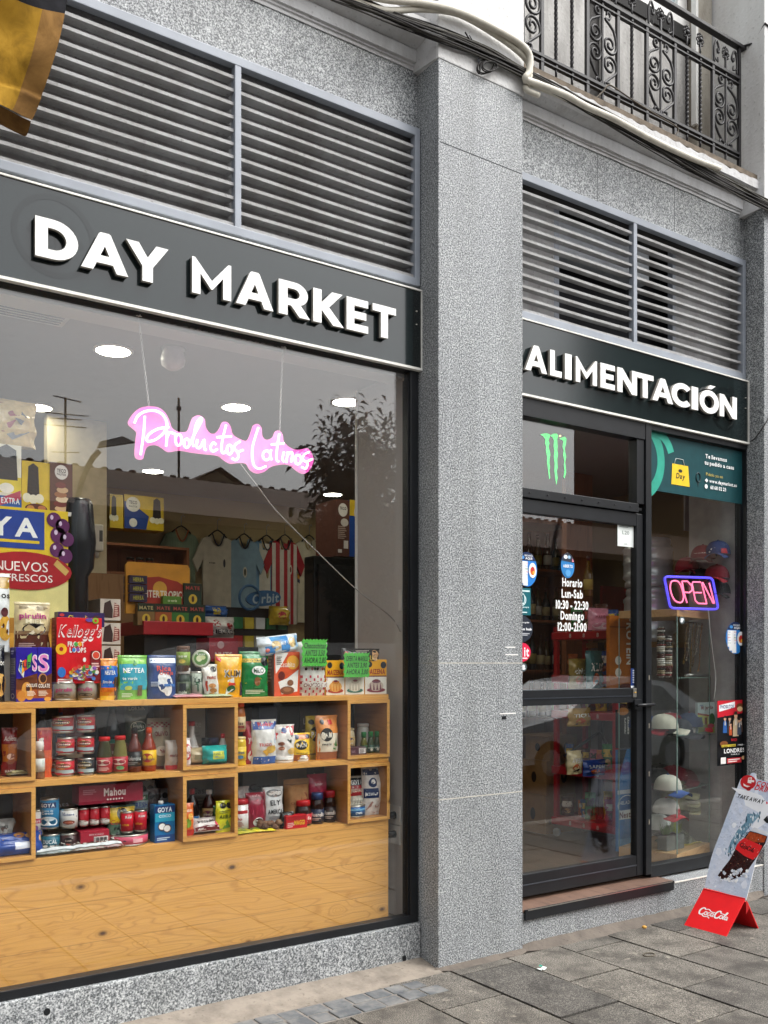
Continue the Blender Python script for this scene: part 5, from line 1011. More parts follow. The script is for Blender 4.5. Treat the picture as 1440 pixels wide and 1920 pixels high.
bag_p('malt_pouch', 'green stand-up malt drink pouch with a white speech bubble', 'food pouch', (453, 1219, 507, 1304), .30, .05, '157a3c', [('r', .02, .76, .98, .84, 'd9b630'), ('t', 'DOYPACK', .45, .8, .7, .05, '1c4a2a'), ('d', .56, .58, .25, .1, 'f2f2ec'), ('t', 'MILO', .56, .58, .36, .1, '1d4a2c'), ('d', .8, .78, .14, .1, '14181a'), ('p', [(.1, .3), (.6, .42), (.95, .3), (.5, .26)], 'd2c23a'), ('d', .5, .34, .1, .1, '8a5a32'), ('r', .42, .2, .62, .32, '2c8f4c'), ('b', .15, .06, .85, .16, 3, 'cfe4c8')], zb=Z3, seed=9)
box_p('cookie_box', 'orange and white upright carton of filled cookies', 'cookie box', (514, 1221, 562, 1304), .30, .10, 'd8552c', [('p', [(.03, .98), (.55, .98), (.2, .62), (.06, .5)], 'ece8e2'), ('p', [(.06, .3), (.5, .4), (.95, .6), (.9, .1), (.06, .02)], 'ece8e2'), ('p', [(.0, .0), (.3, 0), (.14, .35), (.05, .3)], 'd8552c'), ('d', .72, .76, .24, .16, 'e8a53a'), ('t', 'Casabito', .5, .72, .60, .13, 'f2ebe0', 'R'), ('d', .28, .46, .13, .10, '6a2018'), ('d', .5, .13, .28, .09, '7a4a30'), ('d', .5, .15, .16, .05, '9a6a48'), ('d', .62, .3, .12, .07, '8a5a3c'), ('b', .08, .7, .3, .9, 5, '8a8078')], zb=Z3, side=[('r', 0, 0, 1, 1, '6e4630'), ('b', .2, .3, .8, .9, 8, 'a88a70')])
bag_at('biscuit_roll', 'white and blue round-biscuit packet lying across the orange carton', 'biscuit packet', (onY(523, 1222, .32).x, .325, Z3 + .203), .225, .095, .055, 'd8dfe6', [('r', .12, .05, .35, .5, '3a86c8'), ('r', .5, .1, .72, .95, '3a86c8'), ('r', .28, .75, .55, .97, '5a9ed4'), ('d', .38, .5, .11, .26, 'e3c48c'), ('d', .80, .58, .09, .26, 'e3c48c'), ('t', 'MARIA', .6, .6, .2, .2, 'f2f4f6'), ('d', .16, .3, .05, .1, 'd86a5a'), ('r', .9, .3, .98, .9, '8ab4da')], doy=False, seed=10, wr=.005).rotation_euler = (0, rad(-7), 0)
bag_p('snack_bag', 'red gingham bag of chocolate coated cereal puffs', 'snack bag', (562, 1203, 614, 1303), .295, .055, 'dcdcd4', [('d', .2 + .11 * (k % 8) * .9, .5 + .075 * (k // 8), .05, .03, ('3d2a22', '2f5a38', '8a3a34', 'c9c4b8')[(k * 7) % 4]) for k in range(40)] + [('r', k * .125 + .01, j * .055, k * .125 + .065, j * .055 + .05, 'c03a48') for k in range(8) for j in range(7) if (k + j) % 2 == 0] + [('r', .03, .155, .97, .255, 'e9e4dc'), ('t', 'CHOCOCHITAS', .5, .2, .86, .07, '7a3a34')], zb=Z3, seed=11)
def star(label, px, py, w_, h_, Y, lines, rz=0):
    c = onY(px, py, Y); sc = depth_at(c) / 1774 / .83; W, H = w_ * sc, h_ * sc; t = thing('price_star', label, 'price tag', c, rz); m = MB(); pts = []
    n = 15
    per = [(i / n, 0) for i in range(n)] + [(1, i / 9) for i in range(9)] + [(1 - i / n, 1) for i in range(n)] + [(0, 1 - i / 9) for i in range(9)]
    for i, (a, b) in enumerate(per): k = .93 if i % 2 else 1.04; pts.append(((a - .5) * W * k, (b - .5) * H * k))
    fr = flat((0, 0, 0), (1, 0, 0), (0, 0, 1)); m.prism(pts, fr, -.0015, 0, mat('52b544', .6)); dk = mat('1d3a22', .6)
    for i, s_ in enumerate(lines): put_text(m, fr, s_, .0, H * (.27 - .27 * i), W * (.86 - .08 * (i % 2)), H * .21, dk, .0008, 'B', .15)
    tag(m.build('card', t)); return t
star('green starburst price card pinned on the gingham cereal bag', 590, 1224, 45, 42, .262, ['Chocochitas', 'ANTES 3,50', 'AHORA 2,85'])
def maiz(x0, x1, c, label, dx=0):
    cake = {'o': ('e8b060', 'd88a3a'), 'w': ('e4dccb', 'bdb3a0'), 'p': ('cdbcae', '7a4a58')}[c]
    box_p('starch_box', label, 'food box', (x0, 1236, x1, 1301), .30, .06, 'f1ab15', [('r', 0.01, 0.005, .99, .50, 'ebe6da'), ('r', .01, .50, .99, .535, '7a3a2a'), ('t', 'MAIZENA', .5, .655, .84, .15, 'a8271e'), ('d', .2, .86, .13, .09, '2a2420'), ('d', .84, .84, .13, .1, '1f2430'), ('d', .5, .12, .42, .07, {'o': 'b04a3a', 'w': '3f7a6a', 'p': '8a3a4a'}[c]), ('d', .5, .24, .34, .15, cake[0])] + [('p', [(.2 + .15 * k, .12), (.24 + .15 * k, .34), (.30 + .15 * k, .12)], cake[1]) for k in range(4)] + [('d', .5, .37, .2, .05, cake[1]), ('d', .5, .40, .12, .03, '7a2a30')], zb=Z3)
maiz(611, 646, 'o', 'yellow starch box with an orange cake, left end of the starch row'); maiz(647, 683, 'w', 'yellow starch box with a pale cake in the middle of the starch row'); maiz(684, 725, 'p', 'yellow starch box with a purple-topped cake at the right shelf end')
bag_at('biscuit_roll', 'black biscuit packet lying on top of the yellow starch boxes', 'biscuit packet', (onY(678, 1235, .32).x, .33, Z3 + .163), .24, .075, .05, '1b1817', [('t', 'MARILU', .5, .35, .46, .36, 'd9b43a'), ('d', .82, .6, .1, .3, 'd0a070'), ('d', .8, .35, .08, .2, 'e0b88a'), ('d', .07, .6, .05, .2, 'd88a8a'), ('b', .3, .7, .7, .9, 2, '8a837a')], doy=False, seed=12, wr=.004)
star('green starburst price card reading OFERTA on the starch boxes', 669, 1247, 48, 38, .262, ['OFERTA MARILU', 'ANTES 3,90', 'AHORA 3,00'], rad(2))
for k, (px, c, c2_, la) in enumerate(((350, 'd89aa0', 'e9e4e0', 'flat pink sachet lying on the front edge of the top shelf'), (400, 'b9c4a0', '4f7a4a', 'flat pale green sachet lying on the front edge of the top shelf'))):
    p = onY(px, 1304, .27); bag_at('flat_sachet', la, 'sachet', (p.x + .02, .262, Z3 + .007), .16, .10, .012, c, [('r', .1, .2, .6, .7, c2_), ('b', .15, .3, .55, .6, 3, '8a5a50')], doy=False, seed=20 + k, rx=rad(-86), wr=.002)

# ---------------------------------------------------------------- middle shelf
bag_p('sauce_pouch', 'dark red sauce pouch with a brown cup picture in the far left cubby', 'food pouch', (4, 1362, 34, 1452), .33, .03, '7c1a1c', [('r', .02, .3, .98, .66, 'a35a1c'), ('t', 'Achiote', .5, .78, .8, .1, 'efe6dc', 'R', .2), ('d', .5, .36, .34, .12, '8a4a34'), ('d', .5, .40, .26, .06, 'd9b09a'), ('t', 'HAPPY', .5, .1, .6, .05, 'd9cfc4')], zb=Z2 + .018, seed=13)
p = onY(40, 1452, .30); bag_at('flat_sachet', 'small flat olive sachet on the floor of the far left cubby', 'sachet', (p.x, .29, Z2 + .026), .12, .06, .01, '6a5a32', [('r', .2, .2, .6, .7, 'd8cf9a')], doy=False, seed=30, rx=rad(-86))
bag_p('soup_pouch', 'orange and red pouch standing behind a small clear jar', 'food pouch', (70, 1367, 99, 1460), .34, .02, 'd0562a', [('r', .04, .55, .9, .95, 'b4202a'), ('r', .1, .62, .4, .8, 'e9e6e0'), ('t', 'ml', .3, .71, .2, .1, '2f3a7a')], zb=Z2, seed=14)
bottle_p('spice_jar', 'small clear jar of brown spice with a white cap in front of an orange pouch', 'jar', (67, 1390, 86, 1460), .29, JAR, '7a5236', 'e9e6e2', .22, (.25, .7, 'cfd4cf'), [('p', [(.1, .2), (.9, .5), (.9, .9), (.3, .8)], '2f7a58')], zb=Z2, capr=.8)
CO = lambda dk: [('t', 'La', .5, .88, .12, .09, 'f3e6c2'), ('d', .5, .66, .36, .17, 'e9c46a'), ('d', .5, .66, .34, .15, dk), ('t', 'Costena', .5, .66, .60, .15, 'f0e6d2'), ('t', 'frijoles', .4, .44, .4, .07, 'e9b43a'), ('r', .0, .10, 1, .36, '9fb0b4'), ('p', [(.3, .08), (.6, .36), (1, .30), (1, .08)], '2f4a38'), ('r', 0, .04, .5, .14, 'c02634'), ('r', .02, .15, .14, .7, 'e4ded4')]
hc = .0935
for i, (x0, x1, zz, base, la, dk) in enumerate([(110, 144, 0, 'b5202b', 'red bean can at the foot of the left can stack', '5a1018'), (112, 144, 1, 'b5202b', 'red bean can with grey stripe, middle of the left can stack', '5a1018'), (104, 144, 2, '9c2226', 'wide dark red can with a green stripe on top of the left can stack', '23301f'),
                                          (151, 181, 0, '22262a', 'black bean can at the foot of the right can stack', '101214'), (150, 181, 1, 'b5202b', 'red bean can, middle of the right can stack', '5a1018'), (150, 183, 2, 'b5202b', 'red bean can with green pepper print on top of the right can stack', '5a1018')]):
    can_p('bean_can', la, 'can', (x0, 1423, x1, 1456), .305 if x0 < 145 else .30, base, CO(dk), zb=Z2 + zz * hc)
for x in (99,):
    can_p('bean_can', 'red can half hidden behind the left can stack', 'can', (x, 1423, x + 30, 1458), .37, 'a01c26', CO('5a1018'), zb=Z2)
bottle_p('salsa_jar', 'tapered salsa jar with a red lid and dark contents', 'jar', (186, 1383, 215, 1453), .30, [(.9, 0), (1, .04), (1, .45), (.85, .7), (.66, .95), (.66, 1)], '43432c', 'c81f22', .1, (.06, .5, 'a31f2c'), [('d', .5, .66, .4, .2, 'e4d8c8'), ('t', 'Costena', .5, .66, .66, .22, '7a1a24'), ('b', .3, .1, .9, .35, 3, 'd9b0a8'), ('r', .02, .2, .14, .8, 'd9d2c8')], zb=Z2, capr=.72)
bottle_p('salsa_jar', 'tapered salsa jar with a red lid and green contents', 'jar', (216, 1383, 244, 1453), .30, [(.9, 0), (1, .04), (1, .45), (.85, .7), (.66, .95), (.66, 1)], '7a7440', 'c81f22', .1, (.06, .5, 'a31f2c'), [('d', .5, .66, .4, .2, 'e4d8c8'), ('t', 'Costena', .5, .66, .66, .22, '7a1a24'), ('d', .6, .25, .2, .14, '5a8a5a')], zb=Z2, capr=.72)
bottle_p('hot_sauce_bottle', 'brown hot sauce bottle with a black label and black cap', 'bottle', (243, 1366, 271, 1449), .30, SAUCE, '5a2216', '1b1a1a', .13, (.16, .54, '17181a'), [('t', 'Valentina', .55, .55, .8, .3, 'd8e0dc', 'R', .2), ('r', .03, .3, .16, .9, 'd4d0c8'), ('b', .2, .1, .8, .3, 2, '8a8a86')], zb=Z2, capr=.42)
bottle_p('hot_sauce_bottle', 'reddish hot sauce bottle with a yellow label and orange cap', 'bottle', (270, 1365, 298, 1447), .30, SAUCE, '8a2f14', 'd9481c', .13, (.16, .56, 'e6b91e'), [('d', .5, .5, .3, .3, 'b5342a'), ('t', 'Valentina', .55, .42, .7, .18, '2f2a5a', 'R', .2), ('r', .03, .5, .16, .95, 'efe9d8')], zb=Z2, capr=.42)
bag_p('dried_bag', 'clear bag with a red checked header behind the hot sauce', 'food bag', (279, 1345, 323, 1440), .38, .05, 'a59a84', [('r', .03 + .1 * k, .82 + .035 * j, .12 + .1 * k, .85 + .035 * j, '8a2530') for k in range(9) for j in range(3) if (k + j) % 2] + [('t', 'OLIVO', .5, .70, .6, .09, '7a2a30'), ('d', .5, .36, .28, .10, 'e0d4c4'), ('t', 'chia', .5, .36, .4, .07, '9a2c34'), ('r', .02, 0, .98, .06, '7a2a34')], zb=Z2, seed=15)
bag_p('seed_bag', 'tall dark green seed bag at the back of the middle shelf', 'food bag', (237, 1318, 280, 1440), .43, .05, '465238', [('r', .03, .82, .97, .98, '2c4430'), ('t', 'LORSER', .5, .93, .7, .05, 'b9c4a8'), ('d', .5, .66, .36, .08, 'd4d8c4'), ('d', .5, .66, .33, .065, '2f4a34'), ('t', 'Frisako', .5, .66, .5, .06, 'e9ece0')], zb=Z2, seed=16)
bag_p('snack_bag', 'small clear bag with a pink base beside the left cubby box', 'food bag', (312, 1388, 338, 1443), .31, .04, 'b8aca2', [('r', .03, 0, .97, .16, 'c8404c'), ('t', 'maiz', .5, .5, .6, .1, '8a3038')], zb=Z2, seed=17)
for k, (x0, x1, y0, c, cp, la) in enumerate(((70, 96, 1322, '23364f', '2a5fb0', 'tall dark blue bottle at the back left of the middle shelf'), (108, 126, 1320, '2a4f9a', 'c8323a', 'tall bright blue bottle at the back behind the can stacks'), (200, 232, 1320, '20303a', '1e6a5a', 'dark glass bottle with teal label at the back behind the salsa jars'), (160, 190, 1318, '1f2c3c', '33414c', 'dark bottle at the back behind the right can stack'))):
    bottle_p('tall_bottle', la, 'bottle', (x0, y0, x1, 1445), .46, SAUCE, c, cp, .08, (.2, .5, cp), [('t', 'agua', .5, .5, .6, .2, 'd9e0e8')], zb=Z2)
box_p('carton', 'plain brown carton with red stripe behind the hot sauce bottles', 'box', (196, 1395, 240, 1445), .44, .09, '7a4434', [('r', 0, .3, 1, .5, 'a32c34'), ('t', 'salsa', .5, .7, .6, .14, 'd9cfc4')], zb=Z2)
# cubby with teal packet
bottle_p('liqueur_bottle', 'slender bottle with a red cap and a pink pear-shaped label', 'bottle', (352, 1334, 377, 1412), .36, [(.9, 0), (1, .05), (1, .4), (.7, .6), (.4, .8), (.36, 1)], 'c9c2bd', 'a3202a', .1, (.1, .45, 'd8d2cc'), [('d', .5, .5, .3, .45, 'd0405a'), ('t', 'leche', .5, .5, .5, .16, 'f4eeee')], zb=Z2 + .018, capr=.5)
for k, (x0, x1, la) in enumerate(((381, 398, 'dark spice jar at the back of the cubby, left of its twin'), (394, 415, 'dark spice jar with blue lid, right of its twin in the cubby'))):
    bottle_p('spice_jar', la, 'jar', (x0, 1367, x1, 1412), .37 - .02 * k, [(.95, 0), (1, .05), (1, 1)], '2e3338', '22284a' if k else '1f2226', .28, (.1, .9, '3a4043'), [('t', 'GOYA', .5, .75, .6, .24, 'e9ecee'), ('b', .2, .15, .8, .5, 3, 'a9aeb0')], zb=Z2 + .018, capr=1)
bag_at('guava_block', 'plump teal plastic-wrapped block in the front of the cubby', 'food packet', (onY(401, 1433, .29).x, .285, Z2 + .019), .125, .085, .07, '1f9c94', [('r', .28, .3, .74, .72, 'c9c83a'), ('t', 'PANELA', .5, .58, .38, .14, '2c5a34'), ('t', 'OFERTA', .5, .42, .34, .1, '2a6aa0')], doy=False, seed=18, wr=.003)
bag_at('guava_block', 'beige plastic-wrapped block behind the teal one in the cubby', 'food packet', (onY(372, 1432, .33).x, .33, Z2 + .019), .12, .075, .06, 'b8a685', [('r', .2, .3, .5, .6, '8a8060')], doy=False, seed=19, wr=.003)
bag_p('candy_bag', 'round white and red candy bag at the left side of the cubby', 'candy bag', (342, 1382, 360, 1433), .285, .04, 'dcd4d2', [('d', .5, .5, .4, .3, 'c42a3a'), ('d', .5, .5, .3, .2, 'e9e0de'), ('t', 'leche', .5, .5, .5, .12, 'a8202c')], zb=Z2 + .018, seed=21)
bottle_p('chili_bottle', 'small white bottle with a red cap and orange label in the cubby', 'bottle', (413, 1376, 429, 1429), .33, SQZ, 'd9d2ca', 'd0262a', .16, (.08, .5, 'c63a2a'), [('t', 'TAJIN', .5, .6, .7, .3, 'f2efe8')], zb=Z2 + .018, capr=.5)
# wide bay right
bottle_p('juice_bottle', 'yellow juice bottle under an orange-capped one beside the cubby', 'bottle', (442, 1380, 467, 1434), .28, [(.95, 0), (1, .05), (.93, .2), (1, .4), (1, .85), (.9, 1)], 'd2b02a', 'd9c488', .06, (.2, .7, 'd9b92f'), [('t', 'colombiana', .5, .6, .7, .2, '2f5a7a'), ('d', .6, .25, .2, .14, '3f7a9a')], zb=Z2, capr=.95)
bottle_p('juice_bottle', 'orange-capped amber bottle stacked on the yellow juice bottle', 'bottle', (443, 1322, 465, 1382), .285, [(.9, 0), (1, .06), (1, .7), (.85, .85), (.7, 1)], 'b5662a', 'e2551f', .2, (.1, .6, 'c9b48a'), [('t', 'salsa', .5, .5, .6, .26, '4a2a1a'), ('r', .1, .1, .9, .3, '7a2a1a')], zb=Z2 + .16, capr=.8)
bag_p('snack_bag', 'crinkled red bag squeezed beside the yellow juice bottle', 'snack bag', (460, 1350, 481, 1430), .33, .05, 'b02a3a', [('d', .6, .2, .4, .14, 'e2d8d4'), ('t', 'yus', .5, .6, .6, .14, 'e9dcd8')], zb=Z2, seed=22)
bag_p('flour_bag', 'white and blue flour bag with yellow bread picture', 'food bag', (476, 1344, 522, 1427), .295, .06, 'd9d7d2', [('r', .02, .78, .98, .99, '2a4f9a'), ('r', .02, 0, .98, .17, '2456a4'), ('t', 'Robin', .5, .9, .6, .08, 'd83a34'), ('p', [(.3, .3), (.8, .42), (.9, .3), (.5, .18)], 'd9a63a'), ('d', .66, .33, .2, .09, 'e2b850'), ('t', 'TRIGO', .42, .44, .5, .07, 'b5342c'), ('p', [(.6, .5), (.9, .7), (.88, .45)], 'b9c2cc')], zb=Z2, seed=23, wr=.006)
bag_p('flour_bag', 'red and white flour bag with an empanada picture', 'food bag', (518, 1350, 556, 1421), .30, .05, 'e4ded8', [('p', [(.02, .98), (.98, .98), (.8, .7), (.3, .78), (.02, .6)], 'c41f2c'), ('d', .4, .85, .14, .07, '2a3f7a'), ('p', [(.02, .02), (.98, .02), (.98, .26), (.4, .16)], 'c41f2c'), ('d', .22, .5, .14, .05, '8a4a2c'), ('d', .24, .38, .14, .05, '9a5a34'), ('p', [(.5, .6), (.8, .74), (.7, .5)], '2f3a34'), ('d', .72, .3, .2, .09, 'e8c070')], zb=Z2, seed=24, wr=.006)
PAN = lambda c, dk, lw: [('r', .02, .02, .98, .24, 'a35a2a'), ('d', .42, .58, .33, .17, dk), ('t', 'PAN', .42, .58, .52, .14, 'f4efe2'), ('d', .2, .86, .12, .08, '2a2a28'), ('t', 'harina de maiz', .45, .30, .6, .04, '3a3a2a')]
bag_p('corn_flour_bag', 'small yellow corn flour bag with a black round mark', 'food bag', (550, 1362, 584, 1415), .30, .04, 'ecc02a', PAN('', '1b1b1a', 1) + [('r', .1, .8, .9, .96, 'd9742a'), ('d', .2, .88, .12, .08, '2a3a5a'), ('d', .8, .88, .12, .08, '2a3a5a'), ('d', .5, .12, .3, .08, 'c9883a')], zb=Z2, seed=25)
bag_p('corn_flour_bag', 'yellow corn flour bag standing behind the orange one', 'food bag', (577, 1340, 604, 1421), .36, .05, 'cdb024', [('d', .5, .58, .4, .17, '1b1b1a'), ('t', 'PAN', .5, .58, .6, .13, 'f4efe2'), ('d', .3, .86, .2, .06, '2a2a28'), ('r', .1, .1, .9, .14, '7a6a1a')], zb=Z2, seed=26)
bag_p('corn_flour_bag', 'large orange and cream corn flour bag at the right end of the bay', 'food bag', (597, 1341, 638, 1424), .295, .06, 'dd8a3c', [('r', .02, .18, .98, .60, 'e9dfca'), ('r', .02, .02, .98, .18, '9a5a34'), ('d', .34, .57, .26, .15, '1b1b1a'), ('t', 'PAN', .34, .57, .42, .12, 'f4efe2'), ('p', [(.7, .3), (.76, .5), (.82, .3)], '3f7a3a'), ('p', [(.62, .24), (.7, .4), (.76, .22)], '4f8a44'), ('r', .44, .8, .64, .9, 'c8322a'), ('d', .2, .86, .08, .06, '2a2a28'), ('t', 'maiz', .34, .36, .4, .05, '2f2a22')], zb=Z2, seed=27)
for k, (x0, x1, Y, la) in enumerate(((518, 560, .275, 'flat round white tin on the shelf edge, nearer the red flour bag'), (555, 586, .29, 'flat round white tin on the shelf edge, nearer the orange corn flour bag'))):
    can_p('flat_tin', la, 'tin', (x0, 1416 - 3 * k, x1, 1428 - 3 * k), Y, 'd9d6d0', [('t', 'GUANABANA', .5, .5, .5, .4, '5a5a5c')], zb=Z2, lid=mat('dedcd8', .4))
# right cubby, middle
bottle_p('mayonnaise_bottle', 'cream mayonnaise bottle with a round blue label in the right cubby', 'bottle', (651, 1355, 671, 1402), .35, [(.85, .0), (1, .08), (1, .7), (.8, .95), (.6, 1)], 'd9c9a4', 'c9b98e', .06, (.2, .7, 'c9a86a'), [('d', .5, .5, .4, .45, '22356a'), ('t', 'mayo', .5, .5, .5, .2, 'e9e4da')], zb=Z2 + .018, capr=.9)
bottle_p('mayonnaise_bottle', 'plain white squeeze bottle behind the green-capped spices', 'bottle', (675, 1355, 700, 1408), .38, [(.9, 0), (1, .08), (1, .7), (.85, .95), (.7, 1)], 'dcd9cf', 'e6e3da', .1, zb=Z2 + .018, capr=.9)
for k, x in enumerate((679, 692, 704)):
    bottle_p('spice_bottle', ('small green-capped spice bottle with a yellow label, left of three', 'small green-capped spice bottle, middle of three', 'small green-capped spice bottle nearest the cubby side wall')[k], 'spice bottle', (x, 1371, x + 13, 1411), .31, [(.95, 0), (1, .04), (1, .6), (.7, .85), (.6, 1)], '3a4a2c' if k else '6a6a24', '1f7a3c', .24, (.1, .5, '1f4a38' if k else '2a5a3a'), [('t', 'spice', .5, .6, .7, .25, 'e4ead8'), ('d', .6, .3, .14, .2, 'd9d4c0')], zb=Z2 + .018, group='green-capped spice bottles in the right cubby', capr=.75)
box_p('flat_carton', 'flat maroon carton with a white barcode in the right cubby', 'box', (652, 1398, 687, 1412), .28, .06, '4a2230', [('r', .6, .15, .95, .85, 'e4dfda'), ('b', .63, .2, .92, .8, 5, '3a3436'), ('t', 'lot', .3, .5, .2, .4, '9a8088')], zb=Z2 + .018)

# ---------------------------------------------------------------- bottom shelf
bag_p('snack_bag', 'crumpled silver snack bag in the lower left cubby', 'snack bag', (-6, 1514, 29, 1577), .35, .05, 'a3a29e', [('d', .3, .66, .3, .12, '5a3a2c'), ('t', 'maiz', .4, .8, .4, .1, '2a2624')], zb=Z1 + .018, seed=31, wr=.008)
bag_at('snack_bag', 'blue snack bag with nuts printed lying in the lower left cubby', 'snack bag', (onY(26, 1605, .285).x, .275, Z1 + .02), .24, .10, .05, '1c3f8a', [('p', [(.3, .55), (.98, .5), (.98, .95), (.35, .95)], 'b98a5a'), ('r', .5, .12, .8, .4, 'd4d8e4'), ('d', .6, .75, .1, .15, 'a8743c'), ('d', .8, .7, .1, .15, 'c99a5a')], doy=False, seed=32, wr=.006, rx=rad(-35))
can_p('milk_can', 'white and pink condensed milk can at the left end of the lower bay', 'can', (63, 1505, 82, 1556), .33, 'e4dfdd', [('r', 0, .5, 1, .7, 'c0426a'), ('t', 'nutri', .5, .6, .6, .12, 'f4eeee'), ('d', .5, .3, .2, .12, '7a5a9a')], zb=Z1 + .075)
can_p('milk_can', 'orange striped can under the white and pink one', 'can', (63, 1560, 81, 1592), .33, 'c8783a', [('r', 0, .4, 1, .8, 'ded6cc'), ('b', .1, .1, .9, .4, 3, '6a3a20')], zb=Z1)
can_p('coconut_can', 'teal cracker tin under the tall blue coconut can', 'can', (82, 1552, 116, 1590), .30, '1d5f72', [('t', 'DUCAL', .6, .66, .6, .24, 'e6ecee'), ('p', [(.4, .1), (.9, .2), (.9, .45), (.6, .3)], 'c9d2d4'), ('r', 0, .02, 1, .14, '123e4c')], zb=Z1)
can_p('coconut_can', 'tall blue coconut cream can stacked on a teal tin', 'can', (81, 1495, 115, 1553), .30, '2b7aa8', [('r', .1, .72, .9, .92, '1f3a6a'), ('t', 'GOYA', .52, .82, .6, .14, 'e9eef2'), ('t', 'Crema de', .5, .62, .5, .07, 'd4e4ea'), ('t', 'Coco', .5, .53, .5, .09, 'e9f0f2'), ('d', .55, .2, .4, .2, 'dfe6e8'), ('d', .6, .3, .2, .07, 'c2d2d8'), ('r', 0, 0, 1, .07, '1f5a80')], zb=Z1 + .107)
can_p('milk_can', 'dark brown caramel can under a white caramel can', 'can', (117, 1552, 149, 1588), .30, '3d2424', [('d', .6, .66, .2, .2, '1a1210'), ('t', 'bean', .6, .66, .26, .1, 'b9a89a'), ('p', [(.3, .2), (.8, .1), (.9, .4), (.55, .4)], 'd9d4cc'), ('t', 'MOROS', .6, .26, .4, .13, '3a2a24')], zb=Z1)
can_p('milk_can', 'white caramel can with a blue band and a dessert picture', 'can', (117, 1515, 150, 1553), .30, 'd9d6d0', [('t', 'La', .4, .86, .14, .1, '2a4a8a'), ('t', 'lechera', .6, .76, .5, .15, '23447f'), ('p', [(.0, .5), (1, .66), (1, .54), (0, .38)], '2a4a8a'), ('d', .62, .26, .26, .13, '7a3a2a'), ('d', .62, .28, .16, .07, 'a35a44')], zb=Z1 + .102)
box_p('beer_pack', 'red cardboard wrap of six beer cans with a barcode', 'beer pack', (151, 1550, 205, 1586), .30, .13, 'a31f34', [('t', 'ENVASADO', .55, .8, .5, .09, 'd9a8ac'), ('r', .46, .04, .96, .68, 'd9d2ce')] + [('r', .48 + .045 * k, .07, .485 + .045 * k + .012 * (1 + k % 3), .64, '2a2426') for k in range(10)], zb=Z1)
for k, x in enumerate((150, 170, 190)):
    can_p('beer_can', ('red beer can standing behind the barcode, left of three', 'red beer can standing behind the barcode, middle of three', 'red beer can standing behind the barcode, right of three')[k], 'beer can', (x, 1516, x + 19, 1551), .33, 'b0202e', [('r', 0, .0, 1, .2, 'c9c4bc'), ('d', .5, .15, .5, .14, 'd4cfc8'), ('r', .35, .35, .65, .8, 'c23440')], zb=Z1 + .10, group='red beer cans above the barcode wrap')
box_p('beer_carton', 'long wine red beer carton with white lettering above the cans', 'beer box', (148, 1482, 268, 1517), .31, .10, '8c1f34', [('t', 'Mahou', .55, .6, .34, .42, 'e4d4d0'), ('b', .06, .5, .28, .8, 3, 'b0707a')] + [('d', .44 + .045 * k, .2, .014, .05, 'e4d4d0') for k in range(6)], zb=Z1 + .197)
box_p('beer_carton', 'dark red beer carton at the very back of the lower bay', 'beer box', (160, 1455, 285, 1588), .45, .10, '7a1c2e', [('t', 'Mahou', .5, .86, .6, .16, 'd4c0bc'), ('r', .9, .7, 1, 1, 'c9c4be')], zb=Z1)
bag_p('bean_pouch', 'yellow bean pouch with a white-haired cook badge behind the red cans', 'food pouch', (203, 1510, 256, 1584), .34, .04, '4f6a58', [('r', .02, .58, .98, .96, 'd9b52a'), ('d', .5, .78, .2, .16, '4a4a42'), ('d', .5, .78, .1, .1, 'e4dccb'), ('t', 'Cochula', .4, .60, .7, .12, 'b5342c', 'R', .15), ('t', 'FRIJOL', .5, .44, .6, .10, '23282a'), ('t', 'ROJO', .5, .30, .5, .09, '23282a'), ('r', .02, 0, .98, .16, '4a2a22')], zb=Z1, seed=33)
bag_p('bean_pouch', 'silver pouch with green and blue print behind the yellow bean pouch', 'food pouch', (245, 1500, 280, 1550), .38, .03, '8fa0a2', [('t', 'FRESH', .5, .55, .8, .2, '2f4a8a'), ('r', .05, .7, .95, .9, '3a6a4a'), ('t', 'Frijoles', .4, .82, .8, .12, 'e9e6e0')], zb=Z1 + .10, seed=34)
can_p('flat_tin', 'wide flat pink tin lying under the two small red cans', 'tin', (213, 1572, 290, 1594), .275, 'c9506a', [('t', 'Real', .3, .5, .14, .5, 'f4eeee'), ('p', [(.42, .4), (.55, .6), (.58, .4)], '4a3a4a'), ('r', .7, .2, .9, .7, 'e0a8b0')], zb=Z1)
for k, x in enumerate((230, 255)):
    can_p('tuna_can', ('small red tuna can on the flat pink tin, beside the bean pouch', 'small red tuna can on the flat pink tin, beside the blue carton')[k], 'can', (x, 1533, x + 24, 1574), .30, 'c01f30', [('t', 'Real', .7, .8, .4, .14, 'f2e9e6'), ('p', [(.4, .5), (.8, .62), (.9, .5)], '4a4a5a'), ('t', 'ATUN', .5, .36, .4, .1, 'e9b43a'), ('r', .02, .1, .2, .4, 'd9d4cf')], zb=Z1 + .056)
box_p('coconut_carton', 'blue coconut water carton with a white screw cap', 'drink carton', (290, 1517, 328, 1587), .30, .06, '1b6fa8', [('r', .02, .78, .98, .97, '16356a'), ('t', 'GOYA', .5, .87, .7, .13, 'e9eef2'), ('r', .02, .55, .98, .78, '2fa0c0'), ('t', 'COCO', .5, .70, .6, .07, 'e4f0f4'), ('d', .36, .42, .2, .11, '5a3a2a'), ('d', .36, .42, .16, .085, 'eef0ee'), ('d', .62, .36, .2, .11, '5a3a2a'), ('d', .6, .36, .16, .085, 'eef0ee'), ('r', .02, 0, .98, .2, '1a4a8a'), ('b', .1, .05, .8, .14, 2, 'b9cfe4')], zb=Z1)
t = MB(); x, W_, H_, z, _ = meas((290, 1517, 328, 1587), .30); t.lathe([(.012, 0), (.012, .014), (.010, .016)], WHITE, 12); o = t.build('screw_cap', bpy.data.objects['coconut_carton'], (-.012, .02, H_ + .001))
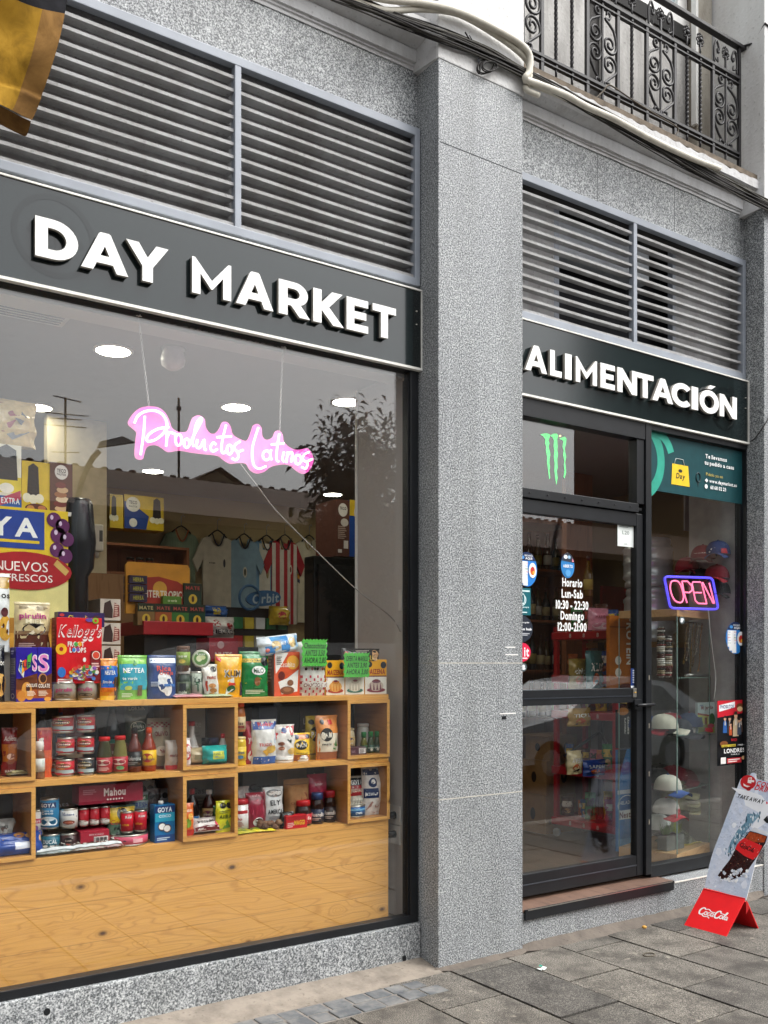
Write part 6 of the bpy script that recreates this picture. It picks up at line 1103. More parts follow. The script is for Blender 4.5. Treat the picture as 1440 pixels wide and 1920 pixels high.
for k, (x0, x1, y0, Y, c, la) in enumerate(((276, 302, 1492, .40, '3a2426', 'dark brown sachet behind the blue carton'), (288, 318, 1495, .42, '77777a', 'grey sachet with two black seals behind the blue carton'), (258, 292, 1478, .43, '9a9a98', 'shiny silver sachet at the back of the lower bay'))):
    bag_p('coffee_sachet', la, 'sachet', (x0, y0, x1, 1586), Y, .025, c, [('d', .3, .86, .2, .06, '17181a'), ('d', .72, .86, .2, .06, '17181a'), ('t', 'ROJO', .5, .5, .7, .08, 'c9c2bc'), ('b', .2, .1, .8, .3, 4, '9a928c')], zb=Z1, seed=35 + k)
for k, (px, w_, c, la) in enumerate(((105, .20, '5f6a66', 'flat bean packet lying on the lower shelf edge, left one'), (165, .17, '6a5a4a', 'flat bean packet lying on the lower shelf edge, beside the first'), (205, .14, '7a4a44', 'flat reddish packet lying in front of the pink tin'))):
    p = onY(px, 1598, .27); bag_at('flat_packet', la, 'packet', (p.x, .262, Z1 + .012), w_, .11, .022, c, [('d', .1 + .07 * q, .3 + .4 * ((q * 7) % 5) / 5, .05, .12, ('2a2422', 'c9c4bc', '8a4a3c', 'b9b0a4')[q % 4]) for q in range(12)] + [('r', .1, .04, .9, .16, 'c9ced0')], doy=False, seed=40 + k, rx=rad(-80), wr=.003)
bag_p('sauce_sachet', 'orange and red vegetable sachet at the left of the lower cubby', 'sachet', (343, 1510, 365, 1571), .285, .03, 'd8682a', [('r', .02, .02, .98, .2, 'b5281f'), ('d', .4, .4, .28, .14, '7aa03a'), ('d', .6, .6, .22, .1, 'e9b050'), ('t', 'sazon', .5, .8, .6, .1, 'f2e4cc')], zb=Z1 + .018, seed=44)
bottle_p('syrup_bottle', 'dark syrup bottle with a red cap and blue-white label in the lower cubby', 'bottle', (352, 1472, 379, 1552), .36, SODA, '23191a', 'a81f26', .12, (.08, .42, 'd6dade'), [('t', 'SUCHI', .5, .4, .8, .26, '2f7ac0'), ('r', 0, .8, 1, 1, '2f7ac0')], zb=Z1 + .018, capr=.4)
bottle_p('syrup_bottle', 'brown soda bottle with a white cap and tan label in the lower cubby', 'bottle', (384, 1472, 411, 1548), .35, SODA, '3a1a18', 'dedad6', .1, (.30, .62, 'a88a5a'), [('d', .5, .5, .3, .3, '6a2f4a'), ('t', 'pony', .5, .5, .5, .2, 'e9dfcf')], zb=Z1 + .018, capr=.42)
bag_p('lime_sachet', 'red and green sachet behind the yellow one in the lower cubby', 'sachet', (401, 1506, 416, 1553), .34, .02, '2f6a3a', [('r', .1, .1, .9, .6, 'a82a30')], zb=Z1 + .018, seed=45)
bag_p('lime_sachet', 'lime yellow sachet with two black seals leaning in the lower cubby', 'sachet', (406, 1508, 438, 1567), .285, .025, 'd3cf2c', [('d', .38, .84, .18, .09, '1b1b1b'), ('d', .74, .84, .18, .09, '1b1b1b'), ('t', 'ARIBA', .5, .5, .7, .12, '5a6a1a'), ('p', [(.3, .1), (.6, .4), (.8, .15)], '6a9a2a'), ('b', .15, .6, .8, .7, 2, '8a8a20')], zb=Z1 + .018, seed=46)
bag_at('candy_packet', 'white and maroon packet lying flat in the lower cubby', 'packet', (onY(390, 1560, .29).x, .285, Z1 + .03), .14, .075, .03, 'd0c6c2', [('r', .02, .02, .98, .25, '6a1f24'), ('t', 'bocadillo', .5, .6, .7, .2, '3a2a28'), ('d', .85, .4, .1, .2, 'd0405a')], doy=False, seed=47, wr=.005, rx=rad(-40))
# wide lower bay
bottle_p('sugar_tub', 'white tub with a red lid band behind yellow sachets', 'tub', (442, 1494, 472, 1556), .31, [(.95, 0), (1, .03), (1, 1)], 'd9d4d2', 'b02a34', .16, (.06, .8, 'd5cfcd'), [('r', 0, .84, 1, 1, 'b5343c'), ('t', 'milo', .4, .6, .5, .14, 'b5343c'), ('b', .2, .2, .8, .45, 4, 'a8706c')], zb=Z1, capr=1)
bag_p('sugar_bag', 'clear bag of sugar slumped behind the white tub', 'food bag', (444, 1484, 470, 1530), .38, .04, 'b9b4b2', [('r', .1, .4, .8, .7, 'd9d6d4')], zb=Z1 + .09, seed=48, wr=.01)
bag_p('coffee_bag', 'pink and maroon coffee bag with a white cup', 'coffee bag', (464, 1482, 499, 1553), .32, .05, '8a2438', [('p', [(.2, .45), (.9, .4), (.85, .8), (.5, .85)], 'c9596e'), ('r', .02, .82, .98, .9, '6a1a2a'), ('d', .55, .24, .28, .12, 'e4e0de'), ('d', .55, .28, .22, .06, '2a1614'), ('t', 'cafe', .5, .93, .4, .05, 'e0b0b8')], zb=Z1, seed=49)
bag_p('coffee_bag', 'white coffee bag with dark block lettering and an eagle mark', 'coffee bag', (496, 1475, 534, 1545), .325, .045, 'cfd0d0', [('d', .5, .84, .4, .1, '2a2a2c'), ('d', .5, .84, .3, .06, 'b5ada6'), ('p', [(.2, .8), (.5, .9), (.8, .8), (.5, .74)], '6a4a3a'), ('t', 'ELY', .5, .6, .5, .14, '2c2e34'), ('t', 'AMERICA', .5, .36, .72, .12, '23262c'), ('b', .2, .12, .8, .24, 3, '8a8c90'), ('r', .02, .02, .06, .96, 'b5646a')], zb=Z1 + .02, seed=50, doy=True)
bag_p('coffee_bag', 'brown kraft paper coffee bag with a folded top', 'coffee bag', (537, 1460, 584, 1545), .36, .06, '9c7147', [('r', .02, .88, .98, .90, '6a4a2c'), ('d', .7, .55, .16, .16, '7a3a2a'), ('d', .66, .6, .1, .1, '9c7147'), ('t', 'cafe', .3, .5, .3, .08, '6a3024', 'R'), ('d', .55, .2, .2, .06, '7a3a2a')], zb=Z1, seed=51, rough=.8)
bag_p('coffee_bag', 'raspberry pink coffee bag standing behind the blue-lidded jar', 'coffee bag', (580, 1451, 617, 1540), .38, .05, 'a8304e', [('t', 'amor', .48, .8, .4, .06, 'f0d0d8'), ('d', .5, .4, .2, .1, '8a2038')], zb=Z1, seed=52)
for k, (x0, x1, y0, lid, lab, la, tx_) in enumerate(((560, 592, 1505, 'b81f26', 'b5202c', 'squat coffee jar with a red lid and red label', 'Colcafe'), (588, 614, 1492, '2a3f6a', '1f2a44', 'coffee jar with a dark blue lid and navy label', 'Buendia'), (612, 636, 1489, '9c1f2a', '2a1a1c', 'coffee jar with a red lid and dark maroon label', 'Buendia'))):
    bottle_p('coffee_jar', la, 'jar', (x0, y0, x1, 1552 - k * 2), .30 + .01 * k, JAR, '2c1812', lid, .2, (.1, .6, lab), [('t', tx_, .55, .6, .8, .32, 'efe8e0', 'B', .15), ('b', .2, .1, .8, .34, 2, 'b9a8a0')], zb=Z1, capr=.86)
m = MB(); random.seed(12)
mb_ = thing('mushroom_pack', 'lumpy pack of brown dried mushrooms on the lower shelf edge', 'food pack', (onY(508, 1560, .28).x, .29, Z1 + .001))
for k in range(14): m.lathe([(.003, 0), (.016, .004), (.02, .014), (.012, .025), (.002, .028)], mat(('6a4a34', '553a2a', '7a5a40')[k % 3], .7, var=.3, scale=60), 8, (random.uniform(-.05, .05), random.uniform(-.015, .02), random.uniform(0, .03)))
tag(m.build('mushrooms', mb_))
bag_p('candy_sachet', 'crumpled black sachet between the mushrooms and the red box', 'sachet', (527, 1528, 553, 1558), .30, .03, '1d1917', [('r', .3, .4, .7, .7, 'b59a2a')], zb=Z1, seed=53, wr=.008)
box_p('bouillon_box', 'small bright red carton with yellow lettering on the shelf edge', 'box', (537, 1537, 576, 1561), .275, .05, 'c4161f', [('r', .05, .62, .95, .95, 'a01018'), ('t', 'MAGGI', .62, .45, .5, .36, 'e9b92a'), ('b', .05, .1, .4, .5, 3, 'e8b0ac')], zb=Z1)
for k, (px, py, c, la, a) in enumerate(((462, 1564, 'b8b030', 'flat dull yellow sachet under the white tub', 8), (492, 1566, 'e0cc28', 'flat bright yellow sachet in front of the mushrooms', -12))):
    p = onY(px, py, .27); bag_at('flat_sachet', la, 'sachet', (p.x, .262, Z1 + .006), .13, .065, .01, c, [('r', .1, .3, .6, .7, '7a8a2a'), ('d', .8, .5, .1, .2, '3a3a1a')], doy=False, seed=60 + k, rx=rad(-84), rz=rad(a), wr=.002)
# right cubby, lower
bag_p('bean_bag', 'clear bag of white beans with a red header in the lower right cubby', 'food bag', (652, 1458, 683, 1522), .34, .05, 'c4beb2', [('r', .02, .44, .98, .74, 'a02a30'), ('r', .02, .74, .98, .97, '3a3f44'), ('t', 'GOYA', .55, .83, .7, .13, 'eef0f0'), ('t', 'JUDIAS', .5, .6, .7, .1, 'e9dcc8')] + [('d', .1 + .16 * (q % 6), .06 + .07 * (q // 6), .06, .03, 'dcd8cc') for q in range(30)], zb=Z1 + .045, seed=54)
can_p('flat_tin', 'wide flat blue tin at the bottom of the lower right cubby', 'tin', (652, 1513, 697, 1536), .275, '1f5a94', [('r', 0, .6, 1, .8, '7ab0d4'), ('t', 'crema', .7, .4, .24, .36, 'e6eef4'), ('r', .05, .1, .4, .5, '3f80b4')], zb=Z1 + .018)
bag_p('sugar_bag', 'white bag with a navy blue top and label in the lower right cubby', 'food bag', (683, 1437, 722, 1527), .31, .06, 'dcd6d0', [('r', .02, .83, .98, .99, '1d2f5a'), ('d', .38, .68, .2, .1, '23365f'), ('d', .38, .70, .1, .05, 'e4e0da'), ('r', .02, .36, .62, .56, '20325a'), ('t', 'azucar', .32, .46, .5, .08, 'e4e4e4'), ('p', [(.1, .12), (.3, .3), (.6, .16), (.8, .3), (.95, .1), (.5, .04)], 'b58a80'), ('r', .78, .4, .94, .74, '2a3f6a')], zb=Z1 + .018, seed=55, wr=.005)

# back row, half hidden
random.seed(51)
for k, (px, zb, c, nm) in enumerate((((118, 1318, 158, 1450), Z2, '7a2228', 'dark red tall packet behind the can stacks on the middle shelf'), ((300, 1330, 330, 1440), Z2, 'b5a184', 'beige tall packet at the back beside the cubby on the middle shelf'), ((486, 1330, 520, 1430), Z2, '3a4a6a', 'slate blue packet at the back behind the flour bags'), ((525, 1322, 560, 1425), Z2, '2a2a2c', 'black carton with white lettering at the back behind the flour bags'), ((562, 1322, 596, 1425), Z2, '4a4644', 'grey carton at the back behind the corn flour bags'),
     ((85, 1462, 140, 1580), Z1, '6a5238', 'brown carton at the back behind the coconut can'), ((455, 1452, 520, 1560), Z1, '59636a', 'grey-blue carton with scribbled lettering at the back of the lower right bay'), ((520, 1448, 575, 1560), Z1, '8a8780', 'pale grey carton at the back of the lower right bay'), ((575, 1440, 640, 1560), Z1, '3f5064', 'dark blue carton at the back of the lower right bay'), ((350, 1455, 400, 1560), Z1 + .018, '6a6a66', 'grey carton at the back of the lower middle cubby'), ((345, 1325, 385, 1430), Z2 + .018, 'aaa59a', 'pale striped carton at the back of the upper middle cubby'))):
    box_p('back_carton', nm, 'carton', px, .47, .08, c, [('t', random.choice(('Aliv', 'Bodega', 'Lote', 'Casa')), .5, .66, .6, .12, 'c9c6c0' if k % 3 else '2a2a2a', 'R'), ('r', .08, .2, .92, .3, 'c9b49a'), ('b', .1, .36, .8, .52, 3, '9a958c')], zb=zb)
# ================================================================ INSIDE THE SHOP
LAMP = emit('fffbe6', 19)
lp = thing('ceiling_lamp', 'round ceiling downlight', 'ceiling lamp', (1.543, .80, 3.099), 0, 'round shop ceiling downlights')
m = MB(); m.lathe([(.098, 0), (.098, -.006), (.083, -.009), (.083, -.004)], WHITE, 32); tag(m.build('ring', lp)); m = MB(); m.lathe([(.0825, -.0045), (.0825, -.0085)], LAMP, 32); tag(m.build('diffuser', lp))
lp['label'] = 'largest round ceiling downlight, above and left of the pink neon sign'
for xy, la in (((1.507, 2.073), 'round ceiling downlight at the far left beside the gold bag'), ((2.493, 1.395), 'round ceiling downlight just above the pink neon lettering'), ((2.979, .921), 'round ceiling downlight half cut off by the pale side wall'), ((2.768, 3.489), 'round ceiling downlight seen under the big P of the neon sign'), ((4.499, 3.567), 'small round ceiling downlight right of the neon sign end')): copy_thing(lp, (xy[0], xy[1], 3.099), 0, la)
for xy in ((4.2, .9), (5.0, 2.15)): copy_thing(lp, (xy[0], xy[1], 3.099), 0, 'unseen ceiling downlight added behind the granite pilaster to brighten the door side')  # unseen lamps added to light the door side and the showcase
m = MB(); m.box(0, .62, 0, .14, 0, .006, mat('b9b6b4', .5))
for k in range(4): m.box(.02, .60, .018 + k * .03, .030 + k * .03, -.002, 0, mat('5d5d60', .5))
tag(m.build('air_grille', loc=(.62, .47, 3.093)), 'flat slotted air grille in the ceiling at the upper left', 'air grille')
m = MB(); m.lathe([(.03, 0), (.055, .02), (.06, .05), (.05, .09), (.06, .10)], mat('d8d2d2', .4), 18); tag(m.build('smoke_detector', loc=(1.78, .62, 2.999)), 'small pale dome detector on the ceiling above the hanging chain', 'detector')

def board(name, label, cat, px, Y, th, base, items, back=None, rough=.4, edge=None):
    x0, y0, x1, y1 = px; a = onY(x0, y1, Y); b = onY(x1, y1, Y); c = (x0 + x1) / 2; H = onY(c, y0, Y).z - onY(c, y1, Y).z; W = b.x - a.x
    t = thing(name, label, cat, ((a.x + b.x) / 2, Y, onY(c, y1, Y).z)); m = MB(); m.box(-W / 2, W / 2, 0, th, 0, H, mat(base, rough)); art(m, flat((-W / 2, 0, 0), (1, 0, 0), (0, 0, 1)), W, H, items); tag(m.build('panel', t)); return t
# promotional display at the left
b = thing('drink_display', 'yellow drink display board with a navy panel and a red oval badge', 'display board', (.62, .58, 1.40))
m = MB(); W, H = .64, .845; m.box(0, W, 0, .05, 0, H, mat('e3c32a', .4)); fr = flat((0, 0, 0), (1, 0, 0), (0, 0, 1))
art(m, fr, W, H, [('r', 0, .0, 1, .62, 'd9cf8a'), ('r', 0, .0, 1, .40, 'c9963a'), ('r', 0, .34, 1, .42, 'a8762c'), ('r', .0, .785, .835, .985, '1f3f94'), ('t', 'GOYA', .46, .90, .66, .10, 'f2f2ee'), ('r', .14, .815, .80, .83, 'e3c32a')])
for a_, b_, r in ((.90, .95, .05), (.96, .92, .05), (.93, .87, .055), (.99, .85, .05), (.92, .79, .05), (.98, .76, .05)):
    art(m, fr, W, H, [('d', a_, b_, r, r * .8, '5a1a55'), ('d', a_ - r * .3, b_ + r * .25, r * .22, r * .25, 'd9c4dc')], .003)
tag(m.build('board', b)); m = MB(); pc = [(.45 + .205 * math.cos(q * .2618), .565 + .085 * math.sin(q * .2618)) for q in range(24)]; m.prism(pc, flat((0, -.001, 0), (1, 0, 0), (0, 0, 1)), 0, .004, mat('a31922', .35))
art(m, flat((.245, -.005, .48), (1, 0, 0), (0, 0, 1)), .41, .17, [('t', 'NUEVOS', .46, .62, .56, .26, 'f3ede6', 'R'), ('t', 'REFRESCOS', .48, .32, .62, .20, 'f3ede6', 'R'), ('p', [(.84, .84), (.97, .55), (.93, .42), (.80, .70)], 'c9a45a')]); tag(m.build('oval_badge', b))
m = MB(); m.lathe([(.05, 0), (.05, .56), (.075, .60), (.085, .72), (.07, .90), (.06, .92)], mat('1f2226', .25), 20); tag(m.build('bottle_display', loc=(1.325, .66, 1.4)), 'tall dark bottle-shaped display standing right of the yellow board', 'display')
sh = thing('wall_shelf', 'white shelf board carrying the corn flour cartons on the left', 'shelf', (.45, .62, 2.247)); m = MB(); m.box(0, .86, -.02, .26, -.018, 0, mat('d9d6d0', .5)); tag(m.build('board', sh)); m = MB(); m.box(.02, .84, .24, .26, -.85, -.018, mat('4a463f', .6)); tag(m.build('support', sh))
CAN = lambda x, s=1: [('p', [(x - .10 * s, .35), (x - .08 * s, .9), (x, .97), (x + .08 * s, .9), (x + .10 * s, .35)], '17181b'), ('d', x - .1 * s, .30, .07 * s, .09, 'e6dfc4'), ('d', x, .28, .07 * s, .09, 'e6dfc4'), ('d', x + .1 * s, .30, .07 * s, .09, 'e6dfc4')]
board('corn_carton', 'yellow and white carton with a dark bottle print under the gold bag', 'carton', (-30, 832, 40, 953), .62, .12, 'e2dcc6', [('r', .0, .25, 1, .5, 'e0c83a'), ('r', 0, 0, 1, .2, '2a5aa0'), ('p', [(.3, .45), (.34, .92), (.6, 1), (.86, .92), (.9, .45)], '2a2c30'), ('d', .6, .32, .2, .08, 'efe9dc'), ('p', [(.2, .1), (.98, .3), (.98, .16), (.3, .02)], 'b5405a'), ('t', 'EXTRA', .7, .13, .5, .09, 'e9ecf2')])
board('corn_carton', 'yellow carton with a dark bottle and corn cakes print on the left shelf', 'carton', (41, 866, 94, 964), .63, .14, 'd9b82a', CAN(.4, 2.2) + [('d', .5, .1, .4, .1, '5a2a22'), ('d', .3, .1, .14, .06, 'c98a4a'), ('d', .7, .12, .14, .05, 'b5704a')])
board('corn_carton', 'brown end panel of a carton with a white disc and stacked corn cakes', 'carton', (94, 868, 136, 966), .625, .14, '5d3a30', [('d', .5, .82, .3, .14, 'e9e4dc'), ('t', 'TECO', .5, .85, .4, .07, '2a2422'), ('t', 'PALITOS', .5, .78, .4, .04, '2a2422')] + [('d', .5 + .04 * (-1) ** k, .12 + .09 * k, .34 - .02 * k, .06, ('d9b58a', '7a3a34', 'e4cda8', 'a8704a')[k % 4]) for k in range(6)])
gb = bag_at('foil_bag', 'gold foil snack bag with a red letter on top of the cartons', 'snack bag', (1.0, .67, 2.53), .28, .21, .09, 'd9bf8a', [('p', [(.4, .9), (.5, .9), (.66, .6), (.55, .58)], 'a5485a'), ('p', [(.42, .25), (.52, .25), (.7, .62), (.6, .64)], 'a5485a'), ('p', [(.62, .55), (.74, .72), (.82, .6), (.72, .42)], '6a6f7a'), ('p', [(.5, .2), (.8, .38), (.85, .3), (.6, .1)], '8a8f96')], seed=70, wr=.012, rough=.16)
# partition with dispenser, wooden counter
pt_ = thing('partition', 'cream partition panel with a wooden lower half behind the yellow display', 'partition', (1.60, 2.2, .2)); m = MB(); m.box(0, .37, 0, .08, 1.93, 2.898, mat('c9b996', .6)); tag(m.build('cream_panel', pt_)); m = MB(); m.box(-.1, .62, 0, .08, 0, 1.929, wood('dark_oak', (.33, .17, .06), (.24, .11, .035), (.1, .05, .02), axis='Z', knots=False)); tag(m.build('wood_panel', pt_))
ds = thing('soap_dispenser', 'white wall dispenser with a clear window on the cream panel', 'dispenser', onY(178, 1035, 2.19)); m = MB(); m.box(-.035, .035, -.07, 0, 0, .17, mat('d6cfc0', .4), bev=.012); tag(m.build('case', ds)); m = MB(); m.box(.006, .026, -.074, -.0702, .06, .13, mat('55524e', .3)); tag(m.build('window', ds)); m = MB(); m.lathe([(.012, -.04), (.015, 0)], mat('b9b2a6', .4), 10, (0, -.035, 0)); tag(m.build('nozzle', ds))
for k in range(3):
    z = (1123, 1168, 1211)[k]; board('cookie_carton', ('white cookie carton with a dark shoe-shaped cookie, top of three behind the red box', 'white cookie carton with a dark cookie, middle of three behind the red box', 'white cookie carton with a dark cookie, lowest of three behind the red box')[k], 'carton', (188, z, 226, z + 40), .75, .2, 'cfc4b6', [('p', [(.12, .12), (.2, .8), (.5, .95), (.62, .5), (.6, .1)], '3a2420'), ('p', [(.62, .12), (.7, .85), (.94, .7), (.95, .2)], '8a3a34'), ('b', .7, .2, .9, .8, 6, 'd9b8a8')])
# back shelf with jars
bs = thing('back_shelf', 'dark wooden wall shelf with two boards at the back left', 'shelf', (2.45, 3.95, .2)); m = MB(); m.box(0, .82, .30, .33, 0, 2.36, REDWOOD); tag(m.build('back_panel', bs))
for z in (1.86, 2.12, 2.36): m = MB(); m.box(0, .82, 0, .30, z - .02, z, REDWOOD); tag(m.build('board', bs))
for x in (0, .80): m = MB(); m.box(x, x + .022, .001, .30, .0, 2.338, REDWOOD); tag(m.build('side_panel', bs))
for k, (x0, x1, la) in enumerate(((206, 231, 'yellow carton with bottle print on top of the wooden back shelf, beside the cream panel'), (233, 307, 'blue and yellow carton with a white disc on top of the wooden back shelf'))):
    board('corn_carton', la, 'carton', (x0, 927 + 3 * k, x1, 990 + 3 * k), 3.96, .2, 'd0ae26', (CAN(.3, 2) if k == 0 else [('p', [(0, 0), (.55, 0), (.62, .4), (.2, .75), (0, .8)], '1f3f86'), ('d', .22, .72, .18, .22, 'e4dfd4'), ('t', 'TECO', .22, .78, .2, .1, '2a2a2c'), ('t', 'PALITOS', .22, .66, .2, .05, '2a2a2c'), ('d', .22, .18, .1, .13, 'e4dfd4')] + CAN(.82, 1.1)))
for k in range(3): bottle_p('preserve_jar', ('brown preserve jar with a dark lid on the back shelf, left of three', 'brown preserve jar with a dark lid on the back shelf, middle of three', 'brown preserve jar with a dark lid on the back shelf, right of three')[k], 'jar', (239 + 18 * k, 1011, 255 + 18 * k, 1041), 4.0, JAR, '6a3422', '221c1a', .15, (.2, .7, '9a4a34'), [('t', 'miel', .5, .5, .5, .3, 'e4cdb0')], zb=2.3205, group='preserve jars on the back shelf', capr=.9)
for k in range(5): bottle_p('preserve_jar', 'dark-lidded glass jar on the lower board of the back shelf', 'jar', (204 + 17 * k, 1042, 220 + 17 * k, 1072), 4.0, JAR, '6f675a', '1c1b1d', .2, (.2, .7, '9a9284'), [('t', 'te', .5, .5, .4, .3, '3a3a3a')], zb=2.061, group='dark-lidded jars on the lower back shelf', capr=.9)
# football shirts on the back wall
def shirt(label, pxc, pytop, w, h, base, items, neck, sleeve=None, trim='20222c'):
    w *= .54; h *= .98; p = onY(pxc, pytop + 6, 4.36); t = thing('football_shirt', label, 'football shirt', (p.x, 4.37 - .035 * (pxc % 2), p.z)); m = MB()
    bod = [(-.25, -.78), (.25, -.78), (.26, -.36), (.25, -.20), (.36, -.32), (.44, -.22), (.27, -.02), (.11, .02), (.07, -.05), (0, -.09), (-.07, -.05), (-.11, .02), (-.27, -.02), (-.44, -.22), (-.36, -.32), (-.25, -.20), (-.26, -.36)]
    poly = [(x * w / .6, y * h / .8) for x, y in bod]; fr = lambda a, b, l=0: Vector((a, -l - .012 * math.cos(a * 26) * (1 if abs(a) < .3 else .4) - .01, b))
    n = 24; xs = [-.26 + .52 * i / n for i in range(n + 1)]
    m.prism(poly, flat((0, 0, 0), (1, 0, 0), (0, 0, 1)), -.03, -.002, mat(sleeve or base, .75, var=.1))
    sx, sy = w / .6, h / .8; rows = 8
    vs = [fr(x * sx, (-.78 + (.76 if abs(x) > .1 else .70) * j / rows) * sy, .004) for j in range(rows + 1) for x in xs]
    m.add(vs, [(j * (n + 1) + i, j * (n + 1) + i + 1, (j + 1) * (n + 1) + i + 1, (j + 1) * (n + 1) + i) for j in range(rows) for i in range(n)], mat(base, .75, var=.1), True)
    art(m, lambda a, b, l=0: fr((a - .26) * sx, (b - .78) * sy, l + .004), .52, .76, items); tag(m.build('shirt', t))
    m = MB(); m.tube([((-.115 + .23 * i / 10) * sx, -.03, (.03 - .11 * math.sin(math.pi * i / 10)) * sy) for i in range(11)], .007, mat(trim, .7), 6); tag(m.build('collar', t))
    m = MB(); m.tube([(-.17 * sx, -.01, .0), (-.06 * sx, -.01, .05 * sy), (0, -.01, .065 * sy), (.06 * sx, -.01, .05 * sy), (.17 * sx, -.01, .0)], .007, mat('1b1a1a', .4), 6); m.tube([(0, -.01, .065 * sy), (0, -.01, .15 * sy), (.02, -.01, .17 * sy), (.03, -.01, .15 * sy)], .003, STEEL, 5); tag(m.build('hanger', t))
ST = lambda n, c, a=.0, b=1.0: [('r', (2 * k + 1) / (2 * n + 1), 0, (2 * k + 2) / (2 * n + 1), 1, c) for k in range(n)]
shirt('sage green striped football shirt at the left end of the back wall', 340, 993, .60, .80, '7f927a', [('r', .04 + .08 * k, 0, .05 + .08 * k, .96, '6a7f68') for k in range(12)] + [('p', [(.22, .66), (.34, .66), (.38, .72), (.34, .72)], '23282a'), ('d', .72, .7, .06, .05, '5a6a54')], None, trim='a85a34')
shirt('white football shirt with a dark collar and small crest', 405, 1002, .60, .84, 'c9c0ae', [('d', .74, .72, .05, .05, '23283a'), ('t', 'cup', .3, .72, .2, .02, '3a3a44')], None, trim='2a2a38')
shirt('light blue football shirt with an oval crest', 455, 1008, .56, .80, '86a5b8', [('d', .5, .62, .08, .07, 'd9d4c0'), ('d', .5, .62, .05, .045, '4a4a3a')], None)
shirt('sky blue and white striped football shirt with a crest', 500, 1010, .56, .82, 'd4cfc0', [('r', 0, 0, .2, 1, '6a9cc0'), ('r', .4, 0, .58, 1, 'd9d4c8'), ('r', .62, 0, .82, 1, '6a9cc0'), ('d', .5, .64, .06, .08, '9a8a5a')], None, sleeve='6a9cc0')
shirt('red and white striped football shirt with a round crest', 531, 1010, .58, .84, 'd9d0c4', ST(3, 'b3202e') + [('d', .72, .68, .07, .06, 'e4dccb'), ('d', .72, .68, .04, .035, '7a3a34')], None, sleeve='a81f2c', trim='20222a')
shirt('cream football shirt with a diagonal orange and navy sash', 580, 1010, .56, .84, 'd6cdb4', [('p', [(0, .62), (1, .42), (1, .36), (0, .56)], 'd9902a'), ('p', [(0, .56), (1, .36), (1, .31), (0, .51)], '2a3a5a'), ('d', .66, .74, .06, .05, 'b5a88a')], None, sleeve='cfc6ae', trim='c9bfa4')
shirt('maroon football shirt with dark stripes at the right end of the back wall', 620, 1012, .5, .8, '5a1a22', ST(2, '2a1216'), None, sleeve='4a161c', trim='2a1216')
# island with tea boxes
im = thing('island_display', 'yellow and red island display with a sun logo and a red tray', 'display stand', (1.85, 1.4, .2)); P = lambda px, py: onY(px, py, 1.4) - Vector((1.85, 1.4, .2))
m = MB(); a, b = P(236, 1150), P(356, 1060); W, H = b.x - a.x, b.z - a.z; fr = flat((a.x, 0, a.z), (1, 0, 0), (0, 0, 1)); m.prism([(0, 0), (W, 0), (W, H * .93), (W * .96, H), (W * .04, H), (0, H * .93)], fr, -.02, 0, mat('d9962a', .5)); pa = [(W * .22, H * .12), (W * .98, H * .12), (W * .98, H * .52), (W * .8, H * .66), (W * .5, H * .74), (W * .22, H * .70)]; m.prism(pa, fr, 0, .002, mat('a8321f', .5)); art(m, fr, W, H, [('d', .52, .50, .11, .15, 'e0a53a'), ('t', 'INTERTROPICO', .60, .40, .70, .14, 'ece0cc'), ('t', 'LATINO', .5, .16, .24, .08, 'ece0cc')], .003); tag(m.build('header_board', im))
m = MB(); a, b = P(262, 1190), P(392, 1168); m.box(a.x, b.x, -.06, .34, a.z, b.z, mat('b0222a', .4), bev=.004); tag(m.build('red_tray', im)); m = MB(); m.box(a.x + .02, b.x - .02, -.02, .32, 0, a.z - .001, mat('1d1c1d', .6)); tag(m.build('base', im))
TEA = lambda c, c2: [('r', .0, .62, 1, 1, '23301f'), ('t', 'MATE', .5, .80, .8, .16, c2), ('d', .5, .3, .24, .22, 'd9b83a'), ('d', .5, .3, .08, .14, '4a2a1a')]
for k, (x0, x1, c, c2, la) in enumerate(((258, 290, '8a6a3a', 'cbb87a', 'brown and gold tea box, first in the row on the red tray'), (291, 322, 'a8562a', 'c0564a', 'orange tea box, second in the row on the red tray'), (322, 354, '3f7a34', 'c0564a', 'bright green tea box, third in the row on the red tray'), (354, 385, '1f4a34', 'c0564a', 'dark green tea box at the right end of the red tray'))): board('tea_box', la, 'tea box', (x0, 1131 + k, x1, 1172 + k), 1.36, .07, c, TEA(c, c2))
board('tea_box', 'dark green tea box standing on the row at the right of the red tray', 'tea box', (345, 1094, 378, 1136), 1.38, .08, '1d3a2a', TEA('', 'b8463e')); board('tea_box', 'lime green tea box lying on the tea row', 'tea box', (306, 1118, 340, 1134), 1.36, .08, '5a8a2c', [('t', 'te verde', .5, .5, .5, .3, 'dfe8b8')])
for k in range(3): board('tea_box', ('purple tea box at the top of the left stack on the island', 'purple tea box in the middle of the left stack on the island', 'purple tea box at the bottom of the left stack on the island')[k], 'tea box', (243, 1079 + 17 * k, 276, 1094 + 17 * k), 1.37, .1, '2f2342', [('t', 'HIERBA', .5, .5, .6, .5, 'b8b23a')])
def lowbag(px, Y, c, items, label, seed): bag_p('snack_bag', label, 'snack bag', px, Y, .12, c, items, seed=seed, wr=.012)
lowbag((388, 1156, 446, 1200), 1.5, 'bdb8b0', [('d', .3, .7, .12, .16, '9a2a2c'), ('d', .7, .6, .12, .14, '9a2a2c'), ('t', 'NEGRO', .5, .35, .7, .2, '2a2a2c')], 'crumpled white snack bag with red marks right of the tea boxes', 81)
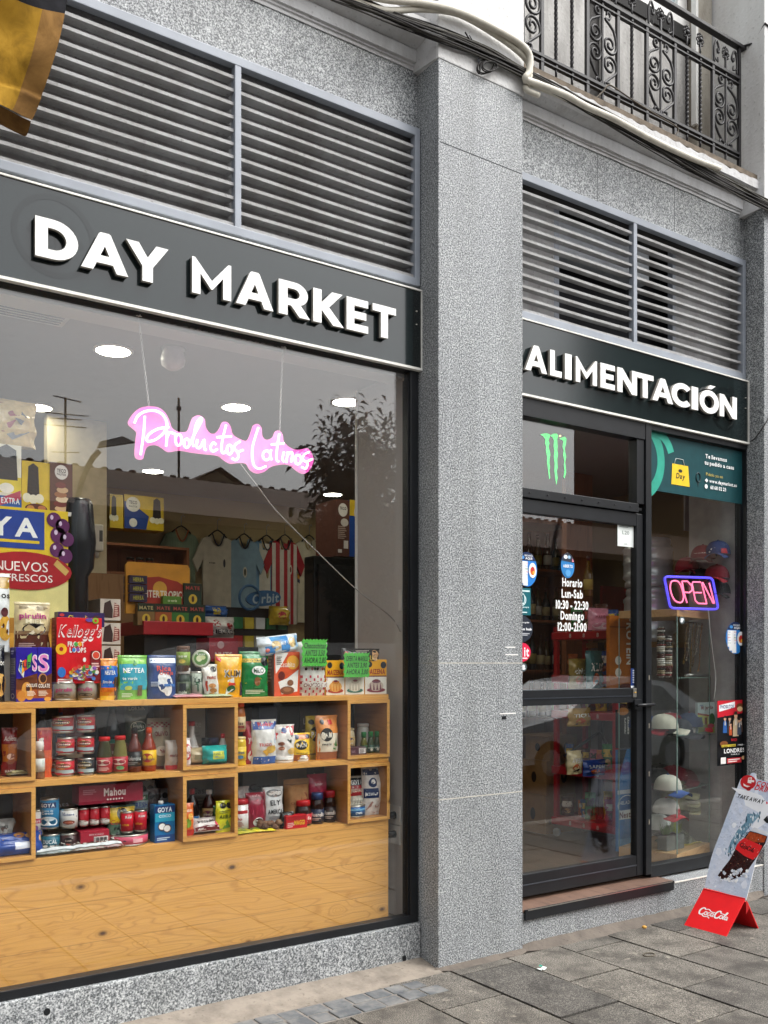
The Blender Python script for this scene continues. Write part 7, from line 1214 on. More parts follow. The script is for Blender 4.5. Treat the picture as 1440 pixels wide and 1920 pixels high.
lowbag((390, 1135, 432, 1160), 1.9, '2a5290', [('r', .2, .3, .5, .8, 'c9b23a')], 'blue snack bag behind the white crumpled one', 82); lowbag((512, 1136, 548, 1172), 2.2, 'c9a82a', [('d', .4, .5, .2, .2, 'b53a3a')], 'yellow snack bag under the striped shirts', 83)
og = thing('gum_sign', 'tilted blue gum sign with pale lettering in front of the shirts', 'sign', onY(490, 1122, 2.2)); m = MB(); fr = flat((0, 0, 0), (1, 0, .10), (-.10, 0, 1)); m.prism([(.02 + .145 * math.cos(q * .33) * (1 if abs(math.cos(q * .33)) < .8 else .95), .056 * math.sin(q * .33)) for q in range(19)], fr, -.02, 0, mat('1f5580', .4)); put_text(m, fr, 'Orbit', .03, 0, .21, .066, mat('9fb0b8', .4), .002, 'B', .15); tag(m.build('panel', og)); m = MB(); m.tube([(-.10 + .08 * math.cos(q * .3), -.02, .0 + .085 * math.sin(q * .3)) for q in range(21)], .010, mat('2a5a80', .4), 6, closed=True); tag(m.build('ring', og))
gr = thing('gum_rack', 'dark rack of small gum packs under the blue sign', 'rack', (onY(480, 1215, 2.3).x, 2.3, .2)); m = MB(); m.box(-.22, .26, 0, .3, 0, 1.75, mat('17171a', .5)); tag(m.build('body', gr)); random.seed(9)
for r in range(3):
    for k in range(5): m = MB(); m.box(-.19 + .088 * k, -.12 + .088 * k, -.03, -.001, 1.34 + r * .13, 1.42 + r * .13, mat(random.choice(('c9b23a', 'b5322c', 'd4d6d4', '3a6a9a', '2f7a4a')), .3)); tag(m.build('gum_pack', gr))
fg = thing('drinks_fridge', 'black fridge cabinet beside the pale side wall', 'fridge', (3.02, 1.1, .2)); m = MB(); m.box(-.16, .26, 0, .12, 0, 2.0, mat('0e0e10', .3), bev=.01); tag(m.build('cabinet', fg)); m = MB(); m.box(-.14, .24, -.02, -.001, .1, 1.95, mat('131316', .12, spec=.7), bev=.004); tag(m.build('door', fg))
board('corn_carton', 'brown carton side with a white disc on top of the black fridge', 'carton', (631, 937, 655, 1043), 1.12, .25, '5d3a30', [('d', .5, .82, .36, .12, 'e4dfd6'), ('t', 'TECO', .5, .85, .5, .05, '2a2422'), ('d', .62, .6, .3, .07, 'd4ccc0'), ('r', .55, .14, .9, .28, 'd9d4cc'), ('r', .1, .06, .4, .12, 'd9d4cc'), ('b', .1, .3, .8, .54, 7, 'b09a8a')])
board('corn_carton', 'blue and yellow carton front on top of the black fridge', 'carton', (655.5, 938, 676, 1044), 1.12, .25, '1f4a9a', [('r', 0, .72, 1, 1, 'd9b82a'), ('d', .7, .78, .3, .12, 'e4dfd6')])
board('snack_carton', 'red snack carton on the floor stand behind the top shelf', 'carton', (392, 1196, 446, 1240), 1.2, .2, '9a2030', [('d', .4, .7, .12, .16, 'c9a0a0'), ('t', 'NUTS', .5, .3, .6, .2, 'e4d4cc')])
# wall socket with plugs
so = thing('wall_socket', 'pale double wall socket with two black plugs beside the shelf unit', 'socket', (2.899, .30, .70)); m = MB(); m.box(-.012, 0, -.05, .05, .0, .10, mat('c9c6c2', .4), bev=.004); m.box(-.012, 0, -.045, .04, -.105, -.005, mat('c9c6c2', .4), bev=.004); tag(m.build('plate', so))
for z in (.05, -.05):
    m = MB(); m.tube([(-.012, .0, z), (-.05, .0, z)], [.02, .016], BLACKM, 10); m.tube(spline([(-.05, 0, z), (-.075, -.005, z - .02), (-.07, .03, z - .12), (-.05, .05, z - .3), (-.045, .06, -.48)], 5), .0045, BLACKM, 6); tag(m.build('plug', so))

# ---------------------------------------------------------------- behind the door
wsf = thing('wine_shelf', 'tall reddish wooden shelf with bottles seen through the door', 'shelf', (5.0, 2.0, .2)); m = MB(); m.box(.35, 1.0, .36, .40, 0, 2.7, REDWOOD); tag(m.build('back_panel', wsf))
for x in (.0, .98): m = MB(); m.box(x, x + .03, 0, .36, 0, 2.7, REDWOOD); tag(m.build('side_panel', wsf))
for z in (.5, .9, 1.3, 1.72, 2.15, 2.55): m = MB(); m.box(.03, .98, 0, .36, z - .02, z, REDWOOD); tag(m.build('board', wsf))
random.seed(21); cl = ('26301f', '1a1a1c', '3a2416', '4a3a1c', '202a34')
WINE = [(.95, 0), (1, .03), (1, .58), (.8, .70), (.38, .78), (.34, 1)]
def free_bottle(x, y, z, r, h, c, la, labc, grp):
    t = thing('wine_bottle', la, 'bottle', (x, y, z + .001), 0, grp); m = MB(); m.lathe([(a * r, b * h * .9) for a, b in WINE], mat(c, .12, spec=.6), 14); tag(m.build('bottle', t)); m = MB(); m.lathe([(r * .38, h * .88), (r * .36, h)], mat('4a1a1e', .4), 12); tag(m.build('cap', t)); m = MB(); m.lathe([(r * 1.01, h * .16), (r * 1.01, h * .42)], mat(labc, .6), 14); tag(m.build('paper_label', t))
for zi in (.9, 1.3, 1.72, 2.15):
    for k in range(9): free_bottle(5.1 + .098 * k, 2.12 + random.uniform(-.03, .03), .2 + zi, .036, random.uniform(.27, .33), random.choice(cl), 'dark bottle on the reddish wooden shelf behind the door', random.choice(('c9b98a', 'd9d4c8', '7a3a2a', '9a8a4a')), 'bottles on the reddish shelf behind the door')
free_bottle(5.22, 1.12, 2.05, .035, .30, '6a4a14', 'amber bottle standing alone on the wooden cabinet behind the opening hours', 'b59a4a', None)
gs = thing('goods_shelf', 'long dim wooden shelf crowded with small goods at the back behind the door', 'shelf', (5.15, 2.75, .215)); m = MB(); m.box(0, 1.55, .32, .35, 0, 2.5, REDWOOD); tag(m.build('back_panel', gs))
for z in (.12, .48, .84, 1.20, 1.56, 1.92, 2.28): m = MB(); m.box(0, 1.55, 0, .32, z - .02, z, REDWOOD); tag(m.build('board', gs))
for x in (-.03, .76, 1.55): m = MB(); m.box(x, x + .03, -.002, .35, 0, 2.5, wood('orange_wood', (.36, .15, .045), (.26, .09, .03), (.08, .03, .02), axis='Z', knots=False)); tag(m.build('side_panel', gs))
random.seed(77); CN = {'red': 'a8202a', 'green': '2f7a3c', 'blue': '2a5090', 'yellow': 'c9a42a', 'white': 'cfcac2', 'orange': 'c8682a', 'brown': '5a3826', 'pink': 'b8607a'}
for z in (.12, .48, .84, 1.20, 1.56):
    x = .02
    while x < 1.45:
        w_ = random.uniform(.08, .15); h_ = random.uniform(.16, .29); cn = random.choice(list(CN))
        if not (.70 < x + w_ and x < .80):
            t = thing('goods_packet', cn + ' goods packet on the long dim shelf behind the door', 'packet', (5.15 + x + w_ / 2, 2.80, .215 + z + .001), 0, cn + ' packets on the dim shelf behind the door'); m = MB(); fr = flat((-w_ / 2, 0, 0), (1, 0, 0), (0, 0, 1)); m.box(-w_ / 2 + .004, w_ / 2 - .004, 0, .12, 0, h_, mat(CN[cn], .3, var=.2), bev=.008); art(m, fr, w_, h_, [('r', .1, .55, .9, .8, random.choice(('e4ded2', '2a2422', 'd9b83a'))), ('d', .5, .3, .28, .16, random.choice(('e0c08a', '7a3a2a', 'd9d4cc'))), ('b', .2, .06, .8, .14, 2, 'c9c4bc')]); tag(m.build('packet', t))
        x += w_ + random.uniform(.0, .03)
tw = thing('tall_wood_panel', 'tall red-brown wooden panel reaching the ceiling behind the door', 'panel', (5.50, 1.62, .215)); m = MB(); m.box(0, .30, 0, .05, 0, 2.88, REDWOOD); tag(m.build('panel', tw))
# red trolley
rk = thing('red_trolley', 'red metal shelf trolley on small castors inside the door', 'trolley', (5.43, 1.2, .215)); rk.rotation_euler = (0, 0, rad(-86)); RM = mat('b01620', .3, var=.08, spec=.5)
for x, y in ((-.28, -.17), (.28, -.17), (-.28, .17), (.28, .17)):
    m = MB(); m.box(x - .018, x + .018, y - .018, y + .018, .10, 1.62, RM, bev=.006); tag(m.build('post', rk)); m = MB(); m.lathe([(.03, -.012), (.034, -.006), (.034, .006), (.03, .012)], mat('8f8f90', .4), 12); o = tag(m.build('castor', rk, (x, y, .036))); o.rotation_euler = (rad(90), 0, 0)
for z in (.13, .52, .95, 1.22, 1.55):
    m = MB(); m.box(-.31, .31, -.20, .20, z - .03, z + .03, RM, bev=.008)
    for k in range(3): put_text(m, flat((-.12 + .13 * k, -.2005, z - .018), (1, 0, 0), (0, 0, 1)), '8', .0, .018, .02, .03, mat('d9c4bc', .5), .0006)
    tag(m.build('shelf', rk))
m = MB(); m.box(-.02, .02, .0, .03, .16, 1.5, mat('2a2a2c', .5)); m.tube([(-.25, -.12, .62), (.0, .0, .82), (.25, -.12, .62)], .012, mat('232325', .5)); tag(m.build('centre_post', rk))
for k, (px, Y, c, tx_, la) in enumerate((((1068, 1408, 1096, 1452), 1.0, 'c9b88a', 'AVENA', 'beige snack bag on the middle tier of the red trolley'), ((1098, 1425, 1140, 1455), .95, '1f3f8a', 'SAPORI', 'blue and white snack packet on the middle tier of the red trolley'), ((1072, 1235, 1106, 1292), 1.0, '8a7434', 'chips', 'gold patterned snack bag on the upper tier of the red trolley'), ((1104, 1220, 1134, 1296), .9, '3a6a6a', 'RIZOS', 'teal snack bag on the upper tier of the red trolley'), ((1070, 1328, 1112, 1362), 1.0, 'a8843a', 'TIGRE', 'shiny gold snack bag on the tier above the packets'))):
    bag_p('snack_bag', la, 'snack bag', px, Y, .06, c, [('t', tx_, .5, .6, .7, .2, 'e9e6df'), ('d', .4, .3, .2, .15, 'b5562c'), ('p', [(.1, .1), (.5, .25), (.9, .1)], '2a2422')], seed=90 + k, wr=.01)
rkm = Matrix.Translation(Vector((5.43, 1.2, .215))) @ Matrix.Rotation(rad(-86), 4, 'Z'); random.seed(88)
for z in (.16, .55, .98, 1.25, 1.58):
    for k in range(7):
        cn = random.choice(list(CN)); w_ = random.uniform(.06, .10); h_ = random.uniform(.10, .22); p = rkm @ Vector((-.25 + .078 * k, random.uniform(-.10, .02), z + .001))
        bag_at('goods_packet', cn + ' snack packet standing on the red trolley behind the door', 'packet', p, w_, h_, .04, CN[cn], [('r', .1, .5, .9, .8, random.choice(('e4ded2', '2a2422', 'd9b83a', 'b5322c'))), ('d', .5, .28, .28, .14, random.choice(('e0c08a', '7a3a2a')))], cn + ' packets on the red trolley', rz=rad(-50), seed=100 + k, wr=.008)
# cardboard boxes
CB_ = mat('9a7448', .8, var=.12)
for k, (x, y, z, w_, h_, la) in enumerate(((5.40, 1.72, .215, .34, .30, 'large cardboard box on the floor inside the door'), (5.42, 1.74, .516, .32, .27, 'cardboard box with a dark oval print, second in the stack inside the door'), (5.44, 1.73, .787, .30, .20, 'open-topped cardboard box at the top of the stack inside the door'), (5.10, 2.05, .215, .36, .42, 'tall cardboard box behind the stack inside the door'))):
    t = thing('cardboard_box', la, 'cardboard box', (x, y, z)); m = MB(); m.box(-w_ / 2, w_ / 2, -.14, .14, 0, h_, CB_, bev=.003); art(m, flat((-w_ / 2, -.14, 0), (1, 0, 0), (0, 0, 1)), w_, h_, [('d', .6, .5, .10, .18, '2a2320'), ('d', .6, .54, .05, .08, '8a6a44'), ('t', 'fragil', .25, .3, .3, .1, '5a4028')]); art(m, flat((-w_ / 2, .14, 0), (0, -1, 0), (0, 0, 1)), .28, h_, [('d', .5, .5, .10, .16, '2a2320')]); tag(m.build('carton', t))
    if k == 2: m = MB(); m.box(-.2, -.155, -.14, .14, .19, .196, CB_); tag(m.build('flap', t))
bst = board('protein_display', 'orange cardboard protein display standing at the right of the door', 'display', (1143, 1155, 1187, 1294), .74, .03, 'b5661f', [('r', 0, .84, 1, .86, '8a4a18'), ('d', .36, .40, .13, .06, 'e9e2d4'), ('d', .36, .24, .13, .06, 'e9e2d4'), ('d', .7, .04, .3, .05, '6a2a18')])
m = MB(); H_ = .62; put_text(m, lambda a, b, l=0: Vector((.085 + b, -.002 - l, .55 - a)), 'PROTEIN', .20, 0, .34, .07, mat('f0e8dc', .5), .001); tag(m.build('lettering', bst))
bf = board('ice_banner', 'blue standing ice cream banner behind the door handle', 'banner', (1158, 1405, 1192, 1594), .74, .02, '2a76b4', [('p', [(0, .99), (0, .55), (.18, .8), (.5, 1), (0, 1)], '1c1a1c'), ('r', 0, .56, 1, .60, 'd9dee2'), ('d', .5, .45, .5, .10, 'd9dee2'), ('d', .5, .45, .46, .09, '1f5a94'), ('t', 'HELADOS', .5, .475, .8, .035, 'e4eaee'), ('r', .05, .31, .95, .40, 'e0ded8'), ('t', 'Nestle', .5, .355, .8, .06, '6a2a24'), ('r', 0, 0, 1, .12, '5a9acc')])
ps = board('caramel_display', 'black cardboard display with vertical white lettering under the protein board', 'display', (1158, 1330, 1192, 1402), .745, .02, '1b191b', [('d', .3, .95, .3, .1, 'b5702a')])
m = MB()
for i, (s_, w_) in enumerate((('PEANUT', .10), ('CARAMEL', .12), ('FLAVOUR', .10))): put_text(m, lambda a, b, l=0: Vector((.045 - .032 * i + b, -.002 - l, .25 - a)), s_, .09, 0, w_, .018, mat('e6e2da', .5), .001)
tag(m.build('lettering', ps))
board('display_board', 'plain red display panel on the beige wall behind the door', 'panel', (1130, 1100, 1190, 1150), 1.9, .03, 'a8101c', [])
bag_p('sweets_bag', 'pink sweets bag on top of the red trolley', 'sweets bag', (1108, 1140, 1146, 1182), .95, .06, 'c9808e', [('t', 'HARIBO', .5, .6, .6, .14, '8a2a3a'), ('d', .5, .2, .4, .15, 'd9b8b8')], seed=97)

# ---------------------------------------------------------------- behind the side window
def keg(x, y, z, r, h, la):
    t = thing('beer_keg', la, 'keg', (x, y, z)); m = MB(); pr = [(.86, 0), (.92, .02), (.92, .12), (.86, .14), (1, .2), (1, .24), (.97, .27), (.97, .46), (1, .49), (1, .52), (.97, .55), (.97, .72), (1, .76), (1, .8), (.86, .87), (.9, .89), (.9, .98), (.86, 1), (.82, .97), (.8, .90)]; m.lathe([(a * r, b * h) for a, b in pr], mat('d4d7da', .3, .5, .12, 8), 36); tag(m.build('body', t)); m = MB(); m.lathe([(.03, 0), (.03, .03), (.02, .035)], STEEL, 12, (0, 0, h * .9)); tag(m.build('valve', t))
kt = thing('keg_counter', 'grey counter under the stacked kegs behind the showcase', 'counter', (5.9, 1.15, .215)); m = MB(); m.box(-.3, .55, -.25, .3, 0, 1.46, mat('8b8a88', .6)); tag(m.build('body', kt)); m = MB(); m.box(-.33, .58, -.28, .33, 1.461, 1.50, mat('b58a55', .5)); tag(m.build('top', kt))
keg(5.88, 1.1, 1.716, .20, .42, 'steel beer keg under the other one behind the open sign'); keg(5.86, 1.1, 2.138, .19, .38, 'steel beer keg stacked on top of the other one beside the caps')
def cap(label, loc, base, brim, items=(), rz=0, sc=1, rx=0, star=()):
    t = thing('baseball_cap', label, 'cap', loc, 0); t.rotation_euler = (rx, 0, rz); m = MB(); r = .085 * sc
    def fn(u, v):
        a = u * 2 * math.pi; e = v * math.pi / 2; return Vector((r * math.cos(e) ** .8 * math.cos(a), r * 1.15 * math.cos(e) ** .8 * math.sin(a), r * 1.15 * math.sin(e) ** .9))
    m.grid(fn, 28, 10, mat(base, .8, var=.1)); m.lathe([(.008, 0), (.006, .006)], mat(brim, .8), 8, (0, 0, r * 1.15))
    fr = lambda a, b, l=0: Vector(((r + l + .001) * math.cos(b / r * .95) * math.sin(a / r), -(r * 1.15 + l + .001) * math.cos(b / r * .95) * math.cos(a / r), r * 1.12 * math.sin(b / r * .95)))
    art(m, lambda a, b, l=0: fr(a - .08 * sc, b, l), .16 * sc, .09 * sc, items, .0015)
    tag(m.build('crown', t)); m = MB()
    for d in (0, -.004): m.grid(lambda u, v: Vector(((u - .5) * 2 * r * (.98 - .25 * v * v), -(r * .75 + v * r * .95 + .35 * r * math.sqrt(max(0, 1 - (2 * u - 1) ** 2))), .004 + d - .03 * sc * (2 * u - 1) ** 2 - .012 * v)), 14, 6, mat(brim, .8))
    tag(m.build('brim', t)); return t
fz = rad(62)
def onX(px, py, X): d = _ray(px, py); return CAM_POS + d * (X / d.x)
kw = [('t', 'VENEZUELA', .5, .42, .72, .17, 'e9e2dc')]
cap('maroon cap with white lettering hanging on the wall, above the open sign', onX(1318, 1048, 5.64), '6f1622', '6f1622', kw, rad(-62)); cap('navy and red cap with white stars hanging at the window edge', onX(1346, 1040, 5.66), '23396a', '23396a', [('r', .72, 0, 1, 1, 'b01c2c')] + [('p', [(x + .05 * math.cos(rad(90 + 72 * q * 2)), y + .09 * math.sin(rad(90 + 72 * q * 2))) for q in range(5)], 'eef0f2') for x, y in ((.30, .34), (.44, .5), (.58, .68), (.24, .14))], rad(-62))
for k, (px, py, c, c2_, la) in enumerate(((1322, 1092, '1d1c1f', '151517', 'black cap hanging under the maroon lettered cap'), (1352, 1085, '7a1626', 'a02030', 'crimson cap hanging under the navy starred cap'), (1354, 1114, '17171a', '17171a', 'black cap at the bottom of the hanging row by the window edge'), (1296, 1070, '8a1a2a', '8a1a2a', 'red cap half hidden behind the lettered one'))): cap(la, onX(px - 8, py, 5.67), c, c2_, [], rad(-66 + 4 * k))
# showcase
cs = thing('glass_showcase', 'tall glass showcase with wooden base and top holding caps and necklaces', 'showcase', (5.14, .255, .215), rad(15)); CW_, CD_, CH = .555, .42, 1.70; WB = wood('showcase_wood', (.58, .36, .17), (.42, .23, .09), (.15, .07, .03), knots=False)
m = MB(); m.box(0, CW_, 0, CD_, 0, .075, WB, bev=.003); tag(m.build('base', cs)); m = MB(); m.box(0, CW_, 0, CD_, CH - .05, CH, WB, bev=.003); tag(m.build('top', cs))
for a in ((.0, .006, .0, CD_), (CW_ - .006, CW_, .0, CD_), (.0062, CW_ - .0062, .0, .006)): m = MB(); m.box(a[0], a[1], a[2], a[3], .076, CH - .051, CLEAR); tag(m.build('glass_side', cs))
EG = mat('7f9a92', .2, var=.05, spec=.7)
m = MB(); m.box(-.001, .006, -.001, .005, .076, CH - .051, EG); m.box(CW_ - .006, CW_ + .001, -.001, .005, .076, CH - .051, EG); m.box(-.001, .004, CD_ - .005, CD_, .076, CH - .051, EG); tag(m.build('glass_edge', cs))
ZS = (.49, .86, 1.245)
for z in ZS: m = MB(); m.box(.007, CW_ - .007, .007, CD_ - .01, z - .006, z, CLEAR); m.box(.007, CW_ - .007, .0065, .0085, z - .006, z, EG); tag(m.build('glass_shelf', cs))
cm = Matrix.Translation(Vector((5.14, .255, .215))) @ Matrix.Rotation(rad(15), 4, 'Z')
def inC(x, y, z): return cm @ Vector((x, y, z))
for k, (x, y, zi, b_, br, it, la, rz) in enumerate(((.15, .16, 1, 'b9b4a4', 'b9b4a4', [], 'pale beige cap on the showcase shelf just below the necklaces', 20), (.34, .2, 1, '8a1c2a', 'd9d0c8', [('t', 'D', .5, .4, .2, .3, 'e9e2dc')], 'red cap with a white brim edge beside the pale beige cap', 35), (.12, .30, 1, '2a4a86', 'b02030', [('d', .5, .4, .06, .1, 'e6e8ec')], 'blue and red cap at the back of the showcase shelf', 10), (.44, .1, 1, '3a4a6a', 'c02a34', [], 'navy cap near the small picture box', 60),
        (.36, .18, 0, '7a1626', '7a1626', kw, 'maroon lettered cap on the middle showcase shelf', 25), (.13, .2, 0, '18181b', '18181b', [('t', 'NY', .5, .4, .2, .3, 'c9c4bc')], 'black cap on the middle showcase shelf', 10), (.40, .3, 0, '20201f', '2a2a28', [], 'dark olive cap at the back of the middle showcase shelf', 40))):
    cap(la, inC(x, y, ZS[zi] + .036), b_, br, it, rad(rz + 15))
for k in range(5): cap(('khaki cap, top of the nested pile in the showcase', 'khaki cap, second of the nested pile in the showcase', 'khaki cap in the middle of the nested pile in the showcase', 'khaki cap, second from the bottom of the nested pile', 'khaki cap at the bottom of the nested pile')[k], inC(.34 + .006 * k, .17, .49 - .0 - .165 + .028 * (4 - k) + .0), '8f8a6a', ('a29c78', '77735a')[k % 2], [], rad(45 + 3 * k))
for x, y, zi, b_, br, la, rz in ((.26, .10, 1, '3a3d44', '2a2c30', 'charcoal cap at the front edge of the upper cap shelf', 5), (.24, .30, 0, '5a2a2c', '1d1d20', 'brown-red cap at the back of the middle showcase shelf', 55), (.46, .14, 0, '6a1622', '17171a', 'maroon cap with a black brim at the right of the middle shelf', 70), (.08, .10, 0, 'c9c4b8', '2a4a86', 'white cap with a blue brim beside the black one', -15)): cap(la, inC(x, y, ZS[zi] + .002), b_, br, [('t', 'A', .5, .4, .16, .26, 'd9d2c8')], rad(rz + 15))
pl_ = thing('cap_pedestal', 'small clear stand under the khaki caps in the showcase', 'stand', inC(.34, .17, .076)); m = MB(); m.lathe([(.06, 0), (.06, .006), (.012, .01), (.012, .22), (.05, .225)], CLEAR, 16); tag(m.build('stand', pl_))
cap('white and black cap on the showcase floor', inC(.20, .22, .20), 'd9dcda', '1b1b1d', [('r', .5, 0, 1, 1, '1b1b1d')], rad(-20)); cap('white and red cap under the maroon one at the showcase side', inC(.10, .12, .33), 'cfcac6', 'a82030', [('r', .5, 0, 1, 1, 'a82030')], rad(-10))
for k, (x, y, c, la) in enumerate(((.10, .12, '4f7a2c', 'dark green potted grass in a grey pot on the showcase floor'), (.20, .10, '8a9a2a', 'yellow-green potted grass in a grey pot on the showcase floor'))):
    t = thing('potted_plant', la, 'plant', inC(x, y, .0765)); m = MB(); m.box(-.045, .045, -.04, .04, 0, .10, mat('6a6d6c', .6), bev=.004); tag(m.build('pot', t)); m = MB(); random.seed(30 + k)
    for q in range(160): a = random.uniform(0, 6.28); r = random.uniform(0, .045); d = Vector((math.cos(a) * r * 1.1, math.sin(a) * r * 1.1, random.uniform(.04, .10))); o_ = Vector((math.cos(a) * r * .6, math.sin(a) * r * .6, .098)); sd = Vector((-math.sin(a), math.cos(a), 0)) * .003; m.add([o_ - sd, o_ + sd, o_ + d], [(0, 1, 2)], mat(c, .6, var=.3))
    tag(m.build('leaves', t))
fl = thing('fabric_heap', 'crumpled camouflage fabric heap with a yellow edge on the showcase floor', 'fabric', inC(.40, .17, .0765)); m = MB(); random.seed(2)
m.grid(lambda u, v: Vector(((u - .5) * .26, (v - .5) * .2, max(.002, .09 * math.sin(u * 3.1) * math.sin(v * 3.1) + noise.noise(Vector((u * 7, v * 7, 3))) * .04))), 24, 20, satin('camo_cloth', (.02, .025, .02), (.09, .10, .07), (.30, .31, .24)), False); m.tube([((u / 10 - .5) * .26, -.10, .006 + .004 * math.sin(u)) for u in range(11)], .006, mat('b5a23a', .7), 5); tag(m.build('cloth', fl))
board('picture_box', 'small box printed with a yellow house inside the showcase', 'box', (1308, 1317, 1340, 1376), .40, .02, 'cfe0dc', [('t', 'Mi jardin', .55, .84, .7, .12, '8a2a34'), ('p', [(.02, .35), (.02, .62), (.62, .56), (.62, .3)], 'd4d66a'), ('p', [(.0, .62), (.66, .55), (.66, .60), (.0, .68)], 'b5564a'), ('r', .08, .42, .26, .54, '4a7a8a'), ('r', .40, .3, .54, .52, '8a4a2c'), ('r', .02, .02, .98, .3, '9aa84a'), ('d', .82, .45, .18, .2, '2f6a3a'), ('d', .75, .25, .2, .07, 'c9566a'), ('t', 'Juego', .2, .92, .2, .05, '2a4a8a')])
# necklaces and bracelets
NK = [('b08a3a', .28), ('c9c4b8', .26), ('a5842c', .36), ('8a6a2a', .30), ('d4cfc4', .22), ('b5762c', .34)]
nb = thing('necklace_stand', 'grey display bar with hanging necklaces inside the showcase', 'display stand', inC(.455, .085, ZS[2] + .001)); m = MB(); m.tube([(-.02, 0, 0), (-.02, 0, .38)], .006, mat('6a665c', .5)); m.tube([(-.10, 0, .38), (.09, 0, .38)], .007, mat('6a665c', .5)); tag(m.build('bar', nb))
for k, (c, ln_) in enumerate(NK):
    x = -.085 + .032 * k; m = MB(); pts = [(x + .02 * math.cos(q * .31), -.009 - .004 * math.sin(q), .375 - ln_ * .5 + ln_ * .5 * math.cos(q * .31 * 1) * 1.0) for q in range(20)]
    for p_ in pts: m.lathe([(.0008, -.005), (.0048, -.002), (.0048, .002), (.0008, .005)], mat(c, .25, .8), 6, p_)
    m.tube(pts, .0016, mat(c, .3, .8), 4, closed=True); tag(m.build('necklace', nb))
for k, (x, y, h, la) in enumerate(((.06, .14, .34, 'tallest column of stacked bracelets beside the window mullion'), (.13, .12, .28, 'middle column of stacked bracelets with a pale band'), (.19, .20, .29, 'rear column of stacked bracelets beside the necklaces'))):
    t = thing('bracelet_column', la, 'bracelets', inC(x, y, ZS[2] + .001)); m = MB(); m.lathe([(.02, 0), (.02, h)], mat('8a867e', .6), 12); tag(m.build('column', t)); random.seed(40 + k)
    m = MB(); z = .01
    while z < h - .01: m.lathe([(.021, 0), (.028, .002), (.028, .008), (.021, .010)], mat(random.choice(('2a2624', '5a2a24', 'c9c0b0', '7a2a2c', '9a8a6a', 'd9d4cc', '3a3a3c')), .5), 12, (0, 0, z)); z += .0135
    tag(m.build('bracelets', t, None if False else (0, 0, 0)))
m = MB(); m.tube([(-.12, 0, 0), (.0, 0, .003), (.13, 0, 0)], .012, mat('b9b6b0', .25, .9), 8); m.tube([(.13, 0, 0), (.14, 0, -.02), (.14, 0, -.42)], .012, mat('b9b6b0', .25, .9), 8); tag(m.build('grab_rail', loc=(5.56, .42, 1.47)), 'bent steel rail beside the showcase', 'rail')
board('phone_board', 'pale wall board with a faded red disc behind the hanging caps', 'board', (1284, 930, 1372, 1000), .66, .01, 'aaa3a0', [('d', .62, .6, .22, .34, 'b5706a'), ('t', 'eSIM', .64, .62, .30, .2, 'd9cfca'), ('r', .1, .35, .34, .75, '8f8a88'), ('t', 'SIM', .22, .56, .16, .2, 'd0cac6')])

# ---------------------------------------------------------------- stickers and lettering on the glass
GY = DY + .0245
def sticker(name, label, cat, px, base, shape, items, y=GY, th=.0012, rough=.35, pane=0):
    x0, y0, x1, y1 = px; a = onY(x0, y1, y); b = onY(x1, y1, y); c = (x0 + x1) / 2; H = onY(c, y0, y).z - onY(c, y1, y).z; W = b.x - a.x
    t = thing(name, label, cat, ((a.x + b.x) / 2, y, onY(c, y1, y).z)); m = MB(); fr = flat((-W / 2, 0, 0), (1, 0, 0), (0, 0, 1))
    pl = [(0, 0), (W, 0), (W, H), (0, H)] if shape == 'r' else [(W / 2 + W / 2 * math.cos(q * .2244), H / 2 + H / 2 * math.sin(q * .2244)) for q in range(28)]
    m.prism(pl, fr, -th, 0, mat(base, rough)); art(m, fr, W, H, items, .0005); tag(m.build('sheet', t)); return t
OV = [('p', [(.5 + .5 * math.cos(rad(q)), .5 + .5 * math.sin(rad(q))) for q in range(30, 151, 12)], '14274f'), ('d', .28, .84, .09, .05, '4a90d0'), ('t', 'RECARGA', .58, .90, .4, .045, 'e9eef4'), ('t', 'AQUI', .58, .82, .34, .07, 'f2f5f8'), ('r', .08, .22, .52, .73, 'f1f2f2'), ('r', .16, .10, .52, .22, 'f1f2f2'), ('r', .3, .03, .52, .10, 'f1f2f2'), ('d', .76, .48, .19, .22, 'eef1f4'), ('d', .76, .46, .12, .12, 'd9702a'), ('d', .76, .50, .08, .09, 'c22f2c'), ('d', .8, .42, .05, .05, 'e9b63a')] + [('t', s_, .14 + .32 * (k % 2), .68 - .085 * (k // 2), .14, .025, ('2a6ab0', 'd0452a', '3a8a4a')[k % 3]) for k, s_ in enumerate(('visa', 'movil', 'tv', 'luz', 'gas', 'lib', 'juego', 'web', 'bono', 'pin'))]
sticker('round_sticker', 'oval blue recharge sticker at the right edge of the side window', 'sticker', (1361, 1166, 1397, 1226), '2a7fd0', 'o', OV); sticker('round_sticker', 'oval blue recharge sticker on the door glass beside the pilaster', 'sticker', (969, 1035, 1007, 1100), '2a7fd0', 'o', OV)
sticker('square_sticker', 'teal square sticker with a leaf outline under the oval door sticker', 'sticker', (958, 1102, 995, 1153), '12606a', 'r', [('r', .3, .86, .95, .92, 'c9dede'), ('d', .55, .56, .22, .22, 'd9ecec'), ('d', .55, .56, .18, .19, '12606a'), ('d', .6, .6, .1, .2, 'd9ecec'), ('d', .6, .6, .07, .16, '12606a'), ('t', 'apoya', .7, .3, .4, .06, 'd9ecec'), ('r', .4, .08, .8, .12, 'd9ecec')])
sticker('round_sticker', 'dark grey round parcel hub sticker on the door glass', 'sticker', (952, 1153, 999, 1205), '282d38', 'o', [('t', 'recogida', .66, .74, .4, .05, 'e4e6e8'), ('t', 'amazon hub', .55, .5, .8, .09, 'eef0f2'), ('b', .5, .25, .9, .36, 2, 'b9bcc2')])
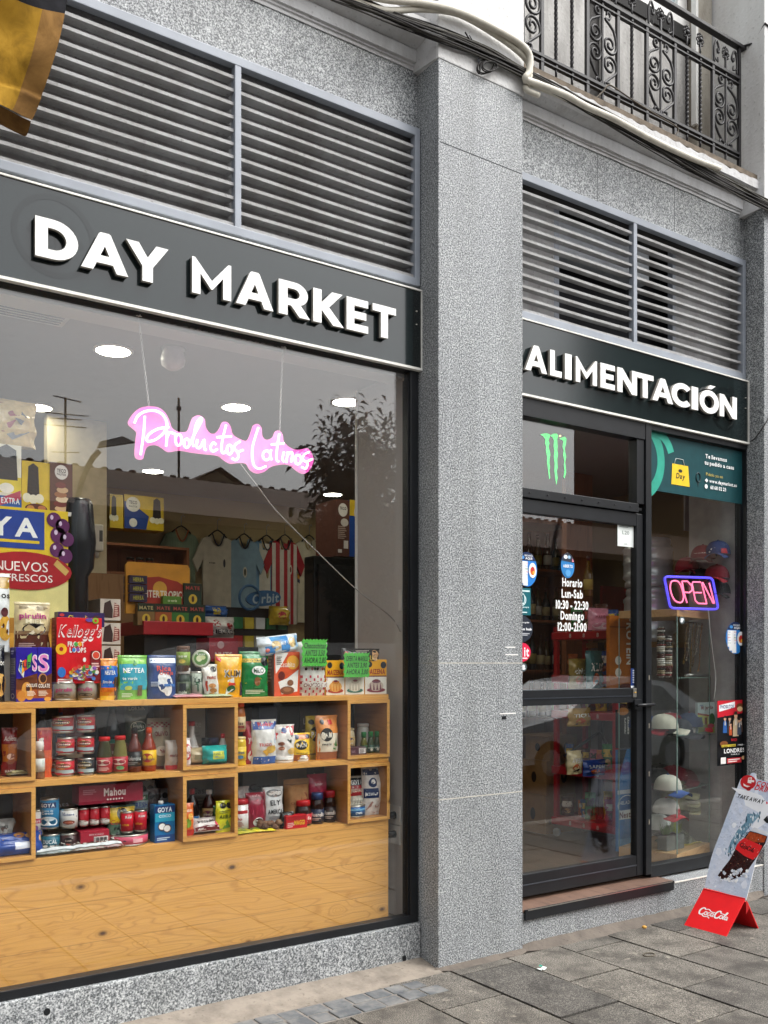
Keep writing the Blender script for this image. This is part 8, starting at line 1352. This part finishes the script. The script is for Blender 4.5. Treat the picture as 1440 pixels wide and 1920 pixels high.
sticker('round_sticker', 'crimson round sticker with white letters just above the small grey one', 'sticker', (962, 1205, 995, 1241), 'd81f48', 'o', [('t', 'just', .26, .55, .4, .4, 'f6eef0'), ('t', 'it', .76, .55, .28, .5, 'f6eef0'), ('r', .3, .16, .8, .22, 'f6eef0')])
sticker('round_sticker', 'small grey round sticker lowest on the door glass', 'sticker', (975, 1243, 988, 1259), '4f5a5c', 'o', [('d', .5, .62, .22, .18, 'e4e8e8'), ('d', .5, .34, .28, .16, 'e4e8e8')]); sticker('round_sticker', 'small grey round sticker on the side window beside the necklaces', 'sticker', (1274, 1156, 1284, 1170), '4f5a5c', 'o', [('d', .5, .6, .3, .2, 'e4e8e8'), ('d', .4, .34, .24, .16, 'e4e8e8')])
sticker('paper_notice', 'white paper notice marked L20 at the upper right of the door glass', 'notice', (1158, 981, 1188, 1025), 'e4eae6', 'r', [('b', .1, .8, .9, .9, 2, '9aa4a2'), ('t', 'L20', .5, .6, .42, .16, '55605e', 'R'), ('t', 'ok', .5, .12, .2, .06, '9aa4a2')])
sticker('strip_sticker', 'narrow navy and white vertical sticker at the door edge', 'sticker', (1183, 1253, 1193, 1296), '1d3a78', 'r', [('r', .0, 0, 1, .24, 'e9ecee'), ('t', 'i', .5, .12, .2, .12, '3a4a6a'), ('b', .3, .34, .7, .95, 6, 'd9e0ea')])
ab = sticker('hanging_sign', 'small hanging oval sign reading ABIERTO under a clear suction cup', 'sign', (1052, 1037, 1077, 1084), '2f7fc0', 'o', [('p', [(.5 + .5 * math.cos(rad(q)), .5 + .5 * math.sin(rad(q))) for q in range(14, 167, 12)], '2a3140'), ('d', .34, .84, .14, .08, 'eef2f4'), ('d', .6, .84, .1, .07, '9ac0dc'), ('p', [(.8, .66), (.96, .66), (.84, .8)], 'e08a9a'), ('t', 'ABIERTO', .5, .48, .72, .12, 'eef4f8'), ('d', .5, .2, .2, .14, '5a9ed4')], y=GY - .004)
m = MB(); m.lathe([(.002, -.004), (.014, 0), (.016, .003)], CLEAR, 14, (.005, .008, .148)); m.tube([(.004, .006, .148), (-.004, .004, .12), (.002, .002, .10), (0, .001, .085)], .0016, mat('c9c6be', .4), 5); tag(m.build('suction_hook', ab))
hl = thing('hours_lettering', 'white opening hours lettering on the door glass', 'lettering', onY(1073, 1182, GY)); m = MB(); m_ = mat('f3f3f0', .4); fr = flat((0, 0, 0), (1, 0, 0), (0, 0, 1))
for s_, py, w_ in (('Horario', 1092, .165), ('Lun-Sab', 1113, .175), ('10:30 - 22:30', 1134, .268), ('Domingo', 1154, .192), ('12:00-21:00', 1175, .238)): put_text(m, fr, s_, .0, onY(1073, py, GY).z - onY(1073, 1182, GY).z, w_, .050, m_, .0006)
tag(m.build('letters', hl))
# green claw mark in the transom (lit sign)
GR = emit('1be860', .45, '20d858'); cw = thing('claw_sign', 'glowing green triple claw mark in the glass above the door', 'lit sign', (0, 0, 0)); kx_, ky_ = 1440 / 280, 1646 / 320
def cl_(pts, y): return [(lambda p: (p.x, p.z))(onY(960 + a / kx_, 740 + b / ky_, y)) for a, b in pts]
CL = [[(272, 384), (300, 376), (335, 372), (365, 382), (368, 400), (352, 440), (362, 470), (352, 500), (364, 545), (370, 580), (362, 610), (360, 660), (366, 690), (360, 730), (368, 800), (360, 815), (348, 720), (338, 640), (340, 600), (328, 540), (330, 500), (320, 470), (322, 430), (300, 400)],
      [(368, 395), (395, 378), (430, 374), (446, 392), (436, 430), (440, 500), (436, 540), (444, 570), (436, 620), (440, 700), (432, 740), (440, 800), (428, 870), (418, 800), (410, 730), (412, 660), (404, 600), (410, 540), (402, 500), (405, 440), (390, 410)], [(452, 428), (485, 412), (510, 404), (526, 425), (520, 480), (508, 520), (514, 560), (522, 600), (512, 650), (518, 700), (522, 750), (506, 810), (498, 790), (508, 730), (500, 680), (506, 640), (494, 580), (500, 540), (488, 500), (496, 450), (478, 432)]]
fr_xz = lambda y: (lambda a, b, l: Vector((a, y - l, b)))
for c_ in CL: m = MB(); m.prism(cl_(c_, DY + .07), fr_xz(DY + .07), -.012, 0, GR, mat('0f3a1e', .5)); tag(m.build('claw', cw))
m = MB(); m.lathe([(.006, -.004), (.006, .004)], emit('ffd48a', .8), 10, (lambda q: Vector((q[0], DY + .066, q[1])))(cl_([(464, 398)], DY + .066)[0])); tag(m.build('led', cw))
# delivery poster
dp = sticker('delivery_poster', 'dark teal delivery poster with a yellow bag across the top of the side window', 'poster', (1217, 829, 1396, 932), '17454a', 'r', [], y=DY + .021); o_ = dp.location; Wp = onY(1396, 932, DY + .021).x - onY(1217, 932, DY + .021).x; m = MB(); fr = flat((-Wp / 2, 0, 0), (1, 0, 0), (0, 0, 1)); Hp = onY(1306.5, 829, DY + .021).z - o_.z
def ringp(cx, cy_, r0, r1, a0, a1, c, l):
    n = 24; pts = [(cx + r1 * math.cos(rad(a0 + (a1 - a0) * i / n)), cy_ + r1 * math.sin(rad(a0 + (a1 - a0) * i / n))) for i in range(n + 1)] + [(cx + r0 * math.cos(rad(a1 - (a1 - a0) * i / n)), cy_ + r0 * math.sin(rad(a1 - (a1 - a0) * i / n))) for i in range(n + 1)]
    m.prism([(a * Wp, b * Wp) for a, b in pts], fr, 0, l, mat(c, .4))
h_ = Hp / Wp
ringp(-.12, h_ * .52, .20, .27, -58, 52, '2f9c86', .0008); tag(m.build('swirl_print', dp)); m = MB(); ringp(.05, h_ * .55, .145, .205, 20, 128, '3aab94', .0011); tag(m.build('swirl_print', dp)); m = MB()
art(m, fr, Wp, Hp, [('p', [(.215, .16), (.40, .16), (.385, .53), (.225, .53)], 'e8c226'), ('t', 'Day', .305, .33, .09, .10, '2a2a22', 'B', .2), ('d', .305, .42, .02, .03, '2a2a22'), ('t', 'Te llevamos', .68, .78, .23, .075, 'f2f4f2'), ('t', 'tu pedido a casa', .715, .66, .32, .075, 'f2f4f2'), ('t', 'Pidelo ya en', .66, .45, .18, .06, 'c9b45a', 'R'), ('t', 'www.daymarket.es', .755, .335, .30, .065, 'f2f4f2'), ('t', '611 68 02 23', .70, .22, .17, .065, 'f2f4f2'), ('d', .57, .22, .016, .04, 'f2f4f2'), ('p', [(.555, .33), (.575, .37), (.59, .33), (.575, .29)], 'f2f4f2')], .0022)
tag(m.build('lettering', dp)); m = MB(); m.tube([(.245 * Wp - Wp / 2 + Wp * 0, -.003, .53 * Hp), (.26 * Wp - Wp / 2, -.003, .63 * Hp), (.33 * Wp - Wp / 2, -.003, .63 * Hp), (.345 * Wp - Wp / 2, -.003, .53 * Hp)], .0022, mat('d9e0da', .5), 5)
tag(m.build('bag_handle', dp)); m = MB(); m.tube([(.49 * Wp - Wp / 2 + .022 * math.cos(q * .4), -.002, .36 * Hp + .03 * math.sin(q * .4)) for q in range(16)], .004, mat('0e2e32', .5), 5, closed=True); m.prism([(.475 * Wp, .30 * Hp), (.49 * Wp, .18 * Hp), (.505 * Wp, .30 * Hp)], fr, 0, .0012, mat('0e2e32', .5)); tag(m.build('map_pin', dp))
def fig(x, y, h, top, skin='c9987a'): w_ = h * .40; return [('p', [(x - w_ * .7, y), (x + w_ * .7, y), (x + w_ * .6, y + h * .6), (x + w_ * .3, y + h * .74), (x - w_ * .3, y + h * .74), (x - w_ * .6, y + h * .6)], top), ('d', x, y + h * .86, w_ * .42, h * .14, skin), ('p', [(x - w_ * .42, y + h * .88), (x + w_ * .42, y + h * .88), (x + w_ * .3, y + h * 1.02), (x - w_ * .3, y + h * 1.02)], '2a1d18'), ('p', [(x - w_ * .2, y + h * .45), (x + w_ * .2, y + h * .45), (x + w_ * .1, y + h * .72), (x - w_ * .1, y + h * .72)], 'c9c0b4')]
sticker('film_poster', 'black and red prize poster reading LONDRES on the side window', 'poster', (1345, 1313, 1397, 1434), '131417', 'r', [('r', 0, .80, 1, 1, 'c2182a'), ('p', [(0, .80), (1, .88), (1, .8), (0, .74)], 'c2182a'), ('p', [(.06, .83), (.62, .89), (.62, .98), (.06, .93)], 'eef0f2'), ('t', 'PHOSKITOS', .34, .905, .48, .055, '23346a', 'B', 0), ('d', .8, .90, .13, .05, '6a3a1c'), ('d', .8, .86, .1, .04, 'd9b88a')] + fig(.26, .50, .26, '2a5a9a') + fig(.42, .48, .28, '3a3a40') + fig(.82, .50, .24, '4a3a34') + fig(.44, .46, .20, 'b5522a') + fig(.62, .44, .38, 'b5a284') + fig(.74, .46, .26, '3f4a5a') +
        [('t', 'RED', .55, .39, .2, .04, 'b01824'), ('d', .18, .34, .14, .04, '7a4a24'), ('r', .1, .285, .6, .32, 'd9c23a'), ('t', 'PUEDES GANAR', .35, .30, .46, .022, '2a2418'), ('t', '1 VIAJE A', .8, .305, .24, .022, 'eeeeec'), ('t', 'LONDRES', .55, .225, .74, .065, 'f2f2f0'), ('t', 'PARA 4', .58, .165, .3, .02, 'e4e4e2'), ('r', .28, .03, .80, .11, 'b81c28'), ('b', .32, .04, .78, .10, 2, 'e9dcd8'), ('r', .06, .03, .24, .13, 'e6e4e0'), ('d', .88, .10, .08, .03, 'b5946a')], y=DY + .0195)
